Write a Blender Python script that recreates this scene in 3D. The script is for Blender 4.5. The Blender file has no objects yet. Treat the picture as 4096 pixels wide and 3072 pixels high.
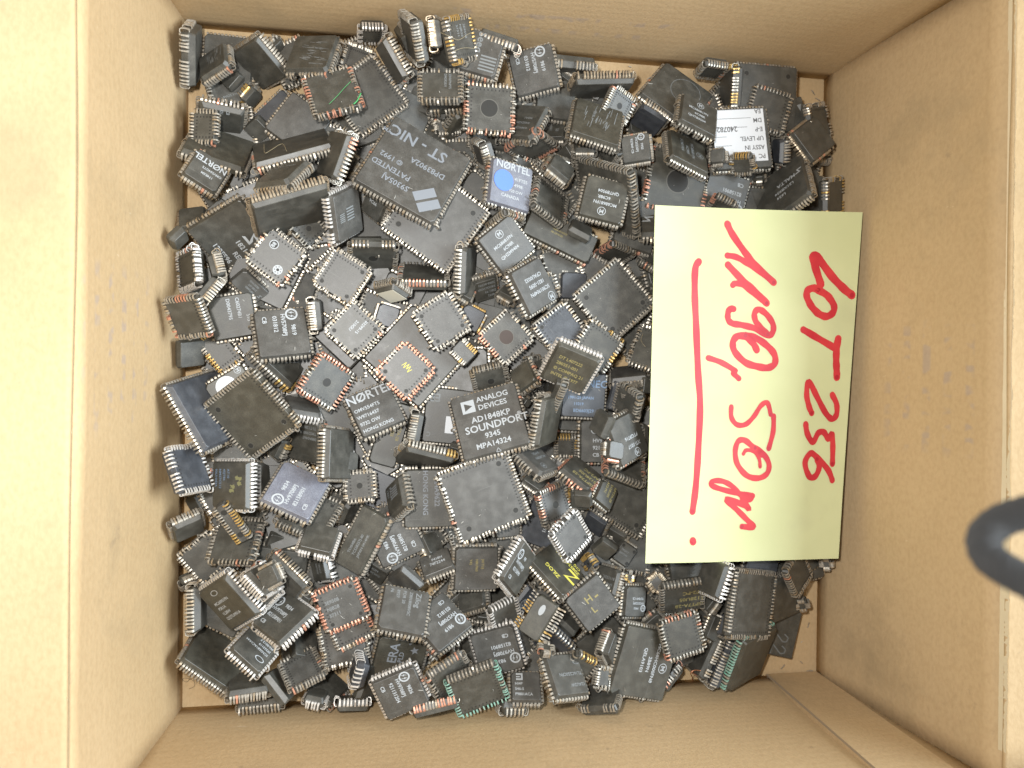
import bpy, bmesh, math, random
from mathutils import Vector, Quaternion, Matrix
R = math.radians
random.seed(7)
SC = bpy.context.scene
COL = SC.collection
# ---------------------------------------------------------------- camera
cam_d = bpy.data.cameras.new('camera'); cam = bpy.data.objects.new('camera', cam_d); COL.objects.link(cam)
CX, CY, CZ = -0.06154, -0.00359, 0.33067
cam.location = (CX, CY, CZ); cam.rotation_mode = 'QUATERNION'; cam.rotation_quaternion = (0.996428, -0.002467, -0.084223, 0.005653)
cam_d.lens = 27.8211
cam_d.sensor_width = 36.0; cam_d.clip_start = 0.01; cam_d.clip_end = 20
cam_d.dof.use_dof = True; cam_d.dof.focus_distance = 0.30; cam_d.dof.aperture_fstop = 18.0
SC.camera = cam
# ---------------------------------------------------------------- world and lamps
w = bpy.data.worlds.new('World'); SC.world = w; w.use_nodes = True
bg = w.node_tree.nodes['Background']; bg.inputs[0].default_value = (1.0, 0.97, 0.92, 1); bg.inputs[1].default_value = 0.225
def area(name, loc, target, sx, sy, power, col):
    d = bpy.data.lights.new(name, 'AREA'); d.shape = 'RECTANGLE'; d.size = sx; d.size_y = sy; d.energy = power; d.color = col
    o = bpy.data.objects.new(name, d); COL.objects.link(o); o.location = loc
    o.rotation_euler = (Vector(target) - Vector(loc)).to_track_quat('-Z', 'Y').to_euler(); return o
area('flash_lamp', (CX - 0.028, CY + 0.028, CZ + 0.004), (0.0, 0, 0), 0.020, 0.012, 1.28, (1.0, 0.98, 0.95))
area('window_lamp', (0.55, 0.02, 0.48), (-0.10, 0.0, 0.05), 0.4, 0.5, 11.6, (0.80, 0.91, 1.0))
SC.view_settings.view_transform = 'Standard'; SC.view_settings.look = 'None'; SC.view_settings.gamma = 1.0
SC.view_settings.exposure = 0.0; SC.view_settings.use_curve_mapping = False
# ---------------------------------------------------------------- helpers
def tag(o, label, cat, group=None, kind=None):
    o['label'] = label; o['category'] = cat
    if group: o['group'] = group
    if kind: o['kind'] = kind
    return o
def link(name, me, mats, parent=None, smooth=False):
    o = bpy.data.objects.new(name, me); COL.objects.link(o)
    for m in mats: me.materials.append(m)
    if smooth:
        for p in me.polygons: p.use_smooth = True
    if parent: o.parent = parent
    return o
def mesh(name, V, F, MI=None):
    me = bpy.data.meshes.new(name); me.from_pydata(V, [], F); me.update()
    if MI: me.polygons.foreach_set('material_index', MI)
    return me
class MB:
    def __init__(s): s.V = []; s.F = []; s.M = []
    def add(s, V, F, mi=0):
        b = len(s.V); s.V += V; s.F += [tuple(b + i for i in f) for f in F]; s.M += [mi] * len(F)
def nd(nt, t, **k):
    n = nt.nodes.new(t)
    for a, v in k.items(): setattr(n, a, v)
    return n
def mat(name, col, rough=0.5, metal=0.0, spec=0.5):
    m = bpy.data.materials.new(name); m.use_nodes = True; b = m.node_tree.nodes['Principled BSDF']
    b.inputs['Base Color'].default_value = (*col, 1); b.inputs['Roughness'].default_value = rough
    b.inputs['Metallic'].default_value = metal; b.inputs['Specular IOR Level'].default_value = spec
    return m
def noise_mix(m, c1, c2, scale, detail=6, lo=.35, hi=.65, vec=None, rough=None):
    nt = m.node_tree; b = nt.nodes['Principled BSDF']
    tc = nd(nt, 'ShaderNodeTexCoord'); mp = nd(nt, 'ShaderNodeMapping'); nt.links.new(tc.outputs['Object'], mp.inputs[0])
    if vec: mp.inputs['Scale'].default_value = vec
    n = nd(nt, 'ShaderNodeTexNoise'); n.inputs['Scale'].default_value = scale; n.inputs['Detail'].default_value = detail
    nt.links.new(mp.outputs[0], n.inputs['Vector'])
    r = nd(nt, 'ShaderNodeValToRGB'); r.color_ramp.elements[0].position = lo; r.color_ramp.elements[1].position = hi
    r.color_ramp.elements[0].color = (*c1, 1); r.color_ramp.elements[1].color = (*c2, 1)
    nt.links.new(n.outputs[0], r.inputs[0]); nt.links.new(r.outputs[0], b.inputs['Base Color'])
    return nt, b, n, r, mp
# ---------------------------------------------------------------- materials
def mold(name, c, dust, rough):
    m = mat(name, c, rough, 0, 0.78)
    nt, b, n, r, mp = noise_mix(m, c, dust, 260, 8, .42, .75)
    oi = nd(nt, 'ShaderNodeObjectInfo')                     # every chip has its own blotches
    ad = nd(nt, 'ShaderNodeVectorMath', operation='ADD'); sc = nd(nt, 'ShaderNodeVectorMath', operation='SCALE'); sc.inputs['Scale'].default_value = 3
    cb = nd(nt, 'ShaderNodeCombineXYZ')
    for i in range(3): nt.links.new(oi.outputs['Random'], cb.inputs[i])
    nt.links.new(cb.outputs[0], sc.inputs[0]); nt.links.new(mp.outputs[0], ad.inputs[0]); nt.links.new(sc.outputs[0], ad.inputs[1])
    nt.links.new(ad.outputs[0], n.inputs['Vector'])
    # fine grain and speckle of the moulding resin
    s = nd(nt, 'ShaderNodeTexNoise'); s.inputs['Scale'].default_value = 5200; s.inputs['Detail'].default_value = 2; nt.links.new(ad.outputs[0], s.inputs['Vector'])
    mx = nd(nt, 'ShaderNodeMix', data_type='RGBA', blend_type='MULTIPLY'); mx.inputs[0].default_value = 0.8
    rr = nd(nt, 'ShaderNodeValToRGB'); rr.color_ramp.elements[0].position = .3; rr.color_ramp.elements[0].color = (.45, .45, .45, 1); rr.color_ramp.elements[1].position = .7; rr.color_ramp.elements[1].color = (1.5, 1.5, 1.5, 1)
    nt.links.new(s.outputs[0], rr.inputs[0]); nt.links.new(r.outputs[0], mx.inputs[6]); nt.links.new(rr.outputs[0], mx.inputs[7])
    # long thin scuffs
    mp2 = nd(nt, 'ShaderNodeMapping'); mp2.inputs['Rotation'].default_value = (0, 0, .7); mp2.inputs['Scale'].default_value = (60, 1400, 60); nt.links.new(ad.outputs[0], mp2.inputs[0])
    s2 = nd(nt, 'ShaderNodeTexNoise'); s2.inputs['Scale'].default_value = 1; s2.inputs['Detail'].default_value = 3; nt.links.new(mp2.outputs[0], s2.inputs['Vector'])
    r2 = nd(nt, 'ShaderNodeValToRGB'); r2.color_ramp.elements[0].position = .66; r2.color_ramp.elements[1].position = .78; r2.color_ramp.elements[0].color = (0, 0, 0, 1); r2.color_ramp.elements[1].color = (.35, .35, .35, 1)
    nt.links.new(s2.outputs[0], r2.inputs[0])
    mx2 = nd(nt, 'ShaderNodeMix', data_type='RGBA'); mx2.inputs[7].default_value = (.17, .17, .155, 1)
    nt.links.new(r2.outputs[0], mx2.inputs[0]); nt.links.new(mx.outputs[2], mx2.inputs[6]); nt.links.new(mx2.outputs[2], b.inputs['Base Color'])
    mr = nd(nt, 'ShaderNodeMapRange'); mr.inputs['To Min'].default_value = rough - .1; mr.inputs['To Max'].default_value = rough + .14
    nt.links.new(n.outputs[0], mr.inputs[0]); nt.links.new(mr.outputs[0], b.inputs['Roughness'])
    bp = nd(nt, 'ShaderNodeBump'); bp.inputs['Strength'].default_value = .25; bp.inputs['Distance'].default_value = .00006
    nt.links.new(s.outputs[0], bp.inputs['Height']); nt.links.new(bp.outputs[0], b.inputs['Normal'])
    return m
M = {}
M['mold'] = mold('black_resin', (.045, .043, .035), (.082, .078, .065), .47)
M['mold_gr'] = mold('sheened_resin', (.056, .053, .046), (.094, .090, .080), .47)  # lighter copy of the black resin, flash sheen worked into its colour
M['mold_ol'] = mold('olive_resin', (.042, .039, .029), (.074, .069, .052), .45)
M['mold_bl'] = mold('bluish_resin', (.036, .039, .045), (.064, .069, .078), .43)
M['mold_vi'] = mold('violet_sheen_resin', (.135, .14, .168), (.18, .186, .215), .42)  # violet grey reflection put into the base colour of the resin
def metal(name, c1, c2, rough=.34, met=.75):
    m = mat(name, c1, rough, met); noise_mix(m, c1, c2, 900, 4, .3, .7); return m
LM = [metal('tinned_lead', (.54, .50, .43), (.30, .27, .22), .42, .62), metal('bare_copper', (.74, .38, .26), (.48, .24, .16), .42, .5),
      metal('gilded_lead', (.66, .44, .15), (.42, .27, .10), .38, .55), metal('bronzed_lead', (.50, .42, .30), (.30, .23, .16), .4, .6),
      metal('bright_tin', (.78, .75, .70), (.56, .53, .49), .42, .5), metal('corroded_lead', (.16, .42, .33), (.30, .33, .27), .7, .1)]
INK = {k: mat('ink_' + k, c, .6) for k, c in dict(white=(.38, .40, .41), washed=(.20, .215, .235), pale=(.19, .20, .20), gold=(.26, .22, .09), yellow=(.60, .54, .09), dark=(.12, .12, .12), bluepale=(.15, .21, .30), chalk=(.14, .15, .15), rim=(.11, .105, .09)).items()}  # rim is a highlight painted round the dimples, not print
M['mark'] = mat('mould_mark', (.020, .019, .016), .6); M['markb'] = mat('brown_mould_mark', (.05, .032, .024), .6); M['markg'] = mat('grey_mould_mark', (.04, .04, .035), .6)  # mould_mark paints the shade of a recess into dimples and lead slots
M['label'] = mat('white_label', (.62, .64, .66), .5); M['cream'] = mat('cream_label', (.62, .60, .50), .5); M['blue'] = mat('blue_sticker', (.10, .20, .62), .5)
M['stain'] = mat('pale_stain', (.20, .20, .10), .6)
KR1, KR2 = (.435, .308, .165), (.525, .382, .220)
def kraft(name, k=1.0):
    m = mat(name, KR1, .75, 0, .25)
    nt, b, n, r, mp = noise_mix(m, tuple(c * k for c in KR1), tuple(c * k for c in KR2), 9, 7, .3, .7)
    f = nd(nt, 'ShaderNodeTexNoise'); f.inputs['Scale'].default_value = 1; f.inputs['Detail'].default_value = 5
    mf = nd(nt, 'ShaderNodeMapping'); mf.inputs['Scale'].default_value = (900, 520, 700); tc = nt.nodes['Texture Coordinate']
    nt.links.new(tc.outputs['Object'], mf.inputs[0]); nt.links.new(mf.outputs[0], f.inputs['Vector'])
    mx = nd(nt, 'ShaderNodeMix', data_type='RGBA', blend_type='MULTIPLY'); mx.inputs[0].default_value = .40
    rr = nd(nt, 'ShaderNodeValToRGB'); rr.color_ramp.elements[0].position = .3; rr.color_ramp.elements[0].color = (.78, .74, .68, 1); rr.color_ramp.elements[1].position = .6
    nt.links.new(f.outputs[0], rr.inputs[0]); nt.links.new(r.outputs[0], mx.inputs[6]); nt.links.new(rr.outputs[0], mx.inputs[7]); nt.links.new(mx.outputs[2], b.inputs['Base Color'])
    wv = nd(nt, 'ShaderNodeTexWave'); wv.bands_direction = 'X'; wv.inputs['Scale'].default_value = 0; 
    bp = nd(nt, 'ShaderNodeBump'); bp.inputs['Strength'].default_value = .35; bp.inputs['Distance'].default_value = .0003
    nt.links.new(f.outputs[0], bp.inputs['Height']); nt.links.new(bp.outputs[0], b.inputs['Normal'])
    nt.nodes.remove(wv)
    sp = nd(nt, 'ShaderNodeSeparateXYZ'); nt.links.new(tc.outputs['Object'], sp.inputs[0])
    jit = nd(nt, 'ShaderNodeTexNoise'); jit.inputs['Scale'].default_value = 14; nt.links.new(tc.outputs['Object'], jit.inputs['Vector'])
    ma = nd(nt, 'ShaderNodeMath', operation='MULTIPLY_ADD'); ma.inputs[1].default_value = .004; nt.links.new(jit.outputs[0], ma.inputs[0]); nt.links.new(sp.outputs['Z'], ma.inputs[2])
    ms = nd(nt, 'ShaderNodeMath', operation='MULTIPLY'); ms.inputs[1].default_value = 1650; nt.links.new(ma.outputs[0], ms.inputs[0])
    si = nd(nt, 'ShaderNodeMath', operation='SINE'); nt.links.new(ms.outputs[0], si.inputs[0])
    ad2 = nd(nt, 'ShaderNodeMath', operation='MULTIPLY_ADD'); ad2.inputs[1].default_value = .09; nt.links.new(si.outputs[0], ad2.inputs[0]); nt.links.new(f.outputs[0], ad2.inputs[2]); nt.links.new(ad2.outputs[0], bp.inputs['Height'])
    def blot(scale, lo, hi, col, fac, vec):
        src = b.inputs['Base Color'].links[0].from_socket
        q = nd(nt, 'ShaderNodeTexNoise'); q.inputs['Scale'].default_value = scale; q.inputs['Detail'].default_value = 8; q.inputs['Roughness'].default_value = .65
        mq = nd(nt, 'ShaderNodeMapping'); mq.inputs['Scale'].default_value = vec; mq.inputs['Location'].default_value = (3, scale, 1); nt.links.new(tc.outputs['Object'], mq.inputs[0]); nt.links.new(mq.outputs[0], q.inputs['Vector'])
        rq = nd(nt, 'ShaderNodeMapRange'); rq.inputs[1].default_value = lo; rq.inputs[2].default_value = hi; rq.inputs[4].default_value = fac; nt.links.new(q.outputs[0], rq.inputs[0])
        x = nd(nt, 'ShaderNodeMix', data_type='RGBA'); x.inputs[7].default_value = (*col, 1); nt.links.new(rq.outputs[0], x.inputs[0]); nt.links.new(src, x.inputs[6]); nt.links.new(x.outputs[2], b.inputs['Base Color'])
    blot(16, .55, .72, (.30, .225, .13), .55, (1, 1, 1))          # handling stains
    blot(60, .66, .74, (.20, .15, .10), .5, (1, 1, 1))            # specks and dirt
    blot(40, .68, .75, (.62, .50, .34), .6, (1, 14, 5))           # light scuffs
    return m
M['kraft'] = kraft('kraft_cardboard')
def stamped(name, ax, lo, hi, zlo, zhi, k):
    """cardboard with a faint violet grey print stamped in a patch of it"""
    m = kraft(name); nt = m.node_tree; b = nt.nodes['Principled BSDF']; tc = nt.nodes['Texture Coordinate']; old = b.inputs['Base Color'].links[0].from_socket
    sp = nd(nt, 'ShaderNodeSeparateXYZ'); nt.links.new(tc.outputs['Object'], sp.inputs[0])
    def band(out, a, c):
        r1 = nd(nt, 'ShaderNodeMapRange'); r1.inputs[1].default_value = a; r1.inputs[2].default_value = a + .006; nt.links.new(sp.outputs[out], r1.inputs[0])
        r2 = nd(nt, 'ShaderNodeMapRange'); r2.inputs[1].default_value = c; r2.inputs[2].default_value = c - .006; nt.links.new(sp.outputs[out], r2.inputs[0])
        mm = nd(nt, 'ShaderNodeMath', operation='MULTIPLY'); nt.links.new(r1.outputs[0], mm.inputs[0]); nt.links.new(r2.outputs[0], mm.inputs[1]); return mm
    b1, b2 = band(ax, lo, hi), band('Z', zlo, zhi)
    mp = nd(nt, 'ShaderNodeMapping'); mp.inputs['Scale'].default_value = (230, 230, 130); nt.links.new(tc.outputs['Object'], mp.inputs[0])
    vo = nd(nt, 'ShaderNodeTexNoise'); vo.inputs['Scale'].default_value = 1.0; vo.inputs['Detail'].default_value = 1; nt.links.new(mp.outputs[0], vo.inputs['Vector'])
    rr = nd(nt, 'ShaderNodeMapRange'); rr.inputs[1].default_value = .50; rr.inputs[2].default_value = .62; nt.links.new(vo.outputs[0], rr.inputs[0])
    wv = nd(nt, 'ShaderNodeMath', operation='SINE'); sc = nd(nt, 'ShaderNodeMath', operation='MULTIPLY'); sc.inputs[1].default_value = 620; nt.links.new(sp.outputs['Z'], sc.inputs[0]); nt.links.new(sc.outputs[0], wv.inputs[0])
    wr = nd(nt, 'ShaderNodeMapRange'); wr.inputs[1].default_value = .1; wr.inputs[2].default_value = .7; nt.links.new(wv.outputs[0], wr.inputs[0])
    cur = b1
    for o in (b2, rr, wr):
        mm = nd(nt, 'ShaderNodeMath', operation='MULTIPLY'); nt.links.new(cur.outputs[0], mm.inputs[0]); nt.links.new(o.outputs[0], mm.inputs[1]); cur = mm
    kk = nd(nt, 'ShaderNodeMath', operation='MULTIPLY'); kk.inputs[1].default_value = k; nt.links.new(cur.outputs[0], kk.inputs[0])
    mx = nd(nt, 'ShaderNodeMix', data_type='RGBA'); mx.inputs[7].default_value = (.29, .25, .25, 1); nt.links.new(kk.outputs[0], mx.inputs[0]); nt.links.new(old, mx.inputs[6]); nt.links.new(mx.outputs[2], b.inputs['Base Color'])
    return m
M['wall_left'] = stamped('kraft_stamped_a', 'Y', -.022, .032, .040, .096, .42)
M['wall_right'] = stamped('kraft_stamped_b', 'Y', -.030, .022, .040, .090, .42)
M['wall_top'] = stamped('kraft_stamped_c', 'X', -.04, .06, .018, .040, .36)
M['wall_bottom'] = M['kraft']
M['seam'] = mat('card_seam', (.27, .20, .13), .8)
BW, BL = 0.27200, 0.26834
# ---------------------------------------------------------------- the carton
HB = 0.098; TH = 0.0035
box = bpy.data.objects.new('cardboard_box', None); COL.objects.link(box)
tag(box, 'open brown cardboard box seen from above, holding the pile of microchips', 'box')
def sheet(name, prof, a0, a1, axis, n=24, wob=0.0, seed=1, inner=None, m='kraft'):
    """profile (outward distance, z) extruded along a wall; axis gives (outward dir, along dir); solid TH thick"""
    od, al = Vector(axis[0]), Vector(axis[1]); rnd = random.Random(seed); ph = [rnd.uniform(0, 6) for _ in range(4)]
    V = []; F = []; k = len(prof)
    # normals of profile
    N = []
    for i in range(k):
        a = prof[max(i - 1, 0)]; b = prof[min(i + 1, k - 1)]; d = Vector((b[0] - a[0], b[1] - a[1])).normalized(); N.append(Vector((d.y, -d.x)))
    for side in (0, 1):
        for j in range(n + 1):
            s = j / n; t = a0 + (a1 - a0) * s
            for i, p in enumerate(prof):
                wb = wob * (math.sin(ph[0] + 5 * s) * .6 + math.sin(ph[1] + 11 * s + p[1] * 30) * .3) * min(1, max(0, p[1]) / .03) * min(1, s * 8, (1 - s) * 8)
                q = od * (p[0] + wb + side * TH * N[i].x) + al * t + Vector((0, 0, p[1] + side * TH * N[i].y)); V.append(tuple(q))
    o = (n + 1) * k
    for j in range(n):
        for i in range(k - 1):
            a, b, c, d = j * k + i, j * k + i + 1, (j + 1) * k + i + 1, (j + 1) * k + i
            F.append((a, b, c, d)); F.append((o + d, o + c, o + b, o + a))
    for j in range(n):
        F.append((j * k, (j + 1) * k, o + (j + 1) * k, o + j * k)); F.append((j * k + k - 1, o + j * k + k - 1, o + (j + 1) * k + k - 1, (j + 1) * k + k - 1))
    for i in range(k - 1):
        F.append((i, o + i, o + i + 1, i + 1)); e = n * k
        F.append((e + i, e + i + 1, o + e + i + 1, o + e + i))
    o_ = link(name, mesh(name, V, F), [M[m]], box, True)
    return o_
W2, L2 = BW / 2, BL / 2
def wallprof(flare, bulge):
    P = []
    for i in range(13):
        s = i / 12; P.append((flare * s + bulge * math.sin(s * math.pi), HB * s))
    return P
def flapprof(x0, z0, ang, ln, bead):
    P = [(x0 - bead * .2, z0 + .0006), (x0 + bead * .1, z0 + .0016), (x0 + bead * .8, z0 + .0018)]
    for i in range(1, 9): P.append((x0 + bead + ln * i / 8 * math.cos(ang), z0 + .0012 + ln * i / 8 * math.sin(ang)))
    return P
def smoothbot(P, r):            # rounded fold where wall meets bottom
    return [(-r * .25, .0002), (-.0002, r * .5)] + P[2:]
G0 = 0.0004
wall_specs = [('left', (-1, 0, 0), (0, 1, 0), W2, L2, .0073, .0008, R(14), .11, .0016),
              ('right', (1, 0, 0), (0, 1, 0), W2, L2, .0089, .0006, R(24), .06, .0012),
              ('top', (0, 1, 0), (1, 0, 0), L2, W2, .002, .0014, R(60), .06, .0012),
              ('bottom', (0, -1, 0), (1, 0, 0), L2, W2, .002, .0012, R(60), .06, .0012)]
for nm, od, al, dist, half, flare, bulge, fang, fl, bead in wall_specs:
    P = [(dist + a, z) for a, z in wallprof(flare, bulge)]; P[0] = (P[0][0] + .0003, 0.0004)
    ext = 0.0 if nm in ('left', 'right') else .006
    e0 = ext + TH
    sheet('wall', P, -half - e0, half + e0, (od, al), 30, .0010, {'left': 3, 'right': 8, 'top': 5, 'bottom': 12}[nm], None, 'wall_' + nm)
    FP = [(a, z) for a, z in flapprof(P[-1][0], HB + .0006, fang, fl, bead)]
    sheet('flap', FP, -half - ext, half + ext, (od, al), 20, .0008, 4)
# bottom panel: two closing flaps meet along a line, glued seam strip on the near wall
V = [(-W2 - .008, -L2 - .008, 0), (W2 + .008, -L2 - .008, 0), (W2 + .008, L2 + .008, 0), (-W2 - .008, L2 + .008, 0)]
V += [(x, y, -TH) for x, y, z in V]
link('bottom_panel', mesh('bottom_panel', V, [(0, 1, 2, 3), (7, 6, 5, 4), (0, 4, 5, 1), (1, 5, 6, 2), (2, 6, 7, 3), (3, 7, 4, 0)]), [M['kraft']], box)
# glued overlap on the bottom wall (maker's joint)
mb = MB(); jx = 0.112
mb.add([(jx, -L2 + .0006, .001), (W2, -L2 + .0006, .001), (W2, -L2 - .0014, HB), (jx - .004, -L2 - .0014, HB),
        (jx, -L2 - .004, .001), (W2, -L2 - .004, .001), (W2, -L2 - .006, HB), (jx - .004, -L2 - .006, HB)],
       [(0, 1, 2, 3), (4, 7, 6, 5), (0, 3, 7, 4), (1, 5, 6, 2), (3, 2, 6, 7), (0, 4, 5, 1)])
link('joint_flap', mesh('joint_flap', mb.V, mb.F), [M['kraft']], box)
mb = MB()      # dark strip painting the shaded gap along the edge of the overlap
mb.add([(jx - .0006, -L2 + .0002, .001), (jx + .0001, -L2 + .0008, .001), (jx - .0039, -L2 - .0012, HB), (jx - .0046, -L2 - .0016, HB)], [(0, 1, 2, 3)])
link('gap_line', mesh('gap_line', mb.V, mb.F), [M['seam']], box)
# torn paper lip along the right rim
M['torn'] = mat('torn_paper', (.56, .47, .31), .9)
rt = random.Random(6); xr = W2 + .0089; V = []; n_ = 300; amp = 0
for i in range(n_ + 1):
    y = -.125 + .250 * i / n_; amp = max(0, min(1, amp + rt.uniform(-.22, .22))); wv_ = .00012 + .00075 * amp * rt.uniform(.5, 1)
    V += [(xr - .0003 - wv_ * .3, y, HB - .0004), (xr + wv_ * .8, y, HB + .0024 + wv_ * .6)]
link('torn_edge', mesh('torn_edge', V, [(2 * i, 2 * i + 2, 2 * i + 3, 2 * i + 1) for i in range(n_)]), [M['torn']], box)
# ---------------------------------------------------------------- lettering
_fc = {}
def text_mesh(s):
    if s in _fc: return _fc[s]
    cu = bpy.data.curves.new('t', 'FONT'); cu.body = s; cu.size = 1; cu.align_x = 'LEFT'; cu.align_y = 'CENTER'; cu.resolution_u = 2; cu.offset = 0.018
    ob = bpy.data.objects.new('t', cu); COL.objects.link(ob)
    dg = bpy.context.evaluated_depsgraph_get(); me = bpy.data.meshes.new_from_object(ob.evaluated_get(dg))
    V = [tuple(v.co) for v in me.vertices]; F = [tuple(p.vertices) for p in me.polygons]
    bpy.data.objects.remove(ob); bpy.data.curves.remove(cu); bpy.data.meshes.remove(me)
    wd = max([v[0] for v in V] or [0]); _fc[s] = (V, F, wd); return _fc[s]
def ring(cx, cy, r, w_, n=28, mi=0):
    V = []; F = []
    for i in range(n):
        a = 2 * math.pi * i / n; V += [(cx + r * math.cos(a), cy + r * math.sin(a)), (cx + (r - w_) * math.cos(a), cy + (r - w_) * math.sin(a))]
    for i in range(n): j = (i + 1) % n; F.append((2 * i, 2 * j, 2 * j + 1, 2 * i + 1))
    return V, F
def disc(cx, cy, r, n=28, e=1):
    return [(cx + r * math.cos(2 * math.pi * i / n), cy + e * r * math.sin(2 * math.pi * i / n)) for i in range(n)], [tuple(range(n))]
def poly(P): return P, [tuple(range(len(P)))]
def logo(kind, x, y, r):
    out = []
    if kind == 'bolt':
        out.append(ring(x, y, r, r * .28))
        for s in (-1, 1):
            c = s * r * .32
            out.append(poly([(x + c + .30 * r, y + .72 * r), (x + c - .22 * r, y - .05 * r), (x + c - .02 * r, y - .05 * r)]))
            out.append(poly([(x + c - .26 * r, y - .72 * r), (x + c + .24 * r, y + .06 * r), (x + c + .02 * r, y + .06 * r)]))
    elif kind == 'M':
        out.append(ring(x, y, r, r * .14)); out.append(('txt', 'M', x - r * .52, y, r * 1.35))
    elif kind == 'oval':
        V, F = ring(x, y, r, r * .2); out.append(([(a, y + (b - y) * .55) for a, b in V], F))
    elif kind == 'tri':
        out.append(poly([(x - r, y - r), (x + r, y - r), (x + .5 * r, y), (x - .62 * r, y - .62 * r)]) if False else poly([(x - r, y + r), (x - r, y - r), (x - .55 * r, y - .62 * r), (x - .55 * r, y + .62 * r)]))
        out.append(poly([(x - r, y + r), (x - .55 * r, y + .62 * r), (x + .65 * r, y), (x + r, y + r)])); out.append(poly([(x - .55 * r, y - .62 * r), (x - r, y - r), (x + r, y - r), (x + .65 * r, y)]))
        out.append(poly([(x + r, y + r), (x + .65 * r, y), (x + r, y - r)]))
    elif kind == 'nat':
        d = r
        out.append(poly([(x - d, y), (x, y + d), (x + .44 * d, y + .56 * d), (x - .56 * d, y - .44 * d)]))
        out.append(poly([(x + d, y), (x, y - d), (x - .44 * d, y - .56 * d), (x + .56 * d, y + .44 * d)]))
    elif kind == 'st':
        out.append(poly([(x - r, y - r * .8), (x + r * .6, y - r * .8), (x + r * .25, y - r * .45), (x - r * .7, y - r * .45)]))
        out.append(poly([(x - r * .5, y + r * .8), (x + r * 1.2, y + r * .8), (x + r * .95, y + r * .45), (x - .15 * r, y + .45 * r)]))
        out.append(poly([(x - r * .5, y + r * .8), (x - .15 * r, y + .45 * r), (x + .45 * r, y - .1 * r), (x + .05 * r, y - .2 * r)]))
        out.append(poly([(x + r * .6, y - r * .8), (x + r * .25, y - .45 * r), (x + .05 * r, y - .2 * r), (x + .45 * r, y - .1 * r)]))
    elif kind == 'H':
        out.append(poly([(x - r, y + r), (x - r, y + .5 * r), (x + .4 * r, y + .5 * r), (x + .9 * r, y + r)])); out.append(poly([(x - r, y - r), (x + .9 * r, y - r), (x + .4 * r, y - .5 * r), (x - r, y - .5 * r)]))
        out.append(poly([(x + .4 * r, y + .5 * r), (x + .4 * r, y - .5 * r), (x + .9 * r, y - r), (x + .9 * r, y + r)])); out.append(poly([(x - r, y + .15 * r), (x - r, y - .2 * r), (x + .1 * r, y - .2 * r), (x + .1 * r, y + .15 * r)]))
    elif kind == 'Z':
        out.append(poly([(x - r, y + r), (x - r, y + .6 * r), (x + .45 * r, y + .6 * r), (x + r, y + r)])); out.append(poly([(x + r, y + r), (x + .45 * r, y + .6 * r), (x - r, y - r), (x - .35 * r, y - .6 * r)]))
        out.append(poly([(x - r, y - r), (x + r, y - r), (x + 1.1 * r, y - .6 * r), (x - .35 * r, y - .6 * r)]))
    elif kind == 'star':
        P = []
        for i in range(10): a = math.pi / 2 + i * math.pi / 5; q = r if i % 2 == 0 else r * .42; P.append((x + q * math.cos(a), y + q * math.sin(a)))
        out.append(poly(P))
    elif kind == 'swirl':
        V = []; F = []
        for i in range(15): a = R(-60 + i * 15); V += [(x + r * math.cos(a), y + r * math.sin(a)), (x + (r - .32 * r * math.sin(math.pi * (i + .5) / 16)) * math.cos(a), y + (r - .32 * r * math.sin(math.pi * (i + .5) / 16)) * math.sin(a))]
        for i in range(14): F.append((2 * i, 2 * i + 2, 2 * i + 3, 2 * i + 1))
        out.append((V, F))
    elif kind == 'triline':
        for a, b in (((-1, -.8), (1, -.8)), ((1, -.8), (0, .9)), ((0, .9), (-1, -.8))):
            dx, dy = b[0] - a[0], b[1] - a[1]; l = math.hypot(dx, dy); nx, ny = -dy / l * .1, dx / l * .1
            out.append(poly([(x + r * (a[0] - nx), y + r * (a[1] - ny)), (x + r * (b[0] - nx), y + r * (b[1] - ny)), (x + r * (b[0] + nx), y + r * (b[1] + ny)), (x + r * (a[0] + nx), y + r * (a[1] + ny))]))
    elif kind == 'ring': out.append(ring(x, y, r, r * .03, 48))
    elif kind == 'bars':
        for i in range(5): out.append(poly([(x - r + i * .42 * r, y - r), (x - r + i * .42 * r + .2 * r, y - r), (x - r + i * .42 * r + .2 * r, y + r), (x - r + i * .42 * r, y + r)]))
    elif kind == 'smudge':
        rr = random.Random(int(x * 100 + 77))
        for i in range(16):
            a = x + rr.uniform(-r, r); b = y + rr.uniform(-r, r); ww = rr.uniform(.004, .014); l = rr.uniform(.05, .22)
            out.append(poly([(a, b), (a + ww, b), (a + ww + .02, b + l), (a + .02, b + l)]))
    elif kind == 'scribble':
        P = [(-1, -.2), (-.75, .8), (-.5, -.3), (-.2, .9), (0, -.2), (.25, .8), (.5, -.4), (.8, .5)]
        for (a, b), (c, d) in zip(P, P[1:]):
            dx, dy = c - a, d - b; l = math.hypot(dx, dy); nx, ny = -dy / l * .05, dx / l * .05
            out.append(poly([(x + r * (a - nx), y + r * (b - ny)), (x + r * (c - nx), y + r * (d - ny)), (x + r * (c + nx), y + r * (d + ny)), (x + r * (a + nx), y + r * (b + ny))]))
    return out
hv = lambda d, p, l, c='CB': [('L', 'bolt', -.31, .19, .105), (d, -.12, .19, .10), (p, -.33, .04, .10), (l, -.30, -.10, .10), (c, -.30, -.27, .10)]
mc = lambda a, b, c: [('L', 'M', 0, .25, .085), (a, -.27, .08, .09), (b, -.12, -.04, .09), (c, -.27, -.16, .09)]
def lines(L, x, y, s, dy=1.35): return [(t, x, y - i * s * dy, s) for i, t in enumerate(L)]
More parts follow.
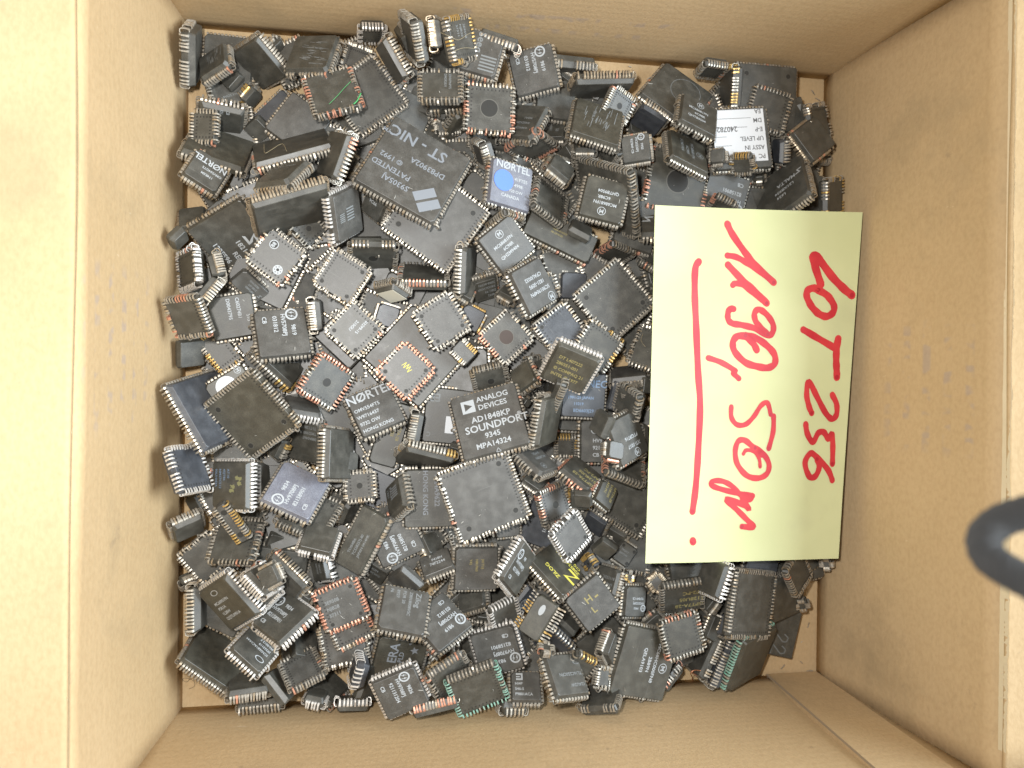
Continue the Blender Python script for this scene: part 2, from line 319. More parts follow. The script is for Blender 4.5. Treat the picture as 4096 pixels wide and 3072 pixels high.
TX = {
 'HV5708': ('white', hv('9819', 'HV5708PJ', '031812')), 'HV9834': ('white', hv('9834', 'HV9708PJ', '82158901')), 'HV9834B': ('white', [('9834', .0, .3, .1), ('HV9708PJ', -.3, .16, .11), ('82158901', -.3, .0, .11)]),
 'HV983': ('white', hv('983', 'HV9708PJ', '8215890')), 'HV9826': ('white', hv('9826', 'HV9708PJ', '921131204')), 'HV9708C': ('white', hv('983', 'HV9708PJ', '82158901')),
 'HV890': ('white', hv('98', 'HV9708PJ', '8215890')), 'HV1901': ('white', hv('983', 'HV9708PJ', '82158901')), 'HV9950': ('white', hv('9950', 'HV20220PJ', '937849 CB', '')),
 'HV921': ('white', [('L', 'bolt', -.05, .3, .1), ('HV9', -.1, .02, .14), ('921', -.1, -.17, .14), ('CB', -.1, -.36, .14)]), 'HV811': ('pale', [('HV20', -.3, .1, .13), ('811132C', -.35, -.1, .13)]),
 'CBS': ('pale', [('L', 'bolt', -.2, .1, .2), ('CB', -.2, -.3, .2)]), 'CB821': ('white', [('CB', -.42, .12, .09), ('821', -.42, 0, .09)]),
 'MC1': ('white', mc('MC68681FN', '6C98R', 'QHTB9504')), 'MC2': ('pale', mc('MC68681FN', '6C98R', 'SC901904')), 'MC9404': ('white', mc('MC68681FN', '6C98R', 'QHZM9404')),
 'MC68HC': ('white', [('L', 'M', .02, .28, .065), ('MC68HC000FN8', -.28, .14, .07), ('2B89N', -.1, .04, .07), ('QELA9103', -.2, -.06, .07)]),
 'SC90': ('white', [('SC901904FN', -.32, .12, .10), ('1821-5095', -.26, -.02, .10), ('CPAU0032', -.26, -.16, .10), ('L', 'M', -.26, .32, .09)]),
 'M3': ('pale', [('L', 'M', .1, .25, .09), ('MC6830N', -.3, .0, .1), ('3H72C', -.2, -.15, .1)]), 'M5': ('white', [('L', 'oval', -.05, .28, .09)] + lines(['MC68901FN', 'PSR1A', '1L28W', 'QQTL0901A'], -.25, .1, .075)),
 'M1018': ('white', [('L', 'M', -.32, .12, .075), ('1018', -.15, .12, .10)]), 'PTG': ('white', [('L', 'M', -.1, .32, .085), ('XT-1017', -.25, .16, .10), ('PTG9716', -.25, .0, .10)]), 'lone': ('white', [('L', 'M', -.36, .3, .07)]),
 'SCN': ('white', lines(['SCN2681AC1A44', '29333119', 'PH-0012 F'], -.32, -.05, .085) + [('L', 'oval', -.22, .15, .12)]),
 'NORTEL1': ('white', [('NØRTEL', -.40, -.22, .22), ('OMV554GT5', -.36, -.02, .09), ('174RSM', -.2, .13, .09)]),
 'NORTELB': ('white', [('NØRTEL', -.36, .33, .19), ('41FTE5', .05, .12, .09), ('4998', .05, .0, .09), ('920 OW', -.05, -.12, .08), ('CANADA', -.2, -.24, .09)]),
 'NORTELH': ('white', [('NØRTEL', -.44, .30, .24)] + lines(['OMV554FT5', 'W9716437', '9732 OW', 'HONG KONG'], -.38, .08, .095, 1.45)),
 'HK': ('washed', [('1524A9622', -.37, .05, .105), ('HONG KONG', -.42, -.12, .105), ('7164', .1, .36, .10)]),
 'NIC': ('washed', [('ST - NIC', -.22, -.28, .17), ('TM', .38, -.24, .06), ('DP83902A', -.30, -.08, .085), ('PATENTED', -.02, .13, .085), ('S9305AJ', -.06, .24, .085), ('© 1992', .12, .02, .08), ('L', 'nat', -.26, .24, .16)]),
 'ANALOG': ('white', [('L', 'tri', -.22, .25, .085), ('ANALOG', -.10, .31, .10), ('DEVICES', -.10, .20, .10), ('AD1848KP', -.22, .05, .11), ('SOUNDPORT', -.33, -.07, .135), ('®', .36, -.01, .07), ('9345', -.10, -.19, .10), ('MPA14324', -.24, -.31, .10), ('L', 'triline', .02, -.41, .03)]),
 'ST1821': ('white', [('L', 'st', .10, .20, .10), ('1821-', .02, .02, .10), ('REV', .14, -.12, .10), ('122FS96', -.10, -.26, .10), ('MALT', .18, -.38, .08)]),
 'MALTA': ('white', [('L', 'st', -.36, -.1, .05), ('L624', -.12, .14, .07), ('L21XB934', -.26, .04, .07), ('MALTA', -.30, -.08, .09)]),
 'S718': ('white', [('S0', -.30, .34, .13), ('3S', -.22, .20, .13), ('718', -.26, .06, .13), ('TA', -.16, -.08, .12)]), 'SEEQ': ('pale', [('L', 'bars', .2, .22, .16), ('Seeq', -.40, -.02, .22)]),
 'COMPAQ': ('gold', lines(['DT L407222', '280351-001', '© COMPAQ 21', 'INTEL © 1977'], -.30, .18, .09, 1.4)), 'ZILOG': ('yellow', [('L', 'Z', -.28, -.10, .13), ('ZiLOG', -.14, .16, .12), ('Z0853606VSC', -.34, -.30, .10), ('C1Q', -.3, -.40, .08)]),
 'ZILOG2': ('pale', [('Zilog', -.36, .22, .14)] + lines(['Z8018008VSC', 'FOR 20', '8927', 'F6'], -.36, .08, .08, 1.5)), 'TOSH': ('pale', lines(['TOSHIBA', 'TC528257J-80', 'JAPAN 0414HK'], -.32, .11, .075)),
 'C602': ('white', [('S93', .0, .3, .10), ('C60274B1', -.36, .14, .10), ('D0043795', -.36, -.04, .10)]), 'n0329': ('white', [('03299-15', -.30, .06, .09), ('210GU', -.18, -.08, .09)]), 'F244': ('pale', [('74F244D', -.2, .05, .085), ('218510T', -.2, -.06, .085), ('883DWD', -.18, -.17, .085), ('L', 'st', -.38, .0, .06)]),
 'F2244': ('white', [('P41BH', -.12, .1, .13), ('74F2244', -.22, -.06, .15), ('L', 'bars', -.38, .0, .02)]), 'HI4P': ('white', [('L', 'H', -.18, .26, .10), ('HI4P', -.32, .06, .11), ('546-5', -.32, -.09, .11), ('F9801ACA', -.32, -.24, .11)]),
 'MAX': ('pale', [('MAXIM', -.40, .2, .15), ('191BCWG', -.38, .0, .13), ('21', -.30, -.18, .12)]), 'ERAX': ('washed', [('ERA', -.05, .12, .22), ('PLD', -.02, -.02, .12), ('L', 'star', .25, -.22, .08), ('®', .35, -.12, .06)]),
 'N4321': ('white', [('432121E', .02, .32, .10), ('50', .02, .19, .11)]), 'DEC93': ('pale', lines(['94972', 'DEC 93', '34UGLWXF', '20R8-8CFN'], -.34, .22, .12)), 'BLUE': ('bluepale', [('L', 'bars', -.25, .22, .14), ('NEC', .05, .22, .2), ('1991-29 JAPAN', -.32, -.05, .08), ('11019', -.2, -.17, .08), ('BD6603J29', -.2, -.3, .09)]),
 'SCVW': ('pale', [('MAX SCVW', -.3, .1, .11)]), 'MACSC': ('pale', lines(['WMVC5VW', '3H0ZA2M', '9S0A1'], -.25, .2, .075, 1.8)), 'scrib': ('pale', [('L', 'smudge', 0, .05, .18), ('L', 'smudge', .1, 0, .2)]), 'smudge': ('pale', [('L', 'smudge', -.05, .0, .22), ('L', 'smudge', .1, .05, .2)]),
 'faint': ('pale', lines(['3E9508', 'NJB28', '37311'], -.3, .15, .1)), 'faint2': ('pale', lines(['ZINVPNP7S', 'DM292531'], -.35, .25, .09)), 'faintg': ('gold', [('H', -.1, .12, .22), ('L ', -.1, -.12, .2), ('-', .1, .1, .3)]), 'n50': ('pale', [('50', -.05, .12, .16), ('2A02', -.2, -.12, .12)]), 'ring': ('pale', [('L', 'ring', .08, .12, .24)]),
 'oval': ('pale', [('L', 'oval', -.2, .2, .09), ('SP4083', .0, .22, .08)]), 'bars': ('pale', [('L', 'bars', 0, .05, .12), ('L', 'bars', 0.02, -.22, .08)]), 'frag': ('white', [('L', 'st', -.3, .1, .12)]), 'TMS': ('gold', lines(['TMS418160DZ', 'PB 58Y0182'], -.22, .06, .055)), '9C66': ('white', [('9C66', -.2, .1, .15)]), 'n80': ('pale', [('-80', -.2, 0, .12)]),
 'INT': ('washed', [('L', 'swirl', .12, -.22, .12), ('©PAL0', .02, .0, .09)]), 'AST': ('pale', lines(['ASTA', '10012', 'T218'], -.25, .15, .16)), 'scry': ('yellow', [('L', 'scribble', -.02, .05, .12)]), 'ERA': ('pale', [('ERA', .2, -.28, .18), ('C', .3, .3, .1)]), 'goldl': ('gold', lines(['GPT7A-28', '5128U05', 'AF2-PC'], -.32, .16, .10)), 'goldv': ('gold', lines(['J01TUJ', 'N8U960', 'Y42'], -.2, .12, .07, 1.7)),
 'tiny': ('pale', lines(['TMS417', '50073W'], -.3, .12, .12)), 'STAIN': ('bluepale', lines(['AT10', '45JT86', 'NM27C512', '93U1043A', 'C16'], -.3, -.02, .075)), 'O88': ('pale', lines(['088A0467', 'TMS29002R', 'TI-T128FML'], -.36, -.1, .085)), 'emb': ('washed', [('L', 'bars', -.1, .1, .14), ('PALM', -.3, -.1, .14), ('1231', -.3, -.25, .12)]), 'faintbl': ('pale', lines(['74F16R', '9214 D'], -.3, .1, .11)),
 'ovalw': ('white', []), 'HV9950b': ('pale', hv('9950', 'HV20220PJ', '081049', '')), 'TL': ('pale', [('TL16C550CFN', -.35, .0, .09), ('12AU2W', -.35, .22, .09), ('L', 'oval', -.3, -.22, .08)]), 'N22': ('chalk', []), 'LABEL': ('dark', []),
}
def add_text(mb, items, S, z, q, mirror, ox=0, oy=0):
    ca, sa = math.cos(q * math.pi / 2), math.sin(q * math.pi / 2)
    def tr(P):
        out = []
        for p in P:
            x, y = p[0] * S, p[1] * S; X = x * ca - y * sa + ox; Y = x * sa + y * ca + oy
            out.append((-X if mirror else X, Y, z))
        return out
    def put(V, F):
        V = tr(V); F = [tuple(reversed(f)) for f in F] if mirror else F; mb.add(V, F)
    for it in items:
        if it[0] == 'L':
            for g in logo(*it[1:]):
                if g[0] == 'txt':
                    V, F, wd = text_mesh(g[1]); put([(v[0] * g[4] + g[2], v[1] * g[4] + g[3]) for v in V], F)
                else: put(*g)
        elif it[0]:
            V, F, wd = text_mesh(it[0]); put([(v[0] * it[3] + it[1], v[1] * it[3] + it[2]) for v in V], F)
# ---------------------------------------------------------------- chips
def body_rings(w, h, t, draft, nose):
    """moulded body: draft sides, parting line at mid height, soft top and bottom edges, one cut corner"""
    rings = []
    for z, ins in ((-t / 2, draft + .00018), (-t / 2 + .00012, draft + .00002), (-.0001, .0), (.0001, .0), (t / 2 - .00014, draft + .00004), (t / 2, draft + .00022)):
        a, b = w / 2 - ins, h / 2 - ins; c = .00045 + ins * .3; n = nose
        rings.append([(a - c, -b, z), (a, -b + c, z), (a, b - c, z), (a - c, b, z), (-a + n, b, z), (-a, b - n, z), (-a, -b + c, z), (-a + c, -b, z)])
    V = [v for r in rings for v in r]; F = [tuple(reversed(range(8)))]
    for i in range(5):
        for j in range(8): k = (j + 1) % 8; F.append((i * 8 + j, i * 8 + k, i * 8 + 8 + k, i * 8 + 8 + j))
    F.append(tuple(range(40, 48)))
    return V, F
def lead(mb, P, side, pos, t, rnd, mi, splay=0, kind='J', lean=0, thin=1.0):
    """P(u, v, z) maps (along side, outward, z) to chip space"""
    if kind == 'J':
        pr = [(-.0002, .0003, 1.5), (.00050, .00028, 1.5), (.00085, -.0001, 1.5), (.00092, -.0007, 1.1), (.0009, -t * .46, 1), (.00060, -t * .5 - .00045, 1), (-.0002, -t * .5 - .00058, 1), (-.0011, -t * .5 - .00030, .95)]
    else:
        pr = [(-.0002, .0002, 1.4), (.0006, .0002, 1.4), (.0011, -.0003, 1.1), (.0014, -.0012, 1), (.0022, -.0016, 1), (.0030, -.0016, 1)]
    hw = .00026 * thin; th = .00011; cs, sn = math.cos(splay), math.sin(splay)
    V = []; n = len(pr)
    for i, (o, z, wf) in enumerate(pr):
        a = pr[max(i - 1, 0)]; b = pr[min(i + 1, n - 1)]; d = math.hypot(b[0] - a[0], b[1] - a[1]) or 1; nx, nz = -(b[1] - a[1]) / d * th, (b[0] - a[0]) / d * th
        for s1, s2 in ((-1, -1), (1, -1), (1, 1), (-1, 1)):
            oo, zz = o + nx * s2, z + nz * s2
            f = min(1, i / 2.5); c_, s_ = 1 + (cs - 1) * f, sn * f
            oo, zz = oo * c_ - zz * s_, oo * s_ + zz * c_
            V.append(P(pos + hw * wf * s1 + lean * i * .0001, oo, zz))
    F = []
    for i in range(n - 1):
        for j in range(4): k = (j + 1) % 4; F.append((i * 4 + j, i * 4 + k, i * 4 + 4 + k, i * 4 + 4 + j))
    F += [(3, 2, 1, 0), (n * 4 - 4, n * 4 - 3, n * 4 - 2, n * 4 - 1)]
    mb.add(V, F, mi)
def runs(n, p, rnd):
    out = []; cur = rnd.random() < p
    while len(out) < n:
        k = rnd.randint(1, 4); out += [cur] * k; cur = rnd.random() < p
    return out[:n]
def chip_meshes(kind, w, h, t, nA, nD, op, rnd):
    if kind == 'B': bw, bh = w - .0010, h - .0010
    elif kind == 'T': bw, bh = w + .0005, h + .0005
    else: bw, bh = w - .0004, h - .0004
    draft = .0009 if 'wb' in op else .00045
    if kind == 'S' and t < .0042: t = .0042
    draft = min(draft, bw * .06); nose = min(.0011, bw * .12) if 'nol' not in op else .0004
    V, F = body_rings(bw, bh, t, draft, nose); body = mesh('body', V, F)
    rows = []
    if 'nol' in op: return body, rows, bw, bh, t
    base = 3 if 'brz' in op else 4 if 'wht' in op else 0
    red = [rnd.random() < .8 for _ in range(4)] if 'red' in op else None
    kd = 'G' if 'out' in op else 'J'
    for side in range(4):
        n = nA if side in (0, 2) else nD; ln = bw if side in (0, 2) else bh
        if n == 0: continue
        if kind == 'S' and side == 0: n = nA
        pitch = min(.00127, (ln - .0016) / max(n, 1)) if n > 6 else (ln - .002) / max(n, 1); mb = MB()
        if n > 6: n = max(n, int((ln - .0020) / .00127)); pitch = (ln - .0022) / max(n - 1, 1) if n > 1 else 0
        if side == 0: P = lambda u, v, z: (u, -bh / 2 - v, z)
        elif side == 2: P = lambda u, v, z: (-u, bh / 2 + v, z)
        elif side == 1: P = lambda u, v, z: (bw / 2 + v, u, z)
        else: P = lambda u, v, z: (-bw / 2 - v, -u, z)
        pc = .30 if ('cop' in op) else .32 if 'or' in op else .72 if 'red' in op else .42 if 'gold' in op else .0
        ci = 2 if 'gold' in op else 1
        if 'red' in op and not red[side]: pc = .1
        if 'or' in op and side in (0,) and rnd.random() < .5: pc = .05
        cr = runs(n, pc, rnd) if pc else [rnd.random() < .012 for _ in range(n)]; messy = rnd.random() < .25; g0 = rnd.randint(2, max(3, n - 5)) if 'gap' in op else -9; gl = rnd.randint(2, 4)
        drift = 0
        for i in range(n):
            if g0 <= i < g0 + gl or rnd.random() < .012: continue
            pos = -(n - 1) * pitch / 2 + i * pitch
            drift = drift * .7 + rnd.gauss(0, .05 if messy else .02); sp = drift + rnd.gauss(0, .03)
            if rnd.random() < (.10 if messy else .02): sp += rnd.uniform(.2, .9)
            mi = ci if cr[i] else base
            if base == 0 and mi == 0 and rnd.random() < .16: mi = 3
            if 'teal' in op and side in (1, 2, 3) and rnd.random() < .8: mi = 5
            lead(mb, P, side, pos + rnd.gauss(0, .00004), t, rnd, mi, sp, kd, rnd.gauss(0, .5 if messy else .2), .95 + rnd.random() * .25)
        if mb.V: rows.append(mesh('lead_row', mb.V, mb.F, mb.M))
    return body, rows, bw, bh, t
GROUP = 'loose microchips in the cardboard box'
def build_chip(row, idx):
    kind, ctr, q, dims, nA, nD, tq, ops, label = row
    rnd = random.Random(idx * 13 + 5); op = {}
    for a in ops.split(','):
        if a: b = a.split('='); op[b[0]] = b[1] if len(b) > 1 else 1
    w, h, t = [v / 1000 for v in dims]
    root = bpy.data.objects.new('microchip', None); COL.objects.link(root); root.empty_display_size = .005
    root.location = [v / 1000 for v in ctr]; root.rotation_mode = 'QUATERNION'; root.rotation_quaternion = Quaternion(q).normalized()
    tag(root, label, 'microchip', GROUP)
    body, rows, bw, bh, t = chip_meshes(kind, w, h, t, nA, nD, op, rnd)
    bm = M['mold']
    for k in ('gr', 'ol', 'bl', 'vi'):
        if k in op: bm = M['mold_' + k]
    link('body', body, [bm], root)
    for r_ in rows: link('lead_row', r_, LM, root)
    face = 1 if kind != 'B' else -1; zf = face * (t / 2)
    S = min(bw, bh); mirror = kind == 'B'
    def mark(name, shapes, m, z=.00003):
        mb = MB()
        for V, F in shapes:
            mb.add([(v[0], v[1], zf + face * z) for v in V], [tuple(reversed(f)) for f in F] if face < 0 else F)
        return link(name, mesh(name, mb.V, mb.F), [m], root)
    big = S * .5
    if 'dot' in op:
        r_ = .0011 * (1 if S > .02 else .75); mark('mould_mark', [disc(a * big * .68, b * big * .68, r_) for a, b in ((-1, 1), (1, 1), (1, -1))], M['mark']); mark('mould_glint', [ring(a * big * .68, b * big * .68, r_ * 1.04, r_ * .12, 20) for a, b in ((-1, 1), (1, 1), (1, -1))], INK['rim'], .00005)  # flat dark discs for dimple shade, paler rings as painted edge highlight
    if 'dim2' in op: mark('mould_mark', [disc(a * bw * .3, 0, .0011) for a in (-1, 1)], M['mark'])
    for k, m_, rr in (('dim', 'mark', .11), ('dimb', 'markb', .19), ('dimg', 'markg', .11)):
        if k in op:
            r0 = S * (.19 if (k == 'dim' and ('or' in op)) else rr); mark('mould_mark', [disc(0, 0, r0)], M[m_]); mark('mould_glint', [ring(0, 0, r0 * 1.03, r0 * .09)], INK['rim'], .00005)  # same painted shade and edge highlight for the single large dimple
    if kind == 'B' and rows and min(bw, bh) > .009:
        sl = []
        for sd in range(4):
            if rnd.random() < .45: continue
            n_ = nA if sd in (0, 2) else nD; ln = bw if sd in (0, 2) else bh; d_ = (bh if sd in (0, 2) else bw) / 2 - .0021
            n_ = max(n_, int((ln - .0020) / .00127)) if n_ > 6 else n_
            if n_ < 2: continue
            pt = (ln - .0022) / (n_ - 1)
            for i in range(n_):
                u = -(n_ - 1) * pt / 2 + i * pt; q = [(u - .00022, d_ - .0004), (u + .00022, d_ - .0004), (u + .00022, d_ + .0003), (u - .00022, d_ + .0003)]
                for _ in range(sd): q = [(-y, x) for x, y in q]
                sl.append((q, [(0, 1, 2, 3)]))
        if sl: mark('lead_slots', sl, M['mark'], .00002)
    if 'w88' in op:
        c1, c2 = (-.20 * S, -.20 * S), (.225 * S, .23 * S)
        mark('round_mark', [ring(*c1, .0017, .0003), disc(*c2, .0018)], INK['white']); mark('mould_mark', [disc(*c1, .0014), disc(*c2, .00055)] + [disc(c2[0] + .0012 * math.cos(a * .9), c2[1] + .0012 * math.sin(a * .9), .00022, 8) for a in range(7)], M['mark'], .00006)
        mb = MB(); add_text(mb, [('88', -.075, 0, .13)], S, zf + face * .0001, 3, True, c1[0] , c1[1]); link('printed_marking', mesh('printed_marking', [(v[0] + 2 * c1[0], v[1], v[2]) for v in mb.V], mb.F), [INK['white']], root)
    if 't' in op:
        key = op['t']; ink, items = TX[key]
        if key == 'LABEL': items = []
        if items:
            mb = MB(); SS = S * 1.14 if key not in ('TOSH', 'TMS', 'goldl', 'F244') else max(min(bw, bh) * 1.6, .012)
            add_text(mb, items, SS, zf + face * .00006, tq, mirror)
            link('printed_marking', mesh('printed_marking', mb.V, mb.F), [INK[ink]], root)
    extras(root, op, bw, bh, t, zf, face, tq, S, mark)
    return root
def quad(x0, y0, x1, y1): return [(x0, y0), (x1, y0), (x1, y1), (x0, y1)], [(0, 1, 2, 3)]
def slab(name, root, V2, z0, z1, m):
    n = len(V2); V = [(x, y, z0) for x, y in V2] + [(x, y, z1) for x, y in V2]
    F = [tuple(range(n, 2 * n)), tuple(reversed(range(n)))] + [(i, (i + 1) % n, n + (i + 1) % n, n + i) for i in range(n)]
    return link(name, mesh(name, V, F), [m], root)
def rotq(P, q):
    c, s = round(math.cos(q * math.pi / 2)), round(math.sin(q * math.pi / 2)); return [(x * c - y * s, x * s + y * c) for x, y in P]
def extras(root, op, bw, bh, t, zf, face, tq, S, mark):
    k = op.get('t')
    if k == 'LABEL':
        a, b = bw, bh
        P = rotq([(-.42 * S, -.46 * S), (.48 * S, -.46 * S), (.48 * S, .38 * S), (-.42 * S, .38 * S)], tq)
        lb = slab('paper_label', root, P, zf, zf + .00012, M['label']); mb = MB(); items = []
        for i, s in enumerate(['PC', 'ASSY IN', 'UP LEVEL', 'E-P', 'DM', 'EA']):
            y = .30 - i * .145; items.append((s, -.38, y, .10)); x0 = -.38 + .075 * len(s) + .04
            mb2 = [(x0, y - .045), (.46, y - .045), (.46, y - .038), (x0, y - .038)]
            c, s_ = math.cos(tq * math.pi / 2), math.sin(tq * math.pi / 2)
            mb.add([((x * c - yy * s_) * S, (x * s_ + yy * c) * S, zf + .00016) for x, yy in mb2], [(0, 1, 2, 3)])
        items.append(('240782', .06, -.155, .12))
        add_text(mb, items, S, zf + .00016, tq, False); link('label_print', mesh('label_print', mb.V, mb.F), [INK['dark']], lb)
    if k == 'NORTELB':
        V, F = disc(0, 0, S * .23, 36); c = rotq([(-.20 * S, .04 * S)], tq)[0]
        slab('blue_sticker', root, [(x + c[0], y + c[1]) for x, y in V], zf + .00007, zf + .0002, M['blue'])
    if k == 'lone':
        V, F = disc(-.06 * S, .21 * S, S * .24, 36); slab('round_sticker', root, V, zf, zf + .0001, M['label'])
    if k == 'w88': pass
    if 'lab' in op: slab('cream_label', root, [(-.4 * bw, -.4 * bh), (.4 * bw, -.4 * bh), (.4 * bw, .4 * bh), (-.4 * bw, .4 * bh)], zf, zf + .0001, M['cream'])
    if k == 'ERA':
        P = rotq([(-.42 * S, .0), (.10 * S, .0), (.10 * S, .30 * S), (-.42 * S, .30 * S)], tq); lb = slab('paper_label', root, P, zf, zf + .0001, M['label'])
        mb = MB(); add_text(mb, [('5.3C', -.36, .15, .15)], S, zf + .00014, tq, False); link('label_print', mesh('label_print', mb.V, mb.F), [INK['dark']], lb)
    if k == 'INT': mark('mould_mark', [disc(.25 * S, .0, .0009)], M['markg'])
    if k == 'ovalw': slab('white_mark', root, [(x, y) for x, y in disc(bw * .0, bh * .2, .0011, 20, 2.0)[0]], zf, zf + .00005, INK['white'])
    if k == 'N22':
        mb = MB()
        for ox in (0.02, .26):
            P = [(0, .2), (.06, .3), (.14, .28), (.16, .2), (.08, .1), (0, 0), (.2, -.02)]
            c, s = math.cos(tq * math.pi / 2), math.sin(tq * math.pi / 2)
            for (a, b), (d, e) in zip(P, P[1:]):
                l = math.hypot(d - a, e - b); nx, ny = -(e - b) / l * .012, (d - a) / l * .012
                mb.add([((x * c - y * s) * S, (x * s + y * c) * S, zf + .00005) for x, y in ((a + ox - nx, b - ny), (d + ox - nx, e - ny), (d + ox + nx, e + ny), (a + ox + nx, b + ny))], [(0, 1, 2, 3)])
        link('chalk_writing', mesh('chalk_writing', mb.V, mb.F), [INK['chalk']], root)
    if k == 'STAIN':
        rr = random.Random(3)
        for i in range(5):
            cx, cy = rr.uniform(-.25, .15) * S, rr.uniform(.05, .38) * S; V = []
            for j in range(16): a = j / 16 * 6.283; q = S * rr.uniform(.02, .055); V.append((cx + q * math.cos(a), cy + q * 1.6 * math.sin(a)))
            slab('pale_stain', root, rotq(V, tq), zf, zf + .00002 + i * .000004, M['stain'])
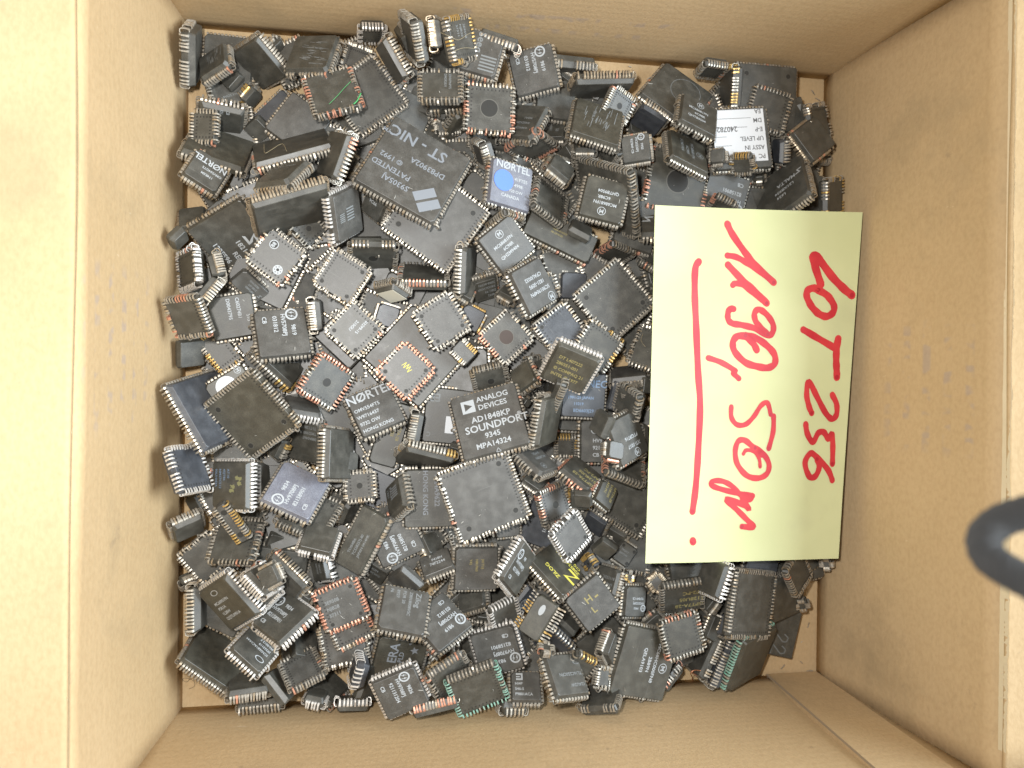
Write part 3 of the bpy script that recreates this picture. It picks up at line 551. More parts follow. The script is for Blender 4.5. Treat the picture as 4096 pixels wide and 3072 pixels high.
# kind, centre mm, rotation, size mm, leads, reading turn, look, label
CHIPS = [
 ('S', [-132.1, 118.7, 13.9], [0.579, -0.333, 0.664, -0.337], [19.8, 19.8, 5.0], 14, 14, 0, 'gap', 'edge-on chip against the left wall near the top left corner, wide gap in its leads'),
 ('T', [-120.4, 120.7, 5.2], [1.0, 0.006, -0.003, -0.021], [18.2, 18.2, 4.0], 13, 13, 0, '', 'blank chip on bare cardboard in the top left corner, leads pointing at the back wall'),
 ('T', [-107.1, 118.4, 11.7], [-0.22, -0.36, -0.38, 0.823], [16.8, 16.8, 4.0], 14, 14, 0, '', 'long scuffed chip sloping across the top left corner, bronze leads down its right side'),
 ('T', [-123.1, 114.8, 16.5], [-0.162, -0.255, 0.249, 0.92], [12.2, 12.2, 4.0], 11, 11, 2, 't=scrib', 'small tilted chip with worn print and curled silver leads, nearest the top left corner'),
 ('T', [-118.8, 112.7, 8.1], [0.904, -0.115, -0.166, 0.378], [7.5, 7.5, 4.0], 9, 9, 0, 'nol', 'small bare slanted chip body without visible leads, tucked under the curled lead row chip'),
 ('T', [-119.4, 107.5, 5.7], [0.986, -0.001, -0.002, 0.166], [12.2, 9.3, 4.0], 11, 11, 2, 't=SCVW', 'flat chip with faint letters SCVW upside down, left of the blank grey triangle'),
 ('T', [-121.6, 95.6, 11.9], [0.823, 0.56, 0.041, -0.089], [16.1, 16.1, 4.0], 9, 9, 3, 't=CB821,wb', 'leaning chip whose print ends CB, just behind the small face-down chip at the left wall'),
 ('B', [-125.6, 89.2, 19.8], [0.098, -0.686, 0.716, -0.088], [12.8, 10.5, 4.0], 9, 7, 0, '', 'small face-down chip with bright leads all round, upper left by the left wall'),
 ('T', [-92.9, 95.4, 10.6], [-0.462, 0.012, -0.002, 0.887], [18.3, 18.3, 4.0], 14, 14, 0, 'gr', 'blank pale grey chip seen as a triangle, left of the chip with the green scratch'),
 ('T', [-94.2, 83.5, 20.3], [-0.143, -0.077, 0.495, 0.854], [28.9, 28.9, 4.0], 17, 17, 0, 'cop', 'wide steep chip with loose hairs on it and copper leads along its top edge'),
 ('B', [-79.0, 103.5, 24.7], [0.15, 0.976, 0.156, 0.031], [19.0, 19.0, 4.0], 13, 13, 0, 'or', 'square face-down chip with a bright green scratch and copper ends on its right side'),
 ('T', [-87.1, 119.8, 19.0], [0.077, -0.188, 0.208, 0.957], [17.4, 17.4, 4.0], 13, 13, 1, 't=smudge', 'square chip with pale vertical scuff streaks, upper left near the back wall'),
 ('T', [-102.3, 124.2, 9.0], [-0.319, 0.298, -0.424, 0.793], [7.8, 7.8, 4.0], 8, 8, 0, '', 'small corner of a chip with bent leads, left of the chip with pale scuff streaks'),
 ('B', [-70.9, 122.1, 10.6], [-0.005, 0.988, -0.151, 0.0], [12.1, 12.1, 4.0], 13, 13, 0, '', 'dark face-down chip showing a dotted lead row, right of the chip with pale scuff streaks'),
 ('T', [-111.7, 106.9, 6.5], [-0.389, 0.155, -0.553, 0.72], [6.5, 6.5, 4.0], 6, 6, 0, 'gold', 'tiny blue grey chip with gold leads, right of the letters SCVW'),
 ('T', [-102.6, 101.7, 2.5], [-0.392, 0.001, -0.0, 0.92], [17.7, 10.2, 4.0], 13, 13, 0, 'bl', 'deep dark chip behind the blank grey triangle, loose bright scrap on it'),
 ('T', [-108.3, 93.6, 8.5], [-0.321, -0.223, -0.31, 0.867], [8.2, 8.2, 4.0], 10, 10, 0, 'nol', 'plain dark wedge between the chip marked CB and the copper lead row chip'),
 ('B', [-66.8, 107.5, 13.3], [0.0, 0.898, -0.44, 0.001], [24.2, 24.2, 4.0], 17, 17, 0, '', 'large diamond-turned face-down chip, dotted leads down its right edge, above the biggest grey chip'),
 ('B', [-65.1, 131.4, 17.9], [0.636, -0.77, -0.011, 0.046], [10.4, 10.4, 4.0], 7, 7, 0, 'wht', 'small upturned chip with white tapered leads standing against the back wall'),
 ('S', [-56.7, 118.5, 23.6], [-0.409, 0.248, 0.65, -0.591], [16.1, 16.1, 4.3], 12, 12, 0, '', 'long edge-on chip with fat bright leads running down to the right, top centre left'),
 ('S', [-51.0, 125.8, 22.6], [0.515, -0.115, -0.744, 0.41], [12.5, 12.5, 5.0], 9, 9, 0, '', 'edge-on chip with a curled silver corner, between two other edge-on chips by the back wall'),
 ('S', [-49.3, 123.6, 33.9], [0.652, -0.431, 0.596, -0.187], [15.8, 15.8, 4.5], 13, 13, 0, '', 'tall narrow edge-on chip touching the back wall, topmost of the pile'),
 ('S', [-41.4, 124.3, 36.1], [0.642, -0.408, 0.49, -0.426], [10.6, 10.6, 4.3], 11, 11, 0, 'brz', 'edge-on chip with brown crusted leads, right of the topmost edge-on chip'),
 ('T', [-38.4, 124.6, 28.1], [0.116, -0.505, -0.383, 0.765], [14.3, 14.3, 4.0], 11, 11, 0, '', 'dark brown chip sloping under the chip wrapped in hairs'),
 ('B', [-33.3, 123.1, 36.1], [-0.354, 0.489, 0.77, -0.206], [16.0, 16.0, 4.0], 11, 11, 0, 'gold,t=faint', 'face-down chip wrapped in yellow hairs with golden leads on its right side'),
 ('T', [-24.5, 121.5, 28.8], [0.128, -0.064, 0.014, 0.99], [16.5, 16.5, 4.0], 13, 13, 1, 'gr,t=SEEQ', 'grey chip with big blocky faded letters near the back wall, left of centre'),
 ('S', [-15.6, 128.7, 23.7], [0.782, -0.6, 0.029, -0.167], [15.6, 15.6, 4.3], 10, 10, 0, '', 'edge-on chip with curled leads half hidden behind the chip with blocky faded letters'),
 ('T', [-0.9, 120.5, 18.8], [0.98, -0.007, -0.167, 0.11], [17.5, 17.5, 4.0], 11, 11, 3, 'gr,t=HV5708', 'light grey chip with round bolt logo dated 9819, near the back wall'),
 ('B', [-39.3, 105.5, 33.5], [0.12, 0.99, 0.001, 0.073], [16.2, 13.3, 4.0], 9, 7, 1, 't=faint2', 'small face-down chip with silver leads on four sides, left of the round dimple chip'),
 ('S', [-35.1, 108.9, 12.7], [0.931, -0.342, -0.128, -0.017], [14.4, 14.4, 4.3], 9, 9, 0, '', 'edge-on chip showing one row of leads just under the small four-sided face-down chip'),
 ('B', [-19.8, 102.0, 24.1], [-0.008, 1.0, -0.013, 0.018], [19.4, 19.4, 4.0], 11, 11, 0, 'or,dim', 'square face-down chip with a round dimple and orange leads, upper centre'),
 ('T', [-5.2, 99.7, 17.6], [0.182, -0.297, 0.201, 0.916], [16.6, 16.6, 4.0], 12, 12, 0, 't=MACSC', 'dark chip with faint upside-down print, right of the chip with round dimple and orange leads'),
 ('B', [-34.1, 99.7, 7.9], [-0.022, 0.996, 0.084, -0.012], [11.6, 7.3, 4.0], 9, 9, 0, '', 'black chip with stubby leads on its left, just above the biggest grey chip'),
 ('T', [-29.1, 100.3, 9.2], [0.822, 0.482, 0.303, -0.028], [12.1, 12.1, 4.0], 8, 8, 0, 'ol', 'small yellowish wedge chip left below the chip with the round dimple and orange leads'),
 ('S', [15.4, 125.7, 10.9], [0.724, -0.69, 0.004, -0.014], [18.2, 18.2, 5.0], 13, 13, 0, 'gap', 'edge-on chip with broken off leads along the back wall, right of a round logo'),
 ('S', [27.2, 117.1, 13.1], [-0.042, 0.019, -0.693, 0.72], [24.7, 24.7, 4.5], 18, 18, 0, 'brz', 'long edge-on chip with a full row of bronze leads, lying along the back wall'),
 ('T', [9.7, 112.5, 10.6], [0.999, -0.0, 0.011, -0.038], [16.2, 16.2, 4.0], 12, 12, 0, '', 'dark blank chip under the corner of the light grey chip dated 9819'),
 ('T', [23.5, 99.1, 24.3], [0.961, -0.243, 0.014, -0.129], [19.9, 19.9, 4.0], 13, 13, 0, 'ol,t=smudge', 'large tilted olive chip with a scratched out print, upper centre right'),
 ('B', [33.6, 108.9, 18.8], [-0.069, 0.961, -0.206, -0.17], [12.8, 12.8, 4.0], 11, 11, 0, 'dim', 'face-down chip with a dark round dimple behind the olive chip with scratched out print'),
 ('S', [28.2, 117.4, 8.7], [-0.489, 0.19, -0.585, 0.619], [7.0, 7.0, 4.3], 7, 7, 0, '', 'short edge-on strip beside a patch of bare cardboard, below the long bronze lead row'),
 ('T', [10.1, 99.7, 8.3], [0.944, -0.262, -0.192, -0.065], [9.2, 9.2, 4.0], 8, 8, 3, 't=n50', 'small black chip with the number 50, lower left of the scratched olive chip'),
 ('S', [15.9, 89.8, 7.6], [0.407, -0.257, -0.425, 0.767], [10.0, 10.0, 4.4], 7, 7, 0, '', 'curled lead row beside a patch of bare cardboard, left of the chip dated 9950'),
 ('T', [21.0, 92.9, 14.8], [0.94, -0.334, -0.066, -0.011], [8.2, 8.2, 4.0], 8, 8, 0, '', 'corner of a chip jutting out below the olive chip with scratched out print'),
 ('T', [59.7, 115.7, 16.2], [0.925, -0.207, -0.021, -0.319], [24.2, 24.2, 4.0], 17, 17, 0, 't=ring', 'large dark chip with a big circle mark, near the back wall right of centre'),
 ('T', [64.7, 103.8, 27.1], [0.954, -0.237, 0.086, -0.162], [16.5, 16.5, 4.0], 11, 11, 0, 't=MC1', 'tilted chip with an M emblem and print ending 9504, left of the white label'),
 ('B', [74.8, 128.2, 17.7], [0.658, -0.752, 0.038, 0.032], [11.7, 10.6, 4.0], 8, 7, 0, '', 'small upturned chip on bare cardboard against the back wall, right of the circle mark chip'),
 ('B', [84.2, 121.5, 15.4], [0.61, -0.418, 0.539, -0.402], [17.5, 17.5, 4.0], 13, 13, 0, 'gold', 'narrow dark chip with some gold leads, left of the large black chip at the back'),
 ('T', [48.9, 106.1, 14.8], [0.774, 0.587, -0.151, -0.184], [12.3, 12.3, 4.0], 10, 10, 0, 'bl', 'blue black chip with dark dimple, between the scratched olive chip and circle mark chip'),
 ('T', [100.1, 118.0, 14.9], [1.0, 0.024, 0.003, -0.001], [27.4, 27.4, 4.0], 17, 17, 0, 'dot', 'large blank black chip lying flat at the right end of the back wall'),
 ('T', [85.9, 97.8, 21.4], [0.747, -0.017, -0.003, -0.664], [25.3, 25.3, 4.0], 17, 17, 3, 't=LABEL', 'chip carrying a white paper label with ruled upside-down lines, upper right'),
 ('B', [100.7, 112.4, 16.0], [-0.013, 0.992, -0.124, 0.027], [17.8, 17.8, 4.0], 11, 11, 0, '', 'face-down chip showing only its dotted lead outline above the white label'),
 ('T', [117.3, 112.7, 10.2], [0.417, 0.617, -0.448, -0.495], [10.9, 10.9, 4.0], 6, 6, 0, 'nol', 'small plain sliver of a chip, right of the white label'),
 ('T', [114.5, 109.2, 14.2], [0.796, 0.005, -0.013, -0.605], [20.0, 10.0, 4.0], 12, 12, 0, 'nol', 'plain black chip under the edge-on chips, far upper right by the right wall'),
 ('B', [123.1, 108.8, 16.3], [-0.007, 0.956, 0.149, -0.252], [15.5, 15.5, 4.0], 12, 12, 0, 'gap', 'narrow dark chip with broken lead rows on both sides touching the right wall, upper right'),
 ('B', [131.2, 98.3, 5.3], [0.156, 0.987, 0.026, -0.042], [9.3, 9.3, 4.0], 8, 8, 0, '', 'small dark face-down chip low against the right wall, right of the spring-like lead row'),
 ('S', [118.6, 99.7, 21.2], [0.894, -0.098, 0.015, -0.437], [16.0, 16.0, 4.3], 14, 14, 0, 'brz', 'edge-on chip whose leads look like a spring, right of the white label'),
 ('T', [107.8, 96.3, 14.6], [0.405, 0.626, -0.423, -0.515], [9.7, 9.7, 4.0], 8, 8, 0, 'bl', 'small blue grey sliver of chip just right of the white label chip'),
 ('T', [-121.5, 82.6, 16.7], [0.083, 0.113, 0.407, 0.903], [22.4, 22.4, 4.0], 13, 13, 0, 'ol', 'flat blank chip by the left wall, its leads overhanging big upside-down white lettering'),
 ('T', [-124.1, 71.1, 26.5], [0.221, 0.196, 0.177, 0.939], [12.6, 12.6, 4.0], 11, 11, 0, 't=NORTEL1', 'chip with a big white name printed upside down, touching the left wall'),
 ('T', [-95.5, 68.3, 38.5], [0.12, -0.271, 0.39, 0.872], [15.3, 15.3, 4.0], 11, 11, 2, 't=oval,wb', 'tilted chip with bright rim and oval emblem above the longest bronze lead row'),
 ('S', [-93.2, 57.8, 31.6], [-0.1, 0.16, -0.603, 0.775], [27.8, 27.8, 4.3], 21, 21, 0, 'brz', 'longest edge-on chip of the upper left, copper tips at its right end'),
 ('T', [-130.9, 55.9, 15.1], [0.623, -0.226, 0.159, 0.732], [9.6, 9.6, 4.0], 8, 8, 0, 'brz', 'dark chip with a slanted left side against the left wall, above the diamond emblem chip'),
 ('S', [-123.2, 61.4, 10.4], [0.732, -0.571, -0.184, 0.323], [8.8, 8.8, 4.3], 8, 8, 0, 'brz', 'short brown lead row behind the large chip with REV print'),
 ('T', [-115.1, 49.2, 18.3], [-0.28, -0.072, -0.305, 0.907], [23.9, 23.9, 4.0], 17, 17, 1, 't=ST1821', 'large chip printed 1821, REV and 122FS96 with a white diamond emblem, left side'),
 ('T', [-87.9, 57.0, 13.3], [0.995, 0.003, -0.011, 0.099], [18.0, 18.0, 4.0], 13, 13, 0, 'gr', 'plain grey chip with dotted white lead row on top, behind the small diamond-turned dimple chip'),
 ('B', [-88.6, 53.9, 18.9], [-0.041, 0.901, -0.365, -0.23], [12.8, 11.5, 4.0], 8, 7, 0, 'dim', 'small diamond-turned face-down chip with a round dimple, left of fat bright upright leads'),
 ('T', [-74.4, 58.2, 27.9], [0.475, 0.463, 0.219, 0.716], [17.7, 17.7, 4.0], 11, 11, 2, 'wht,t=bars,gr', 'upright leaning chip with fat bright leads on its left, left of the biggest grey chip'),
 ('B', [-129.7, 36.2, 21.3], [-0.311, 0.677, -0.588, 0.315], [14.9, 14.9, 4.0], 11, 11, 0, 'wht,wb', 'face-down chip with a shiny pale right side leaning on the left wall'),
 ('T', [-133.0, 46.5, 29.2], [-0.244, 0.384, -0.491, 0.743], [6.4, 6.4, 4.0], 5, 5, 0, 'nol', 'shiny dark slanted corner of a chip against the left wall under the brown lead row'),
 ('S', [-120.6, 36.8, 24.3], [0.435, -0.416, -0.469, 0.647], [9.0, 9.0, 4.5], 8, 8, 0, '', 'upper of two short edge-on chips right of the pale sided chip, thin leads'),
 ('S', [-122.4, 27.6, 28.9], [0.65, -0.591, -0.201, 0.434], [10.2, 10.2, 4.4], 8, 8, 0, '', 'short edge-on chip leaning the other way, lower of two beside the pale sided chip'),
 ('T', [-109.8, 31.5, 16.3], [0.885, 0.201, 0.163, -0.387], [12.9, 7.7, 4.0], 10, 0, 2, 'gr,t=F244', 'narrow grey chip with leads on two sides and an S emblem, under two white discs'),
 ('T', [-103.8, 38.1, 13.3], [0.538, 0.001, 0.001, -0.843], [23.6, 23.6, 4.0], 17, 17, 0, 'gr', 'big plain grey chip mostly covered by the chip with two white discs'),
 ('B', [-99.2, 41.6, 24.1], [0.01, 0.95, -0.311, -0.014], [16.7, 16.7, 4.0], 11, 11, 0, 'gr,w88', 'grey face-down chip with two white discs, one reading 88'),
 ('B', [-75.0, 35.2, 21.4], [0.007, 0.962, -0.271, 0.024], [17.1, 17.1, 4.0], 13, 13, 0, 'gr,dot', 'grey face-down chip with small corner dimples, right of the chip with two white discs'),
 ('T', [-77.4, 78.0, 34.0], [0.192, -0.503, 0.007, 0.843], [16.5, 16.5, 4.0], 11, 11, 0, 'or', 'steep chip with orange leads along its right side, left of the big grey logo chip'),
 ('S', [-74.3, 80.9, 12.8], [0.871, -0.115, -0.252, 0.406], [9.0, 9.0, 4.4], 9, 9, 0, '', 'short dark lead row just left of the big grey logo chip'),
 ('T', [-48.9, 75.7, 26.9], [0.24, 0.02, 0.153, 0.958], [33.1, 33.1, 4.0], 21, 21, 0, 'gr,t=NIC', 'biggest grey chip with an angular diamond logo, lettering upside down, upper centre'),
 ('B', [-39.8, 58.9, 21.4], [0.001, 0.294, 0.956, -0.001], [31.4, 31.4, 4.0], 21, 21, 0, 'gr,dot', 'very large face-down chip with three dimples directly under the biggest grey logo chip'),
 ('T', [-22.9, 64.7, 13.3], [0.942, 0.011, -0.004, -0.335], [23.0, 23.0, 4.0], 17, 17, 1, 't=S718', 'dark chip with partial print 718 and TA, between biggest grey and blue sticker chips'),
 ('T', [-11.4, 72.7, 24.2], [0.982, -0.062, 0.169, -0.065], [18.0, 18.0, 4.0], 11, 11, 0, 'vi,t=NORTELB', 'violet grey chip with a round blue sticker over its white print'),
 ('B', [5.2, 67.9, 19.1], [-0.241, 0.173, 0.929, -0.222], [17.1, 17.1, 4.0], 11, 11, 0, 'dot', 'face-down chip with fat silver leads along its lower left, right of the blue sticker'),
 ('S', [9.3, 80.8, 21.9], [0.9, -0.31, 0.134, -0.275], [11.1, 11.1, 4.3], 11, 11, 0, '', 'edge-on chip with spring-like silver leads just right of the blue sticker chip'),
 ('S', [8.9, 82.5, 16.5], [0.159, 0.05, -0.443, 0.881], [9.2, 9.2, 4.6], 8, 8, 0, '', 'short edge-on chip with splayed leads above the spring-like leads right of the blue sticker chip'),
 ('B', [22.8, 88.2, 11.0], [-0.307, 0.941, 0.048, -0.134], [13.6, 13.6, 4.0], 8, 8, 0, 'ol,dim', 'olive face-down chip with a shining round dimple above the upside-down chip ending 9504'),
 ('T', [24.6, 67.0, 31.8], [0.989, -0.063, -0.054, -0.119], [16.8, 16.8, 4.0], 11, 11, 2, 'ol,t=MC1', 'olive chip with a round M emblem and upside-down print 9504, upper centre right'),
 ('T', [43.9, 62.0, 16.0], [0.991, -0.006, 0.002, -0.134], [17.3, 21.8, 4.0], 13, 13, 0, '', 'plain dark chip under the upside-down chip ending 9504, left of the yellow note'),
 ('T', [18.5, 57.3, 19.5], [0.222, 0.073, 0.435, 0.869], [9.2, 9.2, 4.0], 5, 5, 0, 'nol', 'small glossy chip corner under the left corner of the upside-down chip ending 9504'),
 ('S', [30.7, 72.0, 20.1], [0.581, -0.557, 0.587, -0.093], [29.0, 29.0, 4.8], 16, 16, 0, '', "long edge-on chip with spring-like leads just left of the yellow note's top corner"),
 ('T', [52.5, 60.6, 21.5], [0.904, -0.404, -0.128, -0.049], [17.1, 17.1, 4.0], 11, 11, 0, 't=frag', "grey chip with a bit of white emblem under the yellow note's upper left edge"),
 ('B', [60.4, 80.0, 16.0], [0.002, 0.996, -0.087, -0.004], [26.7, 26.7, 4.0], 17, 17, 0, 'ol,or,dim', 'large olive face-down chip with orange leads at the top left corner of the yellow note'),
 ('T', [61.4, 89.5, 24.5], [0.935, -0.303, 0.135, -0.126], [18.1, 18.1, 4.0], 11, 11, 3, 'ol,t=MC2', 'tilted chip with round M emblem and sideways print, directly above the yellow note'),
 ('T', [81.6, 75.3, 16.0], [0.992, 0.036, 0.026, -0.12], [19.1, 19.1, 4.0], 11, 11, 2, 't=HV1901', "chip with upside-down print 82158901 and CB just above the yellow note's top edge"),
 ('B', [79.2, 70.3, 20.2], [-0.497, 0.828, -0.155, 0.207], [10.5, 10.5, 4.0], 7, 7, 0, 'or', "orange leaded chip lying on the upside-down 82158901 print at the note's top edge"),
 ('B', [85.6, 87.2, 25.4], [-0.389, 0.866, 0.091, 0.3], [9.4, 9.4, 4.0], 7, 7, 0, 'gold', 'small black chip with gold leads on the lower end of the white label'),
 ('T', [74.4, 88.7, 26.1], [0.953, -0.03, -0.302, 0.002], [5.6, 5.6, 4.0], 4, 4, 0, '', 'tiny black chip covering the lower left corner of the white label'),
 ('T', [105.8, 76.6, 18.9], [-0.09, -0.504, 0.33, 0.793], [27.2, 27.2, 4.0], 17, 17, 0, 't=MALTA', 'large chip with print MALTA at the top edge of the yellow note'),
 ('T', [117.7, 78.8, 7.9], [0.875, 0.007, -0.008, -0.484], [24.1, 18.7, 4.0], 15, 15, 0, '', 'dark blank chip behind the MALTA chip, near the right wall'),
 ('B', [127.5, 76.0, 21.2], [-0.085, 0.944, 0.108, -0.299], [16.2, 16.2, 4.0], 11, 11, 0, 'gap,gold', "tall black chip with few gold leads between the right wall and the note's top corner"),
 ('B', [31.4, 90.4, 17.3], [-0.432, 0.762, -0.317, 0.365], [11.3, 11.3, 4.0], 9, 9, 0, '', 'narrow chip with orange and silver leads, right of the chip dated 9950'),
 ('T', [40.6, 90.6, 22.8], [0.982, -0.035, -0.179, 0.056], [11.3, 11.3, 4.0], 11, 11, 3, 't=HV9950', 'chip with round bolt logo dated 9950, right of the scratched olive chip'),
 ('T', [11.0, 55.6, 16.0], [0.201, 0.003, -0.004, 0.98], [29.7, 11.6, 4.0], 20, 0, 2, 'ol,t=TMS', 'long narrow chip with scratched golden print, left of the large dark diamond-turned chip'),
 ('B', [35.8, 50.9, 11.9], [0.572, -0.796, 0.189, 0.064], [13.3, 13.3, 4.0], 9, 9, 0, 'cop', 'dark face-down chip with copper leads behind the top corner of the large dark diamond-turned chip'),
 ('B', [33.2, 29.7, 18.7], [-0.01, 0.913, -0.409, 0.015], [25.5, 25.5, 4.0], 17, 17, 0, 'dot', "large dark face-down chip turned like a diamond with three dimples, touching the note's left edge"),
 ('T', [18.2, 36.1, 10.6], [1.0, 0.01, 0.016, -0.006], [10.8, 10.8, 4.0], 9, 9, 0, 'bl', 'blue grey scrap of chip just left of the large dark diamond-turned chip'),
 ('B', [55.9, 47.1, 13.7], [0.241, 0.849, 0.436, -0.178], [18.3, 18.3, 4.0], 13, 13, 0, '', "face-down chip corner with silver stubs slipping under the note's left edge"),
 ('T', [50.8, 36.4, 8.1], [0.962, -0.177, 0.146, 0.151], [11.0, 11.0, 4.0], 9, 9, 0, '', 'dark chip low between the large diamond-turned chip and the yellow note'),
 ('T', [-62.7, 63.8, 19.3], [0.271, -0.29, -0.237, 0.887], [9.9, 9.9, 4.0], 8, 8, 2, 't=9C66', "shiny dark chip with partial print 9C66 under the biggest grey chip's lower left"),
 ('T', [-66.3, 49.4, 14.2], [0.003, -0.036, 0.481, 0.876], [11.9, 11.9, 4.0], 9, 9, 2, 't=n80', 'dark chip with faint print 80 left of the very large three dimple chip'),
 ('B', [-63.7, 45.2, 17.2], [-0.014, -0.005, 0.836, 0.549], [18.5, 18.5, 4.0], 11, 11, 0, 'gap,dim', 'face-down chip with a gap in its top lead row, below the faint 80 print'),
 ('B', [-43.8, 37.0, 17.0], [0.507, 0.861, -0.015, 0.03], [19.3, 19.3, 4.0], 13, 13, 0, 'or', 'face-down chip with orange stubs under the lower corner of the very large three-dimple chip'),
 ('T', [-56.1, 30.1, 23.2], [-0.259, -0.264, -0.512, 0.775], [9.7, 9.7, 4.0], 8, 8, 0, 'lab,wb', 'small tilted chip with a cream label with faint writing, centre left'),
 ('T', [-27.6, 40.1, 19.7], [0.809, 0.096, 0.576, 0.066], [17.7, 17.7, 4.0], 8, 8, 0, '', "smooth tall wedge of a chip standing left of the chip dated 9404's lower edge"),
 ('T', [-12.6, 49.6, 24.1], [0.906, -0.01, 0.079, -0.416], [16.9, 16.9, 4.0], 11, 11, 1, 'gr,t=MC9404', 'grey chip with round M emblem and last line ending 9404'),
 ('B', [-12.3, 59.9, 19.9], [-0.49, 0.813, -0.197, -0.243], [12.3, 12.3, 4.0], 9, 9, 0, '', 'dark chip showing only stubby leads between the blue sticker chip and the chip dated 9404'),
 ('T', [-2.3, 33.2, 27.1], [0.835, -0.204, 0.179, -0.479], [18.0, 18.0, 4.0], 11, 11, 3, 'gr,t=SC90', 'grey chip with M emblem below upside-down print, touching the grey chip dated 9404'),
 ('T', [-19.3, 33.8, 13.8], [0.922, 0.352, 0.081, 0.144], [10.1, 10.1, 4.0], 8, 8, 2, 't=DEC93', 'small dark chip with upside-down print DEC 93, left below the grey chip dated 9404'),
 ('S', [-10.0, 31.1, 18.0], [0.889, -0.33, -0.094, -0.305], [7.7, 7.7, 4.5], 7, 7, 0, '', 'small bundle of curled leads between the DEC 93 chip and the grey chip below it'),
 ('S', [-28.5, 32.7, 17.6], [0.937, -0.246, 0.112, -0.219], [9.9, 9.9, 4.3], 8, 8, 0, 'or', 'short gold and orange lead row below the very large three dimple chip'),
 ('B', [-127.1, 18.2, 35.3], [0.222, -0.094, 0.947, 0.211], [15.2, 15.2, 4.0], 11, 11, 0, 'or', 'square face-down chip with orange leads on two sides touching the left wall'),
 ('T', [-115.7, 19.5, 16.0], [0.995, -0.001, -0.01, 0.095], [16.3, 16.3, 4.0], 11, 11, 3, 't=C602', 'chip with sideways print D0043795, right of the orange leaded chip at the left wall'),
 ('T', [-131.2, 5.5, 16.0], [0.926, 0.134, 0.352, 0.024], [10.1, 10.1, 4.0], 9, 9, 0, 'nol', 'dark chip against the left wall below the orange leaded chip'),
 ('B', [-120.6, 6.8, 13.0], [-0.002, -0.328, 0.945, 0.001], [11.0, 15.9, 4.0], 8, 11, 0, 'gold', 'dark rectangular face-down chip with a few gold stubs, below the sideways print D0043795'),
 ('T', [-122.6, -15.6, 24.2], [0.742, -0.442, 0.24, -0.444], [26.8, 26.8, 4.0], 19, 19, 0, 'bl,wb', 'large chip with a pale blue reflection and tangled bent leads against the left wall'),
 ('B', [-106.0, -16.6, 30.3], [-0.234, 0.874, -0.424, 0.037], [26.6, 26.6, 4.0], 19, 19, 0, 'ol,dot', 'very large olive face-down chip turned like a diamond, left of centre'),
 ('T', [-114.0, -9.3, 21.4], [0.959, 0.005, 0.01, 0.282], [15.7, 15.7, 4.0], 11, 11, 3, 'ol,t=lone', 'olive chip with a white round sticker half covered by the very large olive diamond chip'),
 ('T', [-96.8, 13.0, 24.2], [0.98, -0.164, 0.085, 0.078], [18.7, 18.7, 4.0], 11, 11, 3, 'gr,t=HV5708', 'light grey chip with round bolt logo dated 9819, left of centre'),
 ('S', [-84.8, 20.8, 19.3], [0.563, -0.488, 0.503, -0.439], [12.3, 12.3, 4.3], 11, 11, 0, '', 'edge-on chip with springy leads right beside the left of two chips dated 9819'),
 ('B', [-70.2, 15.0, 24.1], [0.01, 0.933, -0.359, -0.02], [16.8, 16.8, 4.0], 11, 11, 1, 'dot,t=n0329', 'face-down chip with white print 03299-15 and 210GU'),
 ('T', [-75.7, 10.1, 16.0], [-0.397, 0.0, 0.0, 0.918], [10.0, 18.5, 4.0], 9, 9, 0, 'gr,nol', 'plain grey chip showing only a corner below the 210GU print'),
 ('B', [-81.1, -4.6, 24.3], [-0.031, 0.929, -0.274, -0.248], [17.1, 17.1, 4.0], 11, 11, 0, 'red,dim,br', 'brownish face-down chip with salmon red leads, right of the very large olive diamond chip'),
 ('T', [-97.6, -1.3, 13.8], [0.024, 0.215, -0.283, 0.934], [11.7, 11.7, 4.0], 9, 9, 0, 'nol', 'dark blank chip below the left chip dated 9819'),
 ('S', [-98.6, 3.5, 15.6], [0.824, -0.421, 0.255, -0.28], [19.7, 19.7, 4.3], 14, 14, 0, 'gold', 'lead row slanting between the left chip dated 9819 and the very large olive diamond chip'),
 ('S', [-94.1, -11.0, 11.8], [-0.067, 0.06, -0.525, 0.846], [6.2, 6.2, 4.3], 5, 5, 0, 'wht', 'short row of white leads deep in a gap below the brownish red leaded chip'),
 ('T', [-89.6, -15.1, 20.0], [-0.014, 0.184, 0.536, 0.824], [12.2, 12.2, 4.0], 9, 9, 0, 'gr,wht', 'shiny chip on its side with white leads below the salmon red leads'),
 ('T', [-62.2, -15.6, 18.8], [0.96, -0.18, 0.036, 0.21], [17.7, 17.7, 4.0], 11, 11, 0, 'gr,t=NORTELH', 'light grey chip printed 9732 OW and HONG KONG'),
 ('T', [-46.7, 5.8, 16.0], [0.935, -0.02, -0.004, -0.355], [28.8, 28.8, 4.0], 19, 19, 0, 't=INT', 'large chip with a white curved mark, stretching under the chip with a yellow scribble'),
 ('T', [-57.9, 21.4, 13.3], [0.99, -0.006, 0.007, -0.138], [8.5, 8.5, 4.0], 9, 9, 3, 'bl,t=AST', 'blue grey scrap of chip with small grey letters between two big face-down grey chips'),
 ('B', [-37.3, 19.2, 24.1], [0.001, 0.883, -0.469, -0.024], [17.7, 17.7, 4.0], 11, 11, 0, 'dot,gr', 'grey face-down chip with bright white leads on its lower left, centre of the pile'),
 ('B', [-51.0, -0.3, 26.8], [0.001, 0.931, -0.364, -0.004], [16.8, 16.8, 4.0], 11, 11, 2, 'red,dot,gr,t=scry', 'grey face-down chip with a yellow scribble and salmon red leads on three sides'),
 ('B', [-28.6, 7.4, 21.4], [0.019, 0.929, -0.37, -0.009], [9.9, 7.8, 4.0], 8, 0, 0, 'gr,gold', 'small grey face-down chip with gold leads on one side between the centre chips'),
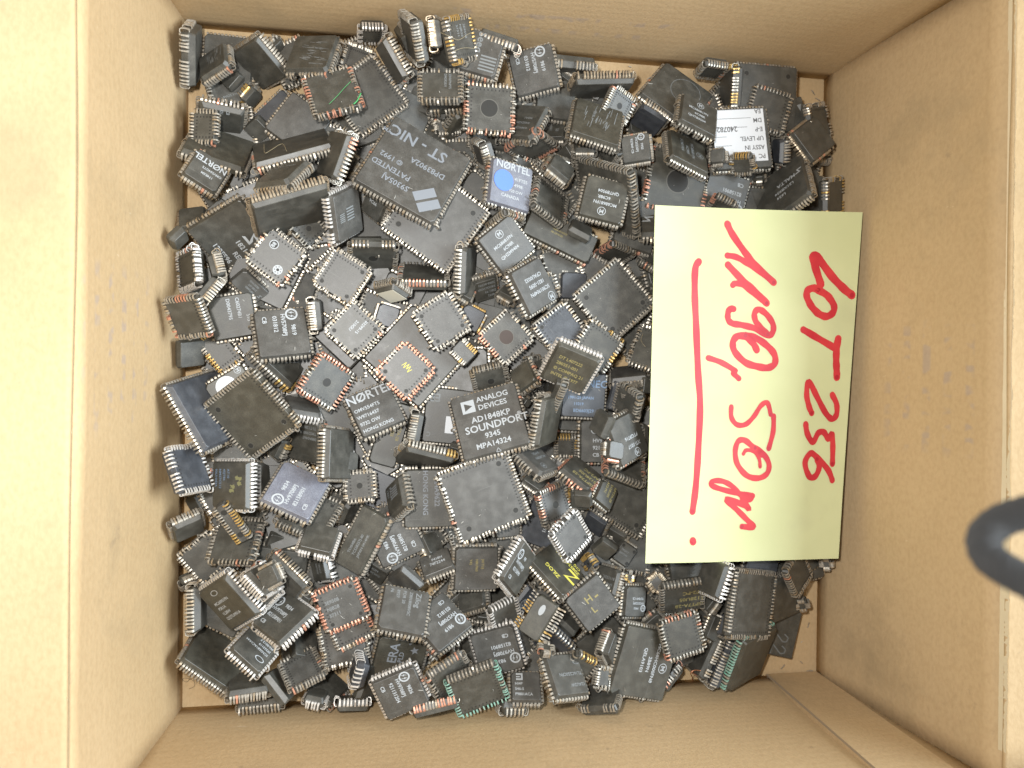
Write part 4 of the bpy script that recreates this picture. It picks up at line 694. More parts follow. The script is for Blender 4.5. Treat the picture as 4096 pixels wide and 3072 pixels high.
 ('T', [-24.7, 21.4, 13.3], [0.974, -0.004, 0.005, -0.226], [9.2, 9.2, 4.0], 9, 9, 0, 'bl,gold', 'blue shimmering piece of chip with gold leads left of the chip with large brown dimple'),
 ('B', [-11.7, 13.6, 21.4], [0.002, 0.92, -0.393, 0.0], [16.7, 16.7, 4.0], 11, 11, 0, 'or,dimb', 'face-down chip with a large brown round dimple and orange leads, centre'),
 ('B', [-16.9, -2.7, 16.4], [-0.309, 0.941, 0.134, 0.025], [14.4, 14.4, 4.0], 11, 11, 0, 'dim', 'dark face-down chip with a small dimple above the large chip dated 9345'),
 ('T', [-4.0, -2.1, 22.0], [0.89, -0.183, -0.337, 0.246], [9.6, 9.6, 4.0], 7, 7, 0, 'ol', 'small square olive chip right of the large chip dated 9345'),
 ('T', [-18.3, -19.7, 27.0], [0.963, -0.22, -0.104, 0.118], [26.3, 26.3, 4.0], 17, 17, 0, 'gr,t=ANALOG', 'large light grey chip with white triangle logo dated 9345, centre'),
 ('T', [-31.8, -18.3, 10.6], [0.999, 0.001, -0.001, -0.047], [22.1, 22.1, 4.0], 13, 13, 2, 't=ERA', 'dark chip with a white label reading 5.3C upside down'),
 ('S', [-47.0, -21.8, 16.5], [0.462, -0.452, 0.588, -0.486], [12.6, 12.6, 4.6], 11, 11, 0, '', 'upright edge-on chip with springy leads left of the white 5.3C label'),
 ('T', [8.7, -4.2, 18.8], [-0.352, 0.693, 0.21, -0.593], [26.5, 26.5, 4.0], 13, 13, 2, 'r2,t=tiny', 'narrow upright chip with tiny print and leads on its left, right of centre'),
 ('T', [3.7, -18.7, 29.0], [0.627, 0.409, 0.261, 0.61], [19.1, 19.1, 4.0], 13, 13, 0, 'ol', 'olive chip standing almost upright with a long lead row, right of the 9345 chip'),
 ('T', [10.9, 1.8, 37.4], [0.175, -0.08, -0.307, 0.932], [17.7, 17.7, 4.0], 13, 13, 2, 'ol,wb,wht,t=COMPAQ', 'olive chip with golden six line print dated 1977 and fat silver leads on top'),
 ('B', [25.2, 10.6, 21.4], [0.0, 0.957, -0.29, -0.0], [17.1, 17.1, 4.0], 11, 11, 0, 'ol,gold', 'olive face-down chip with orange stubs along its upper edge, left of the yellow note'),
 ('B', [10.6, 17.0, 19.6], [0.016, 0.9, -0.436, -0.009], [17.3, 17.3, 4.0], 11, 11, 0, 'bl,dot', 'blue black face-down chip between the large brown dimple and the orange stubbed olive chip'),
 ('B', [51.3, 9.2, 18.9], [0.132, 0.96, -0.191, 0.159], [19.1, 19.1, 4.0], 13, 13, 0, 'ol', "olive face-down chip with a hair on it, slipping under the note's left edge"),
 ('T', [41.5, -0.8, 14.7], [0.805, -0.569, -0.165, -0.046], [14.5, 14.5, 4.0], 10, 10, 0, 'gr', "grey sloping chip in the gap above a patch of cardboard near the note's left edge"),
 ('T', [20.8, -9.0, 18.7], [1.0, 0.022, 0.0, -0.019], [17.9, 17.9, 4.0], 13, 13, 0, 'bl,t=BLUE', 'blue shimmering chip with blocky pale blue print'),
 ('T', [34.9, -9.4, 18.5], [0.992, 0.001, -0.001, -0.128], [5.5, 11.8, 4.0], 6, 6, 0, 'bl,nol', 'thin dark blue chip body leaning beside the blue shimmering chip'),
 ('B', [40.0, -9.4, 22.5], [0.06, 0.787, -0.55, -0.274], [10.2, 10.2, 4.0], 9, 9, 0, '', "hollow looking upturned chip with springy leads on top, near the note's left edge"),
 ('S', [38.3, -11.5, 26.5], [0.496, -0.468, 0.692, -0.237], [12.4, 12.4, 4.8], 9, 9, 0, '', "short curled lead row touching the note's left edge above print 9716"),
 ('T', [47.1, -4.6, 21.2], [0.717, 0.157, 0.097, 0.672], [6.7, 6.7, 4.0], 6, 6, 0, 'nol', "small dark chip corner at the note's left edge beside a patch of cardboard"),
 ('T', [24.6, -19.8, 34.4], [0.212, -0.544, -0.032, 0.812], [9.0, 9.0, 4.0], 7, 7, 0, 'nol', 'small glossy chip lying on the lower right corner of the blue shimmering chip'),
 ('T', [35.0, -25.6, 31.2], [0.79, -0.224, 0.16, -0.548], [17.8, 17.8, 4.0], 11, 11, 3, 't=PTG', "tilted chip with upside-down print 9716 and an M emblem near the note's left edge"),
 ('S', [43.9, -26.0, 15.7], [0.571, -0.517, 0.571, -0.286], [15.3, 15.3, 5.0], 11, 11, 0, '', 'edge-on chip with a ribbed lead row between print 9716 and the yellow note'),
 ('T', [22.0, -15.3, 7.9], [0.999, 0.014, 0.017, -0.029], [18.0, 18.0, 4.0], 11, 11, 0, '', 'chip with a white strip label reading AnE below the blue shimmering chip'),
 ('B', [16.8, -30.2, 8.1], [0.109, -0.03, 0.974, 0.196], [10.1, 10.1, 4.0], 7, 7, 0, 'gold', 'black chip with gold leads beside a strip of bare cardboard below the AnE label'),
 ('T', [27.8, -28.2, 13.3], [1.0, -0.004, -0.024, -0.002], [13.1, 17.5, 4.0], 9, 11, 0, 't=HV921', 'black chip with cut off print HV9, 921 and CB'),
 ('S', [28.7, -30.0, 36.3], [0.633, -0.168, 0.035, -0.755], [7.7, 7.7, 4.4], 6, 6, 0, 'red', 'short red lead row between the HV9 921 print and print 9716'),
 ('B', [0.7, 1.7, 13.5], [0.003, 0.973, 0.088, -0.213], [9.7, 9.7, 4.0], 8, 8, 0, 'dim', 'dark face-down chip with small dimple behind the small square olive chip'),
 ('B', [-128.1, -36.7, 33.4], [0.486, 0.659, -0.515, -0.252], [17.3, 17.3, 4.0], 11, 11, 0, 'wht,bl', 'face-down chip with fat white leads and a bluish shine against the left wall'),
 ('T', [-130.0, -52.2, 8.4], [-0.209, -0.325, -0.114, 0.915], [6.4, 6.4, 4.0], 6, 6, 0, '', 'small dark chip corner beside bare cardboard below the bluish shining chip at the left wall'),
 ('T', [-113.2, -43.0, 27.8], [0.658, -0.247, -0.199, 0.683], [17.1, 17.1, 4.0], 11, 11, 2, 'wht,t=STAIN,scuff', 'chip with pale green and yellow stains and a tall white lead row on its right'),
 ('B', [-125.1, -72.2, 13.3], [0.002, 0.907, -0.421, -0.025], [15.6, 15.6, 4.0], 11, 11, 0, '', 'low dark face-down chip with dotted leads at the left wall, left of centre bottom'),
 ('T', [-130.5, -59.2, 20.6], [0.862, 0.434, 0.25, 0.079], [10.8, 10.8, 4.0], 10, 10, 0, '', 'dark chip lying against the left wall above the low dotted lead chip'),
 ('B', [-113.3, -56.4, 26.9], [-0.13, 0.854, -0.494, -0.099], [18.7, 5.7, 4.0], 14, 0, 0, 'gold,dim2,gr', 'narrow grey chip with two dimples and some gold leads lying across other chips, lower left'),
 ('B', [-113.2, -65.8, 19.1], [-0.114, -0.64, 0.696, -0.305], [18.3, 18.3, 4.0], 12, 12, 0, 'wb', 'square face-down chip carrying the narrow two-dimple chip, lower left'),
 ('T', [-91.0, -45.9, 27.3], [0.916, -0.334, 0.044, -0.217], [18.6, 18.6, 4.0], 11, 11, 1, 'vi,t=HV9834', 'bright violet grey chip with round bolt logo dated 9834, left of centre'),
 ('B', [-86.6, -55.5, 21.9], [0.011, 0.207, 0.907, -0.367], [19.8, 19.8, 4.0], 13, 13, 0, 'dot', 'face-down chip carrying the bright chip dated 9834'),
 ('T', [-88.4, -27.5, 16.4], [0.028, -0.3, -0.105, 0.948], [15.8, 15.8, 4.0], 9, 9, 0, 't=O88', 'small dark chip with three upside-down lines of tiny print, above the bright chip dated 9834'),
 ('S', [-76.3, -32.2, 23.4], [0.57, -0.409, 0.337, -0.628], [19.6, 19.6, 4.3], 14, 14, 0, '', 'upright edge-on chip with a long lead row, right of the bright chip dated 9834'),
 ('S', [-72.6, -35.6, 17.1], [0.585, -0.358, 0.196, -0.701], [8.5, 8.5, 4.4], 6, 6, 0, 'wht', 'short upright row of pale leads left of the small grey bent-lead chip'),
 ('B', [-67.4, -45.3, 18.8], [0.098, -0.053, 0.98, -0.166], [12.3, 12.3, 4.0], 8, 8, 0, 'dim,gr', 'small grey face-down chip with bent leads and round dimple, left of sideways HONG KONG'),
 ('S', [-82.2, -63.5, 30.0], [0.901, -0.415, 0.005, -0.126], [13.0, 13.0, 4.3], 10, 10, 0, 'wht', 'chip on edge with white teeth-like leads below the chip carrying the bright chip dated 9834'),
 ('S', [-96.3, -79.9, 22.3], [0.314, -0.213, -0.276, 0.883], [18.2, 18.2, 4.3], 14, 14, 0, '', 'long edge-on chip sloping down right in the lower left cluster of edge-on chips'),
 ('S', [-103.7, -80.9, 28.3], [0.371, -0.242, -0.149, 0.884], [14.2, 14.2, 4.4], 11, 11, 0, 'wht', 'edge-on chip with bright leads, left of the long edge-on chip, lower left cluster'),
 ('S', [-98.2, -73.8, 39.9], [0.506, -0.161, -0.047, 0.846], [7.7, 7.7, 4.3], 7, 7, 0, '', 'short edge-on chip squeezed between two longer ones in the lower left cluster'),
 ('T', [-100.0, -66.7, 10.7], [0.968, 0.146, 0.099, -0.177], [5.8, 5.8, 4.0], 6, 6, 0, 'nol', 'tiny dark chip fragment below the chip carrying the bright chip dated 9834'),
 ('T', [-117.0, -29.0, 13.3], [0.998, 0.003, -0.011, 0.069], [12.8, 12.8, 4.0], 11, 11, 0, '', 'dark blank chip between the very large olive diamond chip and the yellow stained chip'),
 ('S', [-99.1, -29.4, 17.2], [0.811, -0.24, -0.26, 0.466], [8.7, 8.7, 4.5], 6, 6, 0, 'gold', 'short golden lead row under the right corner of the very large olive diamond chip'),
 ('T', [-104.4, -45.4, 12.2], [0.777, -0.122, 0.614, -0.067], [16.2, 16.2, 4.0], 9, 9, 0, '', 'dark chip with fine leads between the yellow stained chip and the bright chip dated 9834'),
 ('T', [-56.1, -25.0, 13.3], [0.799, 0.014, -0.011, 0.601], [25.6, 10.6, 4.0], 16, 0, 2, 't=goldl,dot', 'narrow chip with golden print and dotted right side under the 9732 OW chip'),
 ('T', [-43.1, -34.1, 20.0], [0.143, -0.017, -0.562, 0.815], [19.7, 19.7, 4.0], 11, 11, 0, 'gold,wb', 'dark tilted chip with gold and silver leads on top, above the sideways HONG KONG print'),
 ('T', [-29.7, -31.6, 13.8], [0.927, 0.313, -0.195, -0.065], [5.4, 5.4, 4.0], 6, 6, 0, 'nol', 'small glossy chip lump left of the bottom corner of the chip dated 9345'),
 ('T', [-39.3, -49.9, 18.7], [1.0, 0.011, -0.02, 0.008], [22.7, 22.7, 4.0], 17, 17, 3, 't=HK', 'large chip with sideways white print ending HONG KONG'),
 ('T', [-53.1, -48.9, 22.6], [0.429, -0.487, -0.226, 0.727], [12.9, 12.9, 4.0], 8, 8, 2, 'wb,t=emb', 'small steep chip with a blocky white emblem left of the sideways HONG KONG print'),
 ('T', [-60.9, -47.6, 10.6], [0.198, -0.008, 0.008, 0.98], [14.4, 14.4, 4.0], 11, 11, 0, 'bl', 'blue grey chip with faint tiny print behind the steep chip with blocky emblem'),
 ('B', [-20.6, -48.1, 26.8], [-0.0, 0.984, 0.181, 0.001], [29.5, 29.5, 4.0], 21, 21, 0, 'gr,dot', 'very large light grey face-down chip below the chip dated 9345'),
 ('T', [-66.5, -65.4, 21.5], [0.515, 0.114, -0.123, -0.841], [24.4, 11.7, 4.0], 16, 0, 2, 'ol,t=TOSH', 'narrow olive chip with slanting print and leads on its long sides, lower centre left'),
 ('T', [-54.0, -65.8, 16.0], [0.976, 0.017, -0.009, 0.215], [18.1, 18.1, 4.0], 11, 11, 1, 'gr,t=HV983', 'round bolt logo chip with upward print ending CB, right of the narrow olive chip'),
 ('T', [-37.6, -76.1, 19.4], [0.888, -0.423, -0.092, 0.154], [12.4, 10.1, 4.0], 9, 7, 0, 'gr,t=F2244', 'small chip with the print P41BH, lower centre'),
 ('T', [-61.0, -79.7, 11.1], [0.902, 0.331, -0.148, -0.232], [9.7, 9.7, 4.0], 8, 8, 0, 't=MAX', 'dark chip with print ending BCWG left below the chip whose upward print ends CB'),
 ('T', [-49.6, -81.9, 19.3], [0.854, 0.375, -0.131, -0.337], [11.0, 11.0, 4.0], 7, 7, 0, 'gr,nol,wht', 'grey wedge-like chip on edge below the BCWG print'),
 ('T', [-40.0, -69.2, 14.0], [0.726, -0.423, 0.061, -0.539], [8.4, 8.4, 4.0], 8, 8, 0, '', 'piece of chip with dotted leads between the sideways HONG KONG chip and the P41BH chip'),
 ('T', [-22.5, -77.4, 21.4], [1.0, 0.025, 0.01, -0.01], [16.9, 16.9, 4.0], 13, 13, 3, 'gr,t=goldv', 'light grey blank-looking chip with barely visible golden print under the very large light grey chip'),
 ('T', [-9.4, -61.4, 16.0], [0.999, 0.004, 0.008, 0.042], [9.9, 9.9, 4.0], 8, 8, 0, 'gr', 'plain grey corner with a lead row under the very large light grey chip'),
 ('T', [-7.8, -75.4, 30.8], [0.837, 0.281, 0.296, 0.363], [17.1, 17.1, 4.0], 11, 11, 3, 'wht,t=HV890', 'steeply tilted chip with fat silver leads and print 8215890, left of the yellow Z'),
 ('T', [6.7, -62.6, 13.3], [0.983, -0.006, 0.027, -0.184], [17.7, 17.7, 4.0], 11, 11, 3, 'bl,t=HV9834B', 'black chip with white sideways print 9834 under the fat-leaded diamond chip'),
 ('T', [0.4, -35.2, 25.1], [0.436, -0.024, 0.507, 0.743], [13.8, 13.8, 4.0], 9, 9, 1, 'gr,t=M3', "grey tilted chip with an M emblem right of the very large light grey chip's top"),
 ('T', [1.7, -44.4, 16.6], [0.859, -0.388, -0.052, -0.33], [8.4, 8.4, 4.0], 7, 7, 0, '', 'black chip corner with short leads under the grey tilted M emblem chip'),
 ('B', [8.7, -53.2, 18.9], [-0.002, 0.962, 0.142, -0.232], [15.3, 15.3, 4.0], 11, 11, 0, 'gr,dimg,or', 'pale face-down chip with centre dimple and few orange leads, right of centre, lower half'),
 ('T', [18.9, -40.9, 22.2], [0.808, -0.46, -0.001, -0.369], [13.8, 13.8, 4.0], 8, 8, 2, 'red,t=goldl', 'black chip with faint golden print and a bunch of red leads, right of centre'),
 ('B', [37.5, -37.3, 19.3], [0.379, 0.908, -0.15, -0.098], [18.5, 18.5, 4.0], 12, 12, 0, 'cop', "face-down chip with copper tinted leads all round, left of the yellow note's lower half"),
 ('B', [42.5, -50.8, 13.3], [-0.003, 0.961, -0.274, -0.028], [27.2, 27.2, 4.0], 17, 17, 2, 'dot,t=N4321', 'large chip with print 432121 and 50 slipping under the yellow note'),
 ('T', [29.3, -49.4, 21.6], [0.926, -0.138, 0.198, -0.289], [9.4, 9.4, 4.0], 7, 7, 3, 't=goldl,ol', 'small shining chip with golden print lying on the chip printed 50'),
 ('T', [18.8, -49.3, 28.8], [0.927, 0.303, -0.215, 0.042], [6.8, 6.8, 4.0], 7, 7, 0, 'nol', 'plain black chip sliver left of the small shining chip with golden print'),
 ('B', [13.4, -64.2, 27.0], [-0.062, 0.923, 0.298, -0.235], [15.9, 15.9, 4.0], 11, 11, 0, 'gr,dot,wb,wht', 'diamond-turned face-down chip with very fat bright leads on its two left sides'),
 ('T', [9.5, -79.2, 22.2], [0.782, -0.45, 0.022, -0.43], [18.9, 18.9, 4.0], 13, 13, 2, 'ol,t=ZILOG', 'olive chip with yellow lettering and a big yellow Z'),
 ('T', [30.7, -71.3, 19.1], [0.908, 0.291, -0.077, -0.292], [8.0, 8.0, 4.0], 6, 6, 0, 'nol', 'glossy dark wedge chip right of the fat-leaded diamond chip'),
 ('T', [40.6, -74.9, 13.3], [0.956, 0.019, 0.02, -0.291], [7.8, 8.8, 4.0], 8, 0, 0, 't=tiny,dot', "small dark chip with tiny print just left of the note's lower left corner"),
 ('T', [32.2, -84.5, 19.6], [0.551, 0.235, -0.406, -0.69], [10.4, 10.4, 4.0], 9, 9, 3, 't=HV811', "chip with upside-down print 811132 left below the note's lower left corner"),
 ('B', [25.8, -77.4, 17.0], [-0.293, 0.813, -0.298, 0.405], [6.8, 6.8, 4.0], 6, 6, 0, 'bl,dim,gold', 'tiny blue grey chip with black dimple right of the big yellow Z'),
 ('B', [40.7, -84.0, 16.3], [-0.204, -0.611, 0.751, 0.145], [5.5, 5.5, 4.0], 6, 6, 0, 'gold', "small black chip with orange leads below the note's lower left corner"),
 ('B', [52.8, -86.2, 18.7], [0.104, 0.944, 0.311, 0.031], [7.2, 7.2, 4.0], 7, 7, 0, 'brz,gr', "small grey face-down chip with bronze leads just under the note's lower edge"),
 ('T', [37.8, -68.5, 8.7], [0.882, 0.33, -0.303, -0.148], [10.1, 10.1, 4.0], 8, 8, 0, '', 'black chip deep under the chip printed 50'),
 ('T', [28.9, -62.3, 11.5], [0.867, 0.325, -0.341, -0.161], [9.2, 9.2, 4.0], 7, 7, 0, 'bl', 'dark blue scrap with a short lead row right of the fat-leaded diamond chip'),
 ('S', [20.4, -51.5, 18.0], [-0.019, -0.117, -0.245, 0.962], [8.7, 8.7, 4.3], 7, 7, 0, 'gold', 'short golden lead row above the plain black sliver, centre right'),
 ('S', [-127.8, -90.8, 14.0], [-0.477, 0.536, -0.468, 0.515], [17.4, 17.4, 5.0], 12, 12, 0, 'wb', 'edge-on chip against the left wall near the bottom left corner, leads curled at its foot'),
 ('B', [-132.2, -81.5, 11.5], [-0.25, -0.076, 0.884, 0.388], [6.9, 6.9, 4.0], 6, 6, 0, '', 'tiny black chip against the left wall above the chip standing near the bottom left corner'),
 ('T', [-122.0, -111.5, 12.2], [0.248, 0.233, 0.525, 0.78], [22.2, 22.2, 4.0], 17, 17, 0, 'ol', 'large dark blank chip lowest in the bottom left corner, dotted leads facing bare cardboard'),
 ('T', [-113.8, -85.8, 27.2], [0.405, -0.133, -0.305, 0.852], [19.1, 19.1, 4.0], 13, 13, 3, 'ol,wht,wb,t=M5', 'tilted olive chip with pale bluish rim, oval emblem and fat white leads, lower left'),
 ('S', [-101.4, -76.6, 34.4], [0.722, -0.567, 0.119, -0.377], [11.5, 11.5, 4.4], 9, 9, 0, 'wht', 'edge-on chip with fat white leads and rounded end, right of the pale rimmed olive chip'),
 ('T', [-94.4, -92.1, 30.3], [0.795, -0.463, 0.052, 0.388], [16.8, 16.8, 4.0], 11, 11, 3, 'wht,t=HV9834', 'tilted chip with logo dated 9834 and white leads on its lower right, lower left'),
 ('T', [-105.9, -105.2, 25.1], [0.805, -0.241, 0.433, 0.327], [13.9, 13.9, 4.0], 10, 10, 1, 'wht,t=SCN', 'tilted chip with dense upside-down print, an oval logo and brightest white leads, bottom left'),
 ('S', [-108.7, -120.0, 19.4], [0.737, -0.669, 0.059, 0.075], [14.9, 14.9, 4.3], 13, 13, 0, '', 'edge-on chip with even bronze leads lying near the bottom wall at the left'),
 ('S', [-104.4, -127.4, 9.0], [0.766, -0.642, -0.033, 0.012], [16.9, 16.9, 4.4], 12, 12, 0, '', 'lowest edge-on chip touching the bottom wall at the left'),
 ('B', [-88.4, -115.5, 19.5], [0.443, 0.869, 0.218, -0.04], [14.7, 14.7, 4.0], 11, 11, 0, 'gr', 'grey face-down chip with one orange lead, near the bottom wall at the left'),
 ('T', [-88.9, -108.6, 11.6], [0.87, -0.377, 0.312, -0.058], [10.6, 10.6, 4.0], 9, 9, 0, 'nol', 'plain dark chip between the tilted 9834 chip and the one-orange-lead chip, bottom left'),
 ('T', [-97.3, -121.1, 19.2], [0.595, -0.678, 0.231, -0.366], [12.9, 12.9, 4.0], 7, 7, 0, 'nol', 'slim dark wedge just left of the face-down chip with one orange lead'),
 ('B', [-73.2, -105.5, 18.7], [-0.0, 0.995, 0.101, 0.0], [17.5, 17.5, 4.0], 12, 12, 0, 'gr', 'grey face-down chip under the grey chip with red leads, bottom left'),
 ('B', [-73.9, -89.1, 24.1], [0.009, 0.982, 0.186, 0.008], [17.3, 17.3, 4.0], 11, 11, 2, 'red,gr,dot,t=faint', 'grey face-down chip with many salmon red leads and three dimples, lower left'),
 ('B', [-70.9, -97.5, 21.4], [0.001, 0.977, 0.212, 0.016], [15.9, 15.9, 4.0], 11, 11, 0, 'red,gr', 'chip showing only an orange red lead row under the three-dimple red leaded chip'),
 ('T', [-81.8, -77.5, 16.6], [0.736, 0.266, -0.276, -0.558], [8.1, 8.1, 4.0], 7, 7, 0, 'wht,t=tiny', 'small dark upright chip with white leads on its right, above the three-dimple red leaded chip'),
 ('S', [-92.4, -87.8, 19.6], [0.239, -0.144, -0.206, 0.938], [13.7, 13.7, 4.3], 11, 11, 0, '', 'edge-on chip at the right end of the lower left edge-on cluster'),
 ('S', [-83.6, -126.6, 17.7], [0.735, -0.665, 0.001, -0.132], [8.1, 8.1, 4.4], 5, 5, 0, 'wht,wb', 'small chip with a pale shiny rim and curled leads at the bottom wall, left'),
 ('T', [-80.2, -125.8, 9.1], [0.787, -0.353, 0.422, 0.279], [13.7, 13.7, 4.0], 9, 9, 0, 'cop', 'dark chip with bronze leads near the bottom wall, left of five white upright leads'),
 ('S', [-70.0, -130.8, 14.5], [0.053, 0.014, -0.62, 0.782], [12.7, 12.7, 4.3], 8, 8, 0, 'wht', 'black edge-on chip with pale leads against the bottom wall, left of the chip dated 9826'),
 ('S', [-67.1, -114.4, 24.6], [0.424, -0.427, 0.634, -0.486], [10.7, 10.7, 4.8], 5, 5, 0, 'wht,wb,bl', 'pale rimmed chip on edge with five white leads left of the chip dated 9826'),
 ('T', [-50.8, -91.9, 27.3], [0.733, -0.212, 0.282, 0.581], [17.7, 17.7, 4.0], 11, 11, 2, 'gr,t=ZILOG2', 'light grey chip with scratched sideways print dated 8927, lower centre'),
 ('T', [-36.3, -98.5, 21.9], [0.884, -0.321, 0.184, 0.286], [18.2, 18.2, 4.0], 11, 11, 2, 'gr,t=HV5708', 'chip with bolt logo dated 9819 partly under the scratched chip dated 8927'),
 ('T', [-52.0, -113.6, 16.1], [0.986, 0.13, 0.006, -0.106], [19.3, 19.3, 4.0], 13, 13, 1, 'ol,t=ERAX', 'dark chip with outlined letters ERA and a white star, lower centre left'),
 ('T', [-51.6, -120.2, 32.2], [-0.198, -0.022, -0.096, 0.975], [16.8, 16.8, 4.0], 11, 11, 1, 'gr,wht,t=HV9826', 'grey chip with round bolt logo dated 9826 overhanging the bottom wall'),
 ('T', [-63.0, -122.9, 14.5], [0.865, -0.026, 0.457, -0.204], [13.2, 13.2, 4.0], 7, 7, 0, 'nol', 'plain dark sliver left of the chip dated 9826'),
 ('B', [-33.1, -115.7, 30.9], [-0.207, 0.943, 0.228, -0.124], [16.8, 16.8, 4.0], 11, 11, 0, 'wb', 'face-down chip with long silver leads on its upper left, left of the green corroded chip'),
 ('B', [-23.0, -120.2, 31.9], [-0.205, 0.963, 0.175, -0.006], [20.4, 20.4, 4.0], 12, 12, 0, 'teal', 'face-down chip with green corroded leads at the bottom wall'),
 ('T', [-13.5, -110.2, 21.5], [0.798, 0.091, -0.073, -0.592], [17.6, 17.6, 4.0], 11, 11, 3, 'gr,wht,t=HV9708C', 'grey upside-down round bolt logo chip with long silver leads, above the green corroded chip'),
 ('T', [-3.2, -123.4, 27.7], [0.925, -0.378, -0.016, -0.032], [11.6, 11.6, 4.0], 8, 8, 0, 'gr,t=HI4P', 'small chip printed F9801ACA near the bottom wall'),
 ('S', [-8.3, -130.6, 25.8], [0.647, -0.76, 0.059, 0.0], [10.2, 10.2, 5.0], 5, 5, 0, '', 'small edge-on chip touching the bottom wall under the chip printed F9801ACA'),
 ('S', [-37.8, -128.7, 25.3], [-0.108, 0.04, -0.606, 0.787], [17.6, 17.6, 4.3], 14, 14, 0, 'cop', 'edge-on chip with coppery slanting leads at the bottom wall, right of the 9826 chip'),
 ('T', [1.2, -95.2, 30.3], [0.933, -0.053, -0.242, -0.261], [8.9, 16.1, 4.0], 0, 12, 1, 'ol,out,gold,t=ovalw', 'narrow chip with spread golden leads on both sides and a white oval mark, lower centre'),
 ('S', [-11.3, -95.8, 20.0], [-0.198, 0.955, 0.159, -0.153], [12.4, 12.4, 4.4], 8, 8, 0, 'wht', 'small edge-on chip with fat silver leads under the pale grey golden print chip'),
 ('T', [-22.7, -90.9, 14.0], [0.896, -0.329, -0.279, 0.103], [11.6, 11.6, 4.0], 9, 9, 0, '', 'dark chip hidden under the light grey chip with barely visible golden print'),
 ('T', [-2.0, -91.1, 16.6], [0.851, 0.321, 0.193, 0.367], [9.2, 9.2, 4.0], 7, 7, 0, 'bl,t=CBS', 'small dark blue chip with a round logo and CB above the spread golden leads'),
 ('S', [-12.3, -96.6, 8.9], [0.896, -0.434, -0.05, -0.082], [16.2, 16.2, 4.3], 10, 10, 0, '', 'dark lead row lying deep left of the spread golden leads'),
 ('T', [24.0, -91.8, 24.1], [0.947, -0.003, 0.006, 0.321], [16.7, 16.7, 4.0], 11, 11, 0, 'gr,t=faintg', 'speckled grey diamond-turned chip with faint golden scratches, below the big yellow Z'),
 ('T', [42.9, -93.5, 18.9], [0.972, -0.048, 0.217, -0.072], [11.2, 12.3, 4.0], 8, 9, 2, 't=HV9950', "chip with upside-down print 9950 below the note's lower left corner"),
 ('B', [62.8, -90.9, 21.7], [-0.287, 0.951, 0.101, 0.063], [18.0, 18.0, 4.0], 11, 11, 0, 't=goldl', 'face-down chip with a golden oval mark and ribbed leads on top, below the note'),
 ('B', [60.6, -105.6, 26.8], [-0.008, 0.61, 0.792, -0.008], [17.2, 17.2, 4.0], 11, 11, 0, 'ol,cop', 'olive face-down chip with copper and silver leads all round, lower right'),
 ('T', [45.8, -116.9, 24.2], [0.796, 0.113, 0.102, 0.586], [27.7, 27.7, 4.0], 17, 17, 2, 'ol,t=MC68HC', 'large olive chip with print ending 2B89N and long fat leads on its left'),
 ('T', [10.8, -116.9, 34.6], [0.912, -0.339, 0.23, 0.019], [16.6, 16.6, 4.0], 11, 11, 2, 'wb,t=TL', 'dark striped chip with upside-down print and a pale lower rim near the bottom wall'),
 ('S', [30.4, -109.2, 27.5], [-0.345, 0.373, -0.205, 0.836], [10.6, 10.6, 5.0], 9, 9, 0, '', 'tight bundle of ribbed leads left of the large olive chip ending 2B89N'),
 ('B', [27.8, -129.3, 28.3], [0.609, 0.743, -0.086, 0.264], [16.0, 16.0, 4.0], 11, 11, 0, 'gap', 'upturned chip with missing leads touching the bottom wall, right of the striped chip'),
 ('B', [27.1, -120.5, 28.2], [0.097, 0.958, -0.144, -0.228], [8.6, 8.6, 4.0], 7, 7, 0, '', 'small black face-down chip between the striped chip and the large olive chip ending 2B89N'),
 ('B', [3.1, -107.1, 34.4], [-0.016, 0.077, 0.866, -0.493], [5.7, 5.7, 4.0], 5, 5, 0, '', 'tiny black chip above the striped chip with pale rim'),
 ('S', [10.6, -110.3, 15.5], [-0.295, 0.878, -0.33, 0.181], [14.2, 14.2, 4.4], 8, 8, 0, 'bl', 'bluish lead row slanting right of the spread golden leads'),
 ('S', [18.7, -115.1, 27.6], [-0.199, 0.947, -0.25, 0.033], [10.7, 10.7, 4.7], 6, 6, 0, 'gold', 'short lead row with one orange lead above the striped chip'),
 ('T', [17.1, -102.4, 14.3], [0.773, -0.494, 0.056, -0.394], [9.7, 9.7, 4.0], 7, 7, 0, 'nol', 'plain black chip left below the speckled grey diamond-turned chip'),
 ('S', [60.5, -128.1, 10.0], [-0.124, 0.347, -0.642, 0.672], [12.9, 12.9, 4.5], 8, 8, 0, 'cop', 'dark chip with splayed copper leads at the bottom wall, right of the 2B89N chip'),
 ('S', [72.5, -81.8, 31.1], [0.639, -0.514, -0.339, 0.461], [14.5, 14.5, 4.3], 9, 9, 0, 'wht', 'chip on edge with wide silver leads, uppermost of the upright stack, lower right'),
 ('S', [76.1, -95.1, 19.2], [0.746, -0.469, -0.32, 0.348], [7.5, 7.5, 4.3], 9, 9, 0, '', 'ribbed end of leads just below the wide silver leads in the stack of upright chips'),
 ('S', [79.1, -106.8, 18.5], [-0.494, 0.147, -0.08, 0.853], [10.8, 10.8, 4.3], 7, 7, 0, '', 'dark chip on edge with glinting round leads, left side of the stack of upright chips'),
 ('S', [84.3, -106.0, 19.0], [0.501, -0.161, 0.037, -0.85], [9.1, 9.1, 4.3], 5, 5, 0, 'bl', 'short edge-on chip with five glinting leads in the middle of the stack of upright chips'),
 ('S', [76.1, -117.9, 12.0], [0.62, -0.574, -0.366, 0.389], [18.8, 18.8, 4.3], 15, 15, 0, 'cop,gap', 'leftmost long chip of the lower right upright stack, copper leads with a gap'),
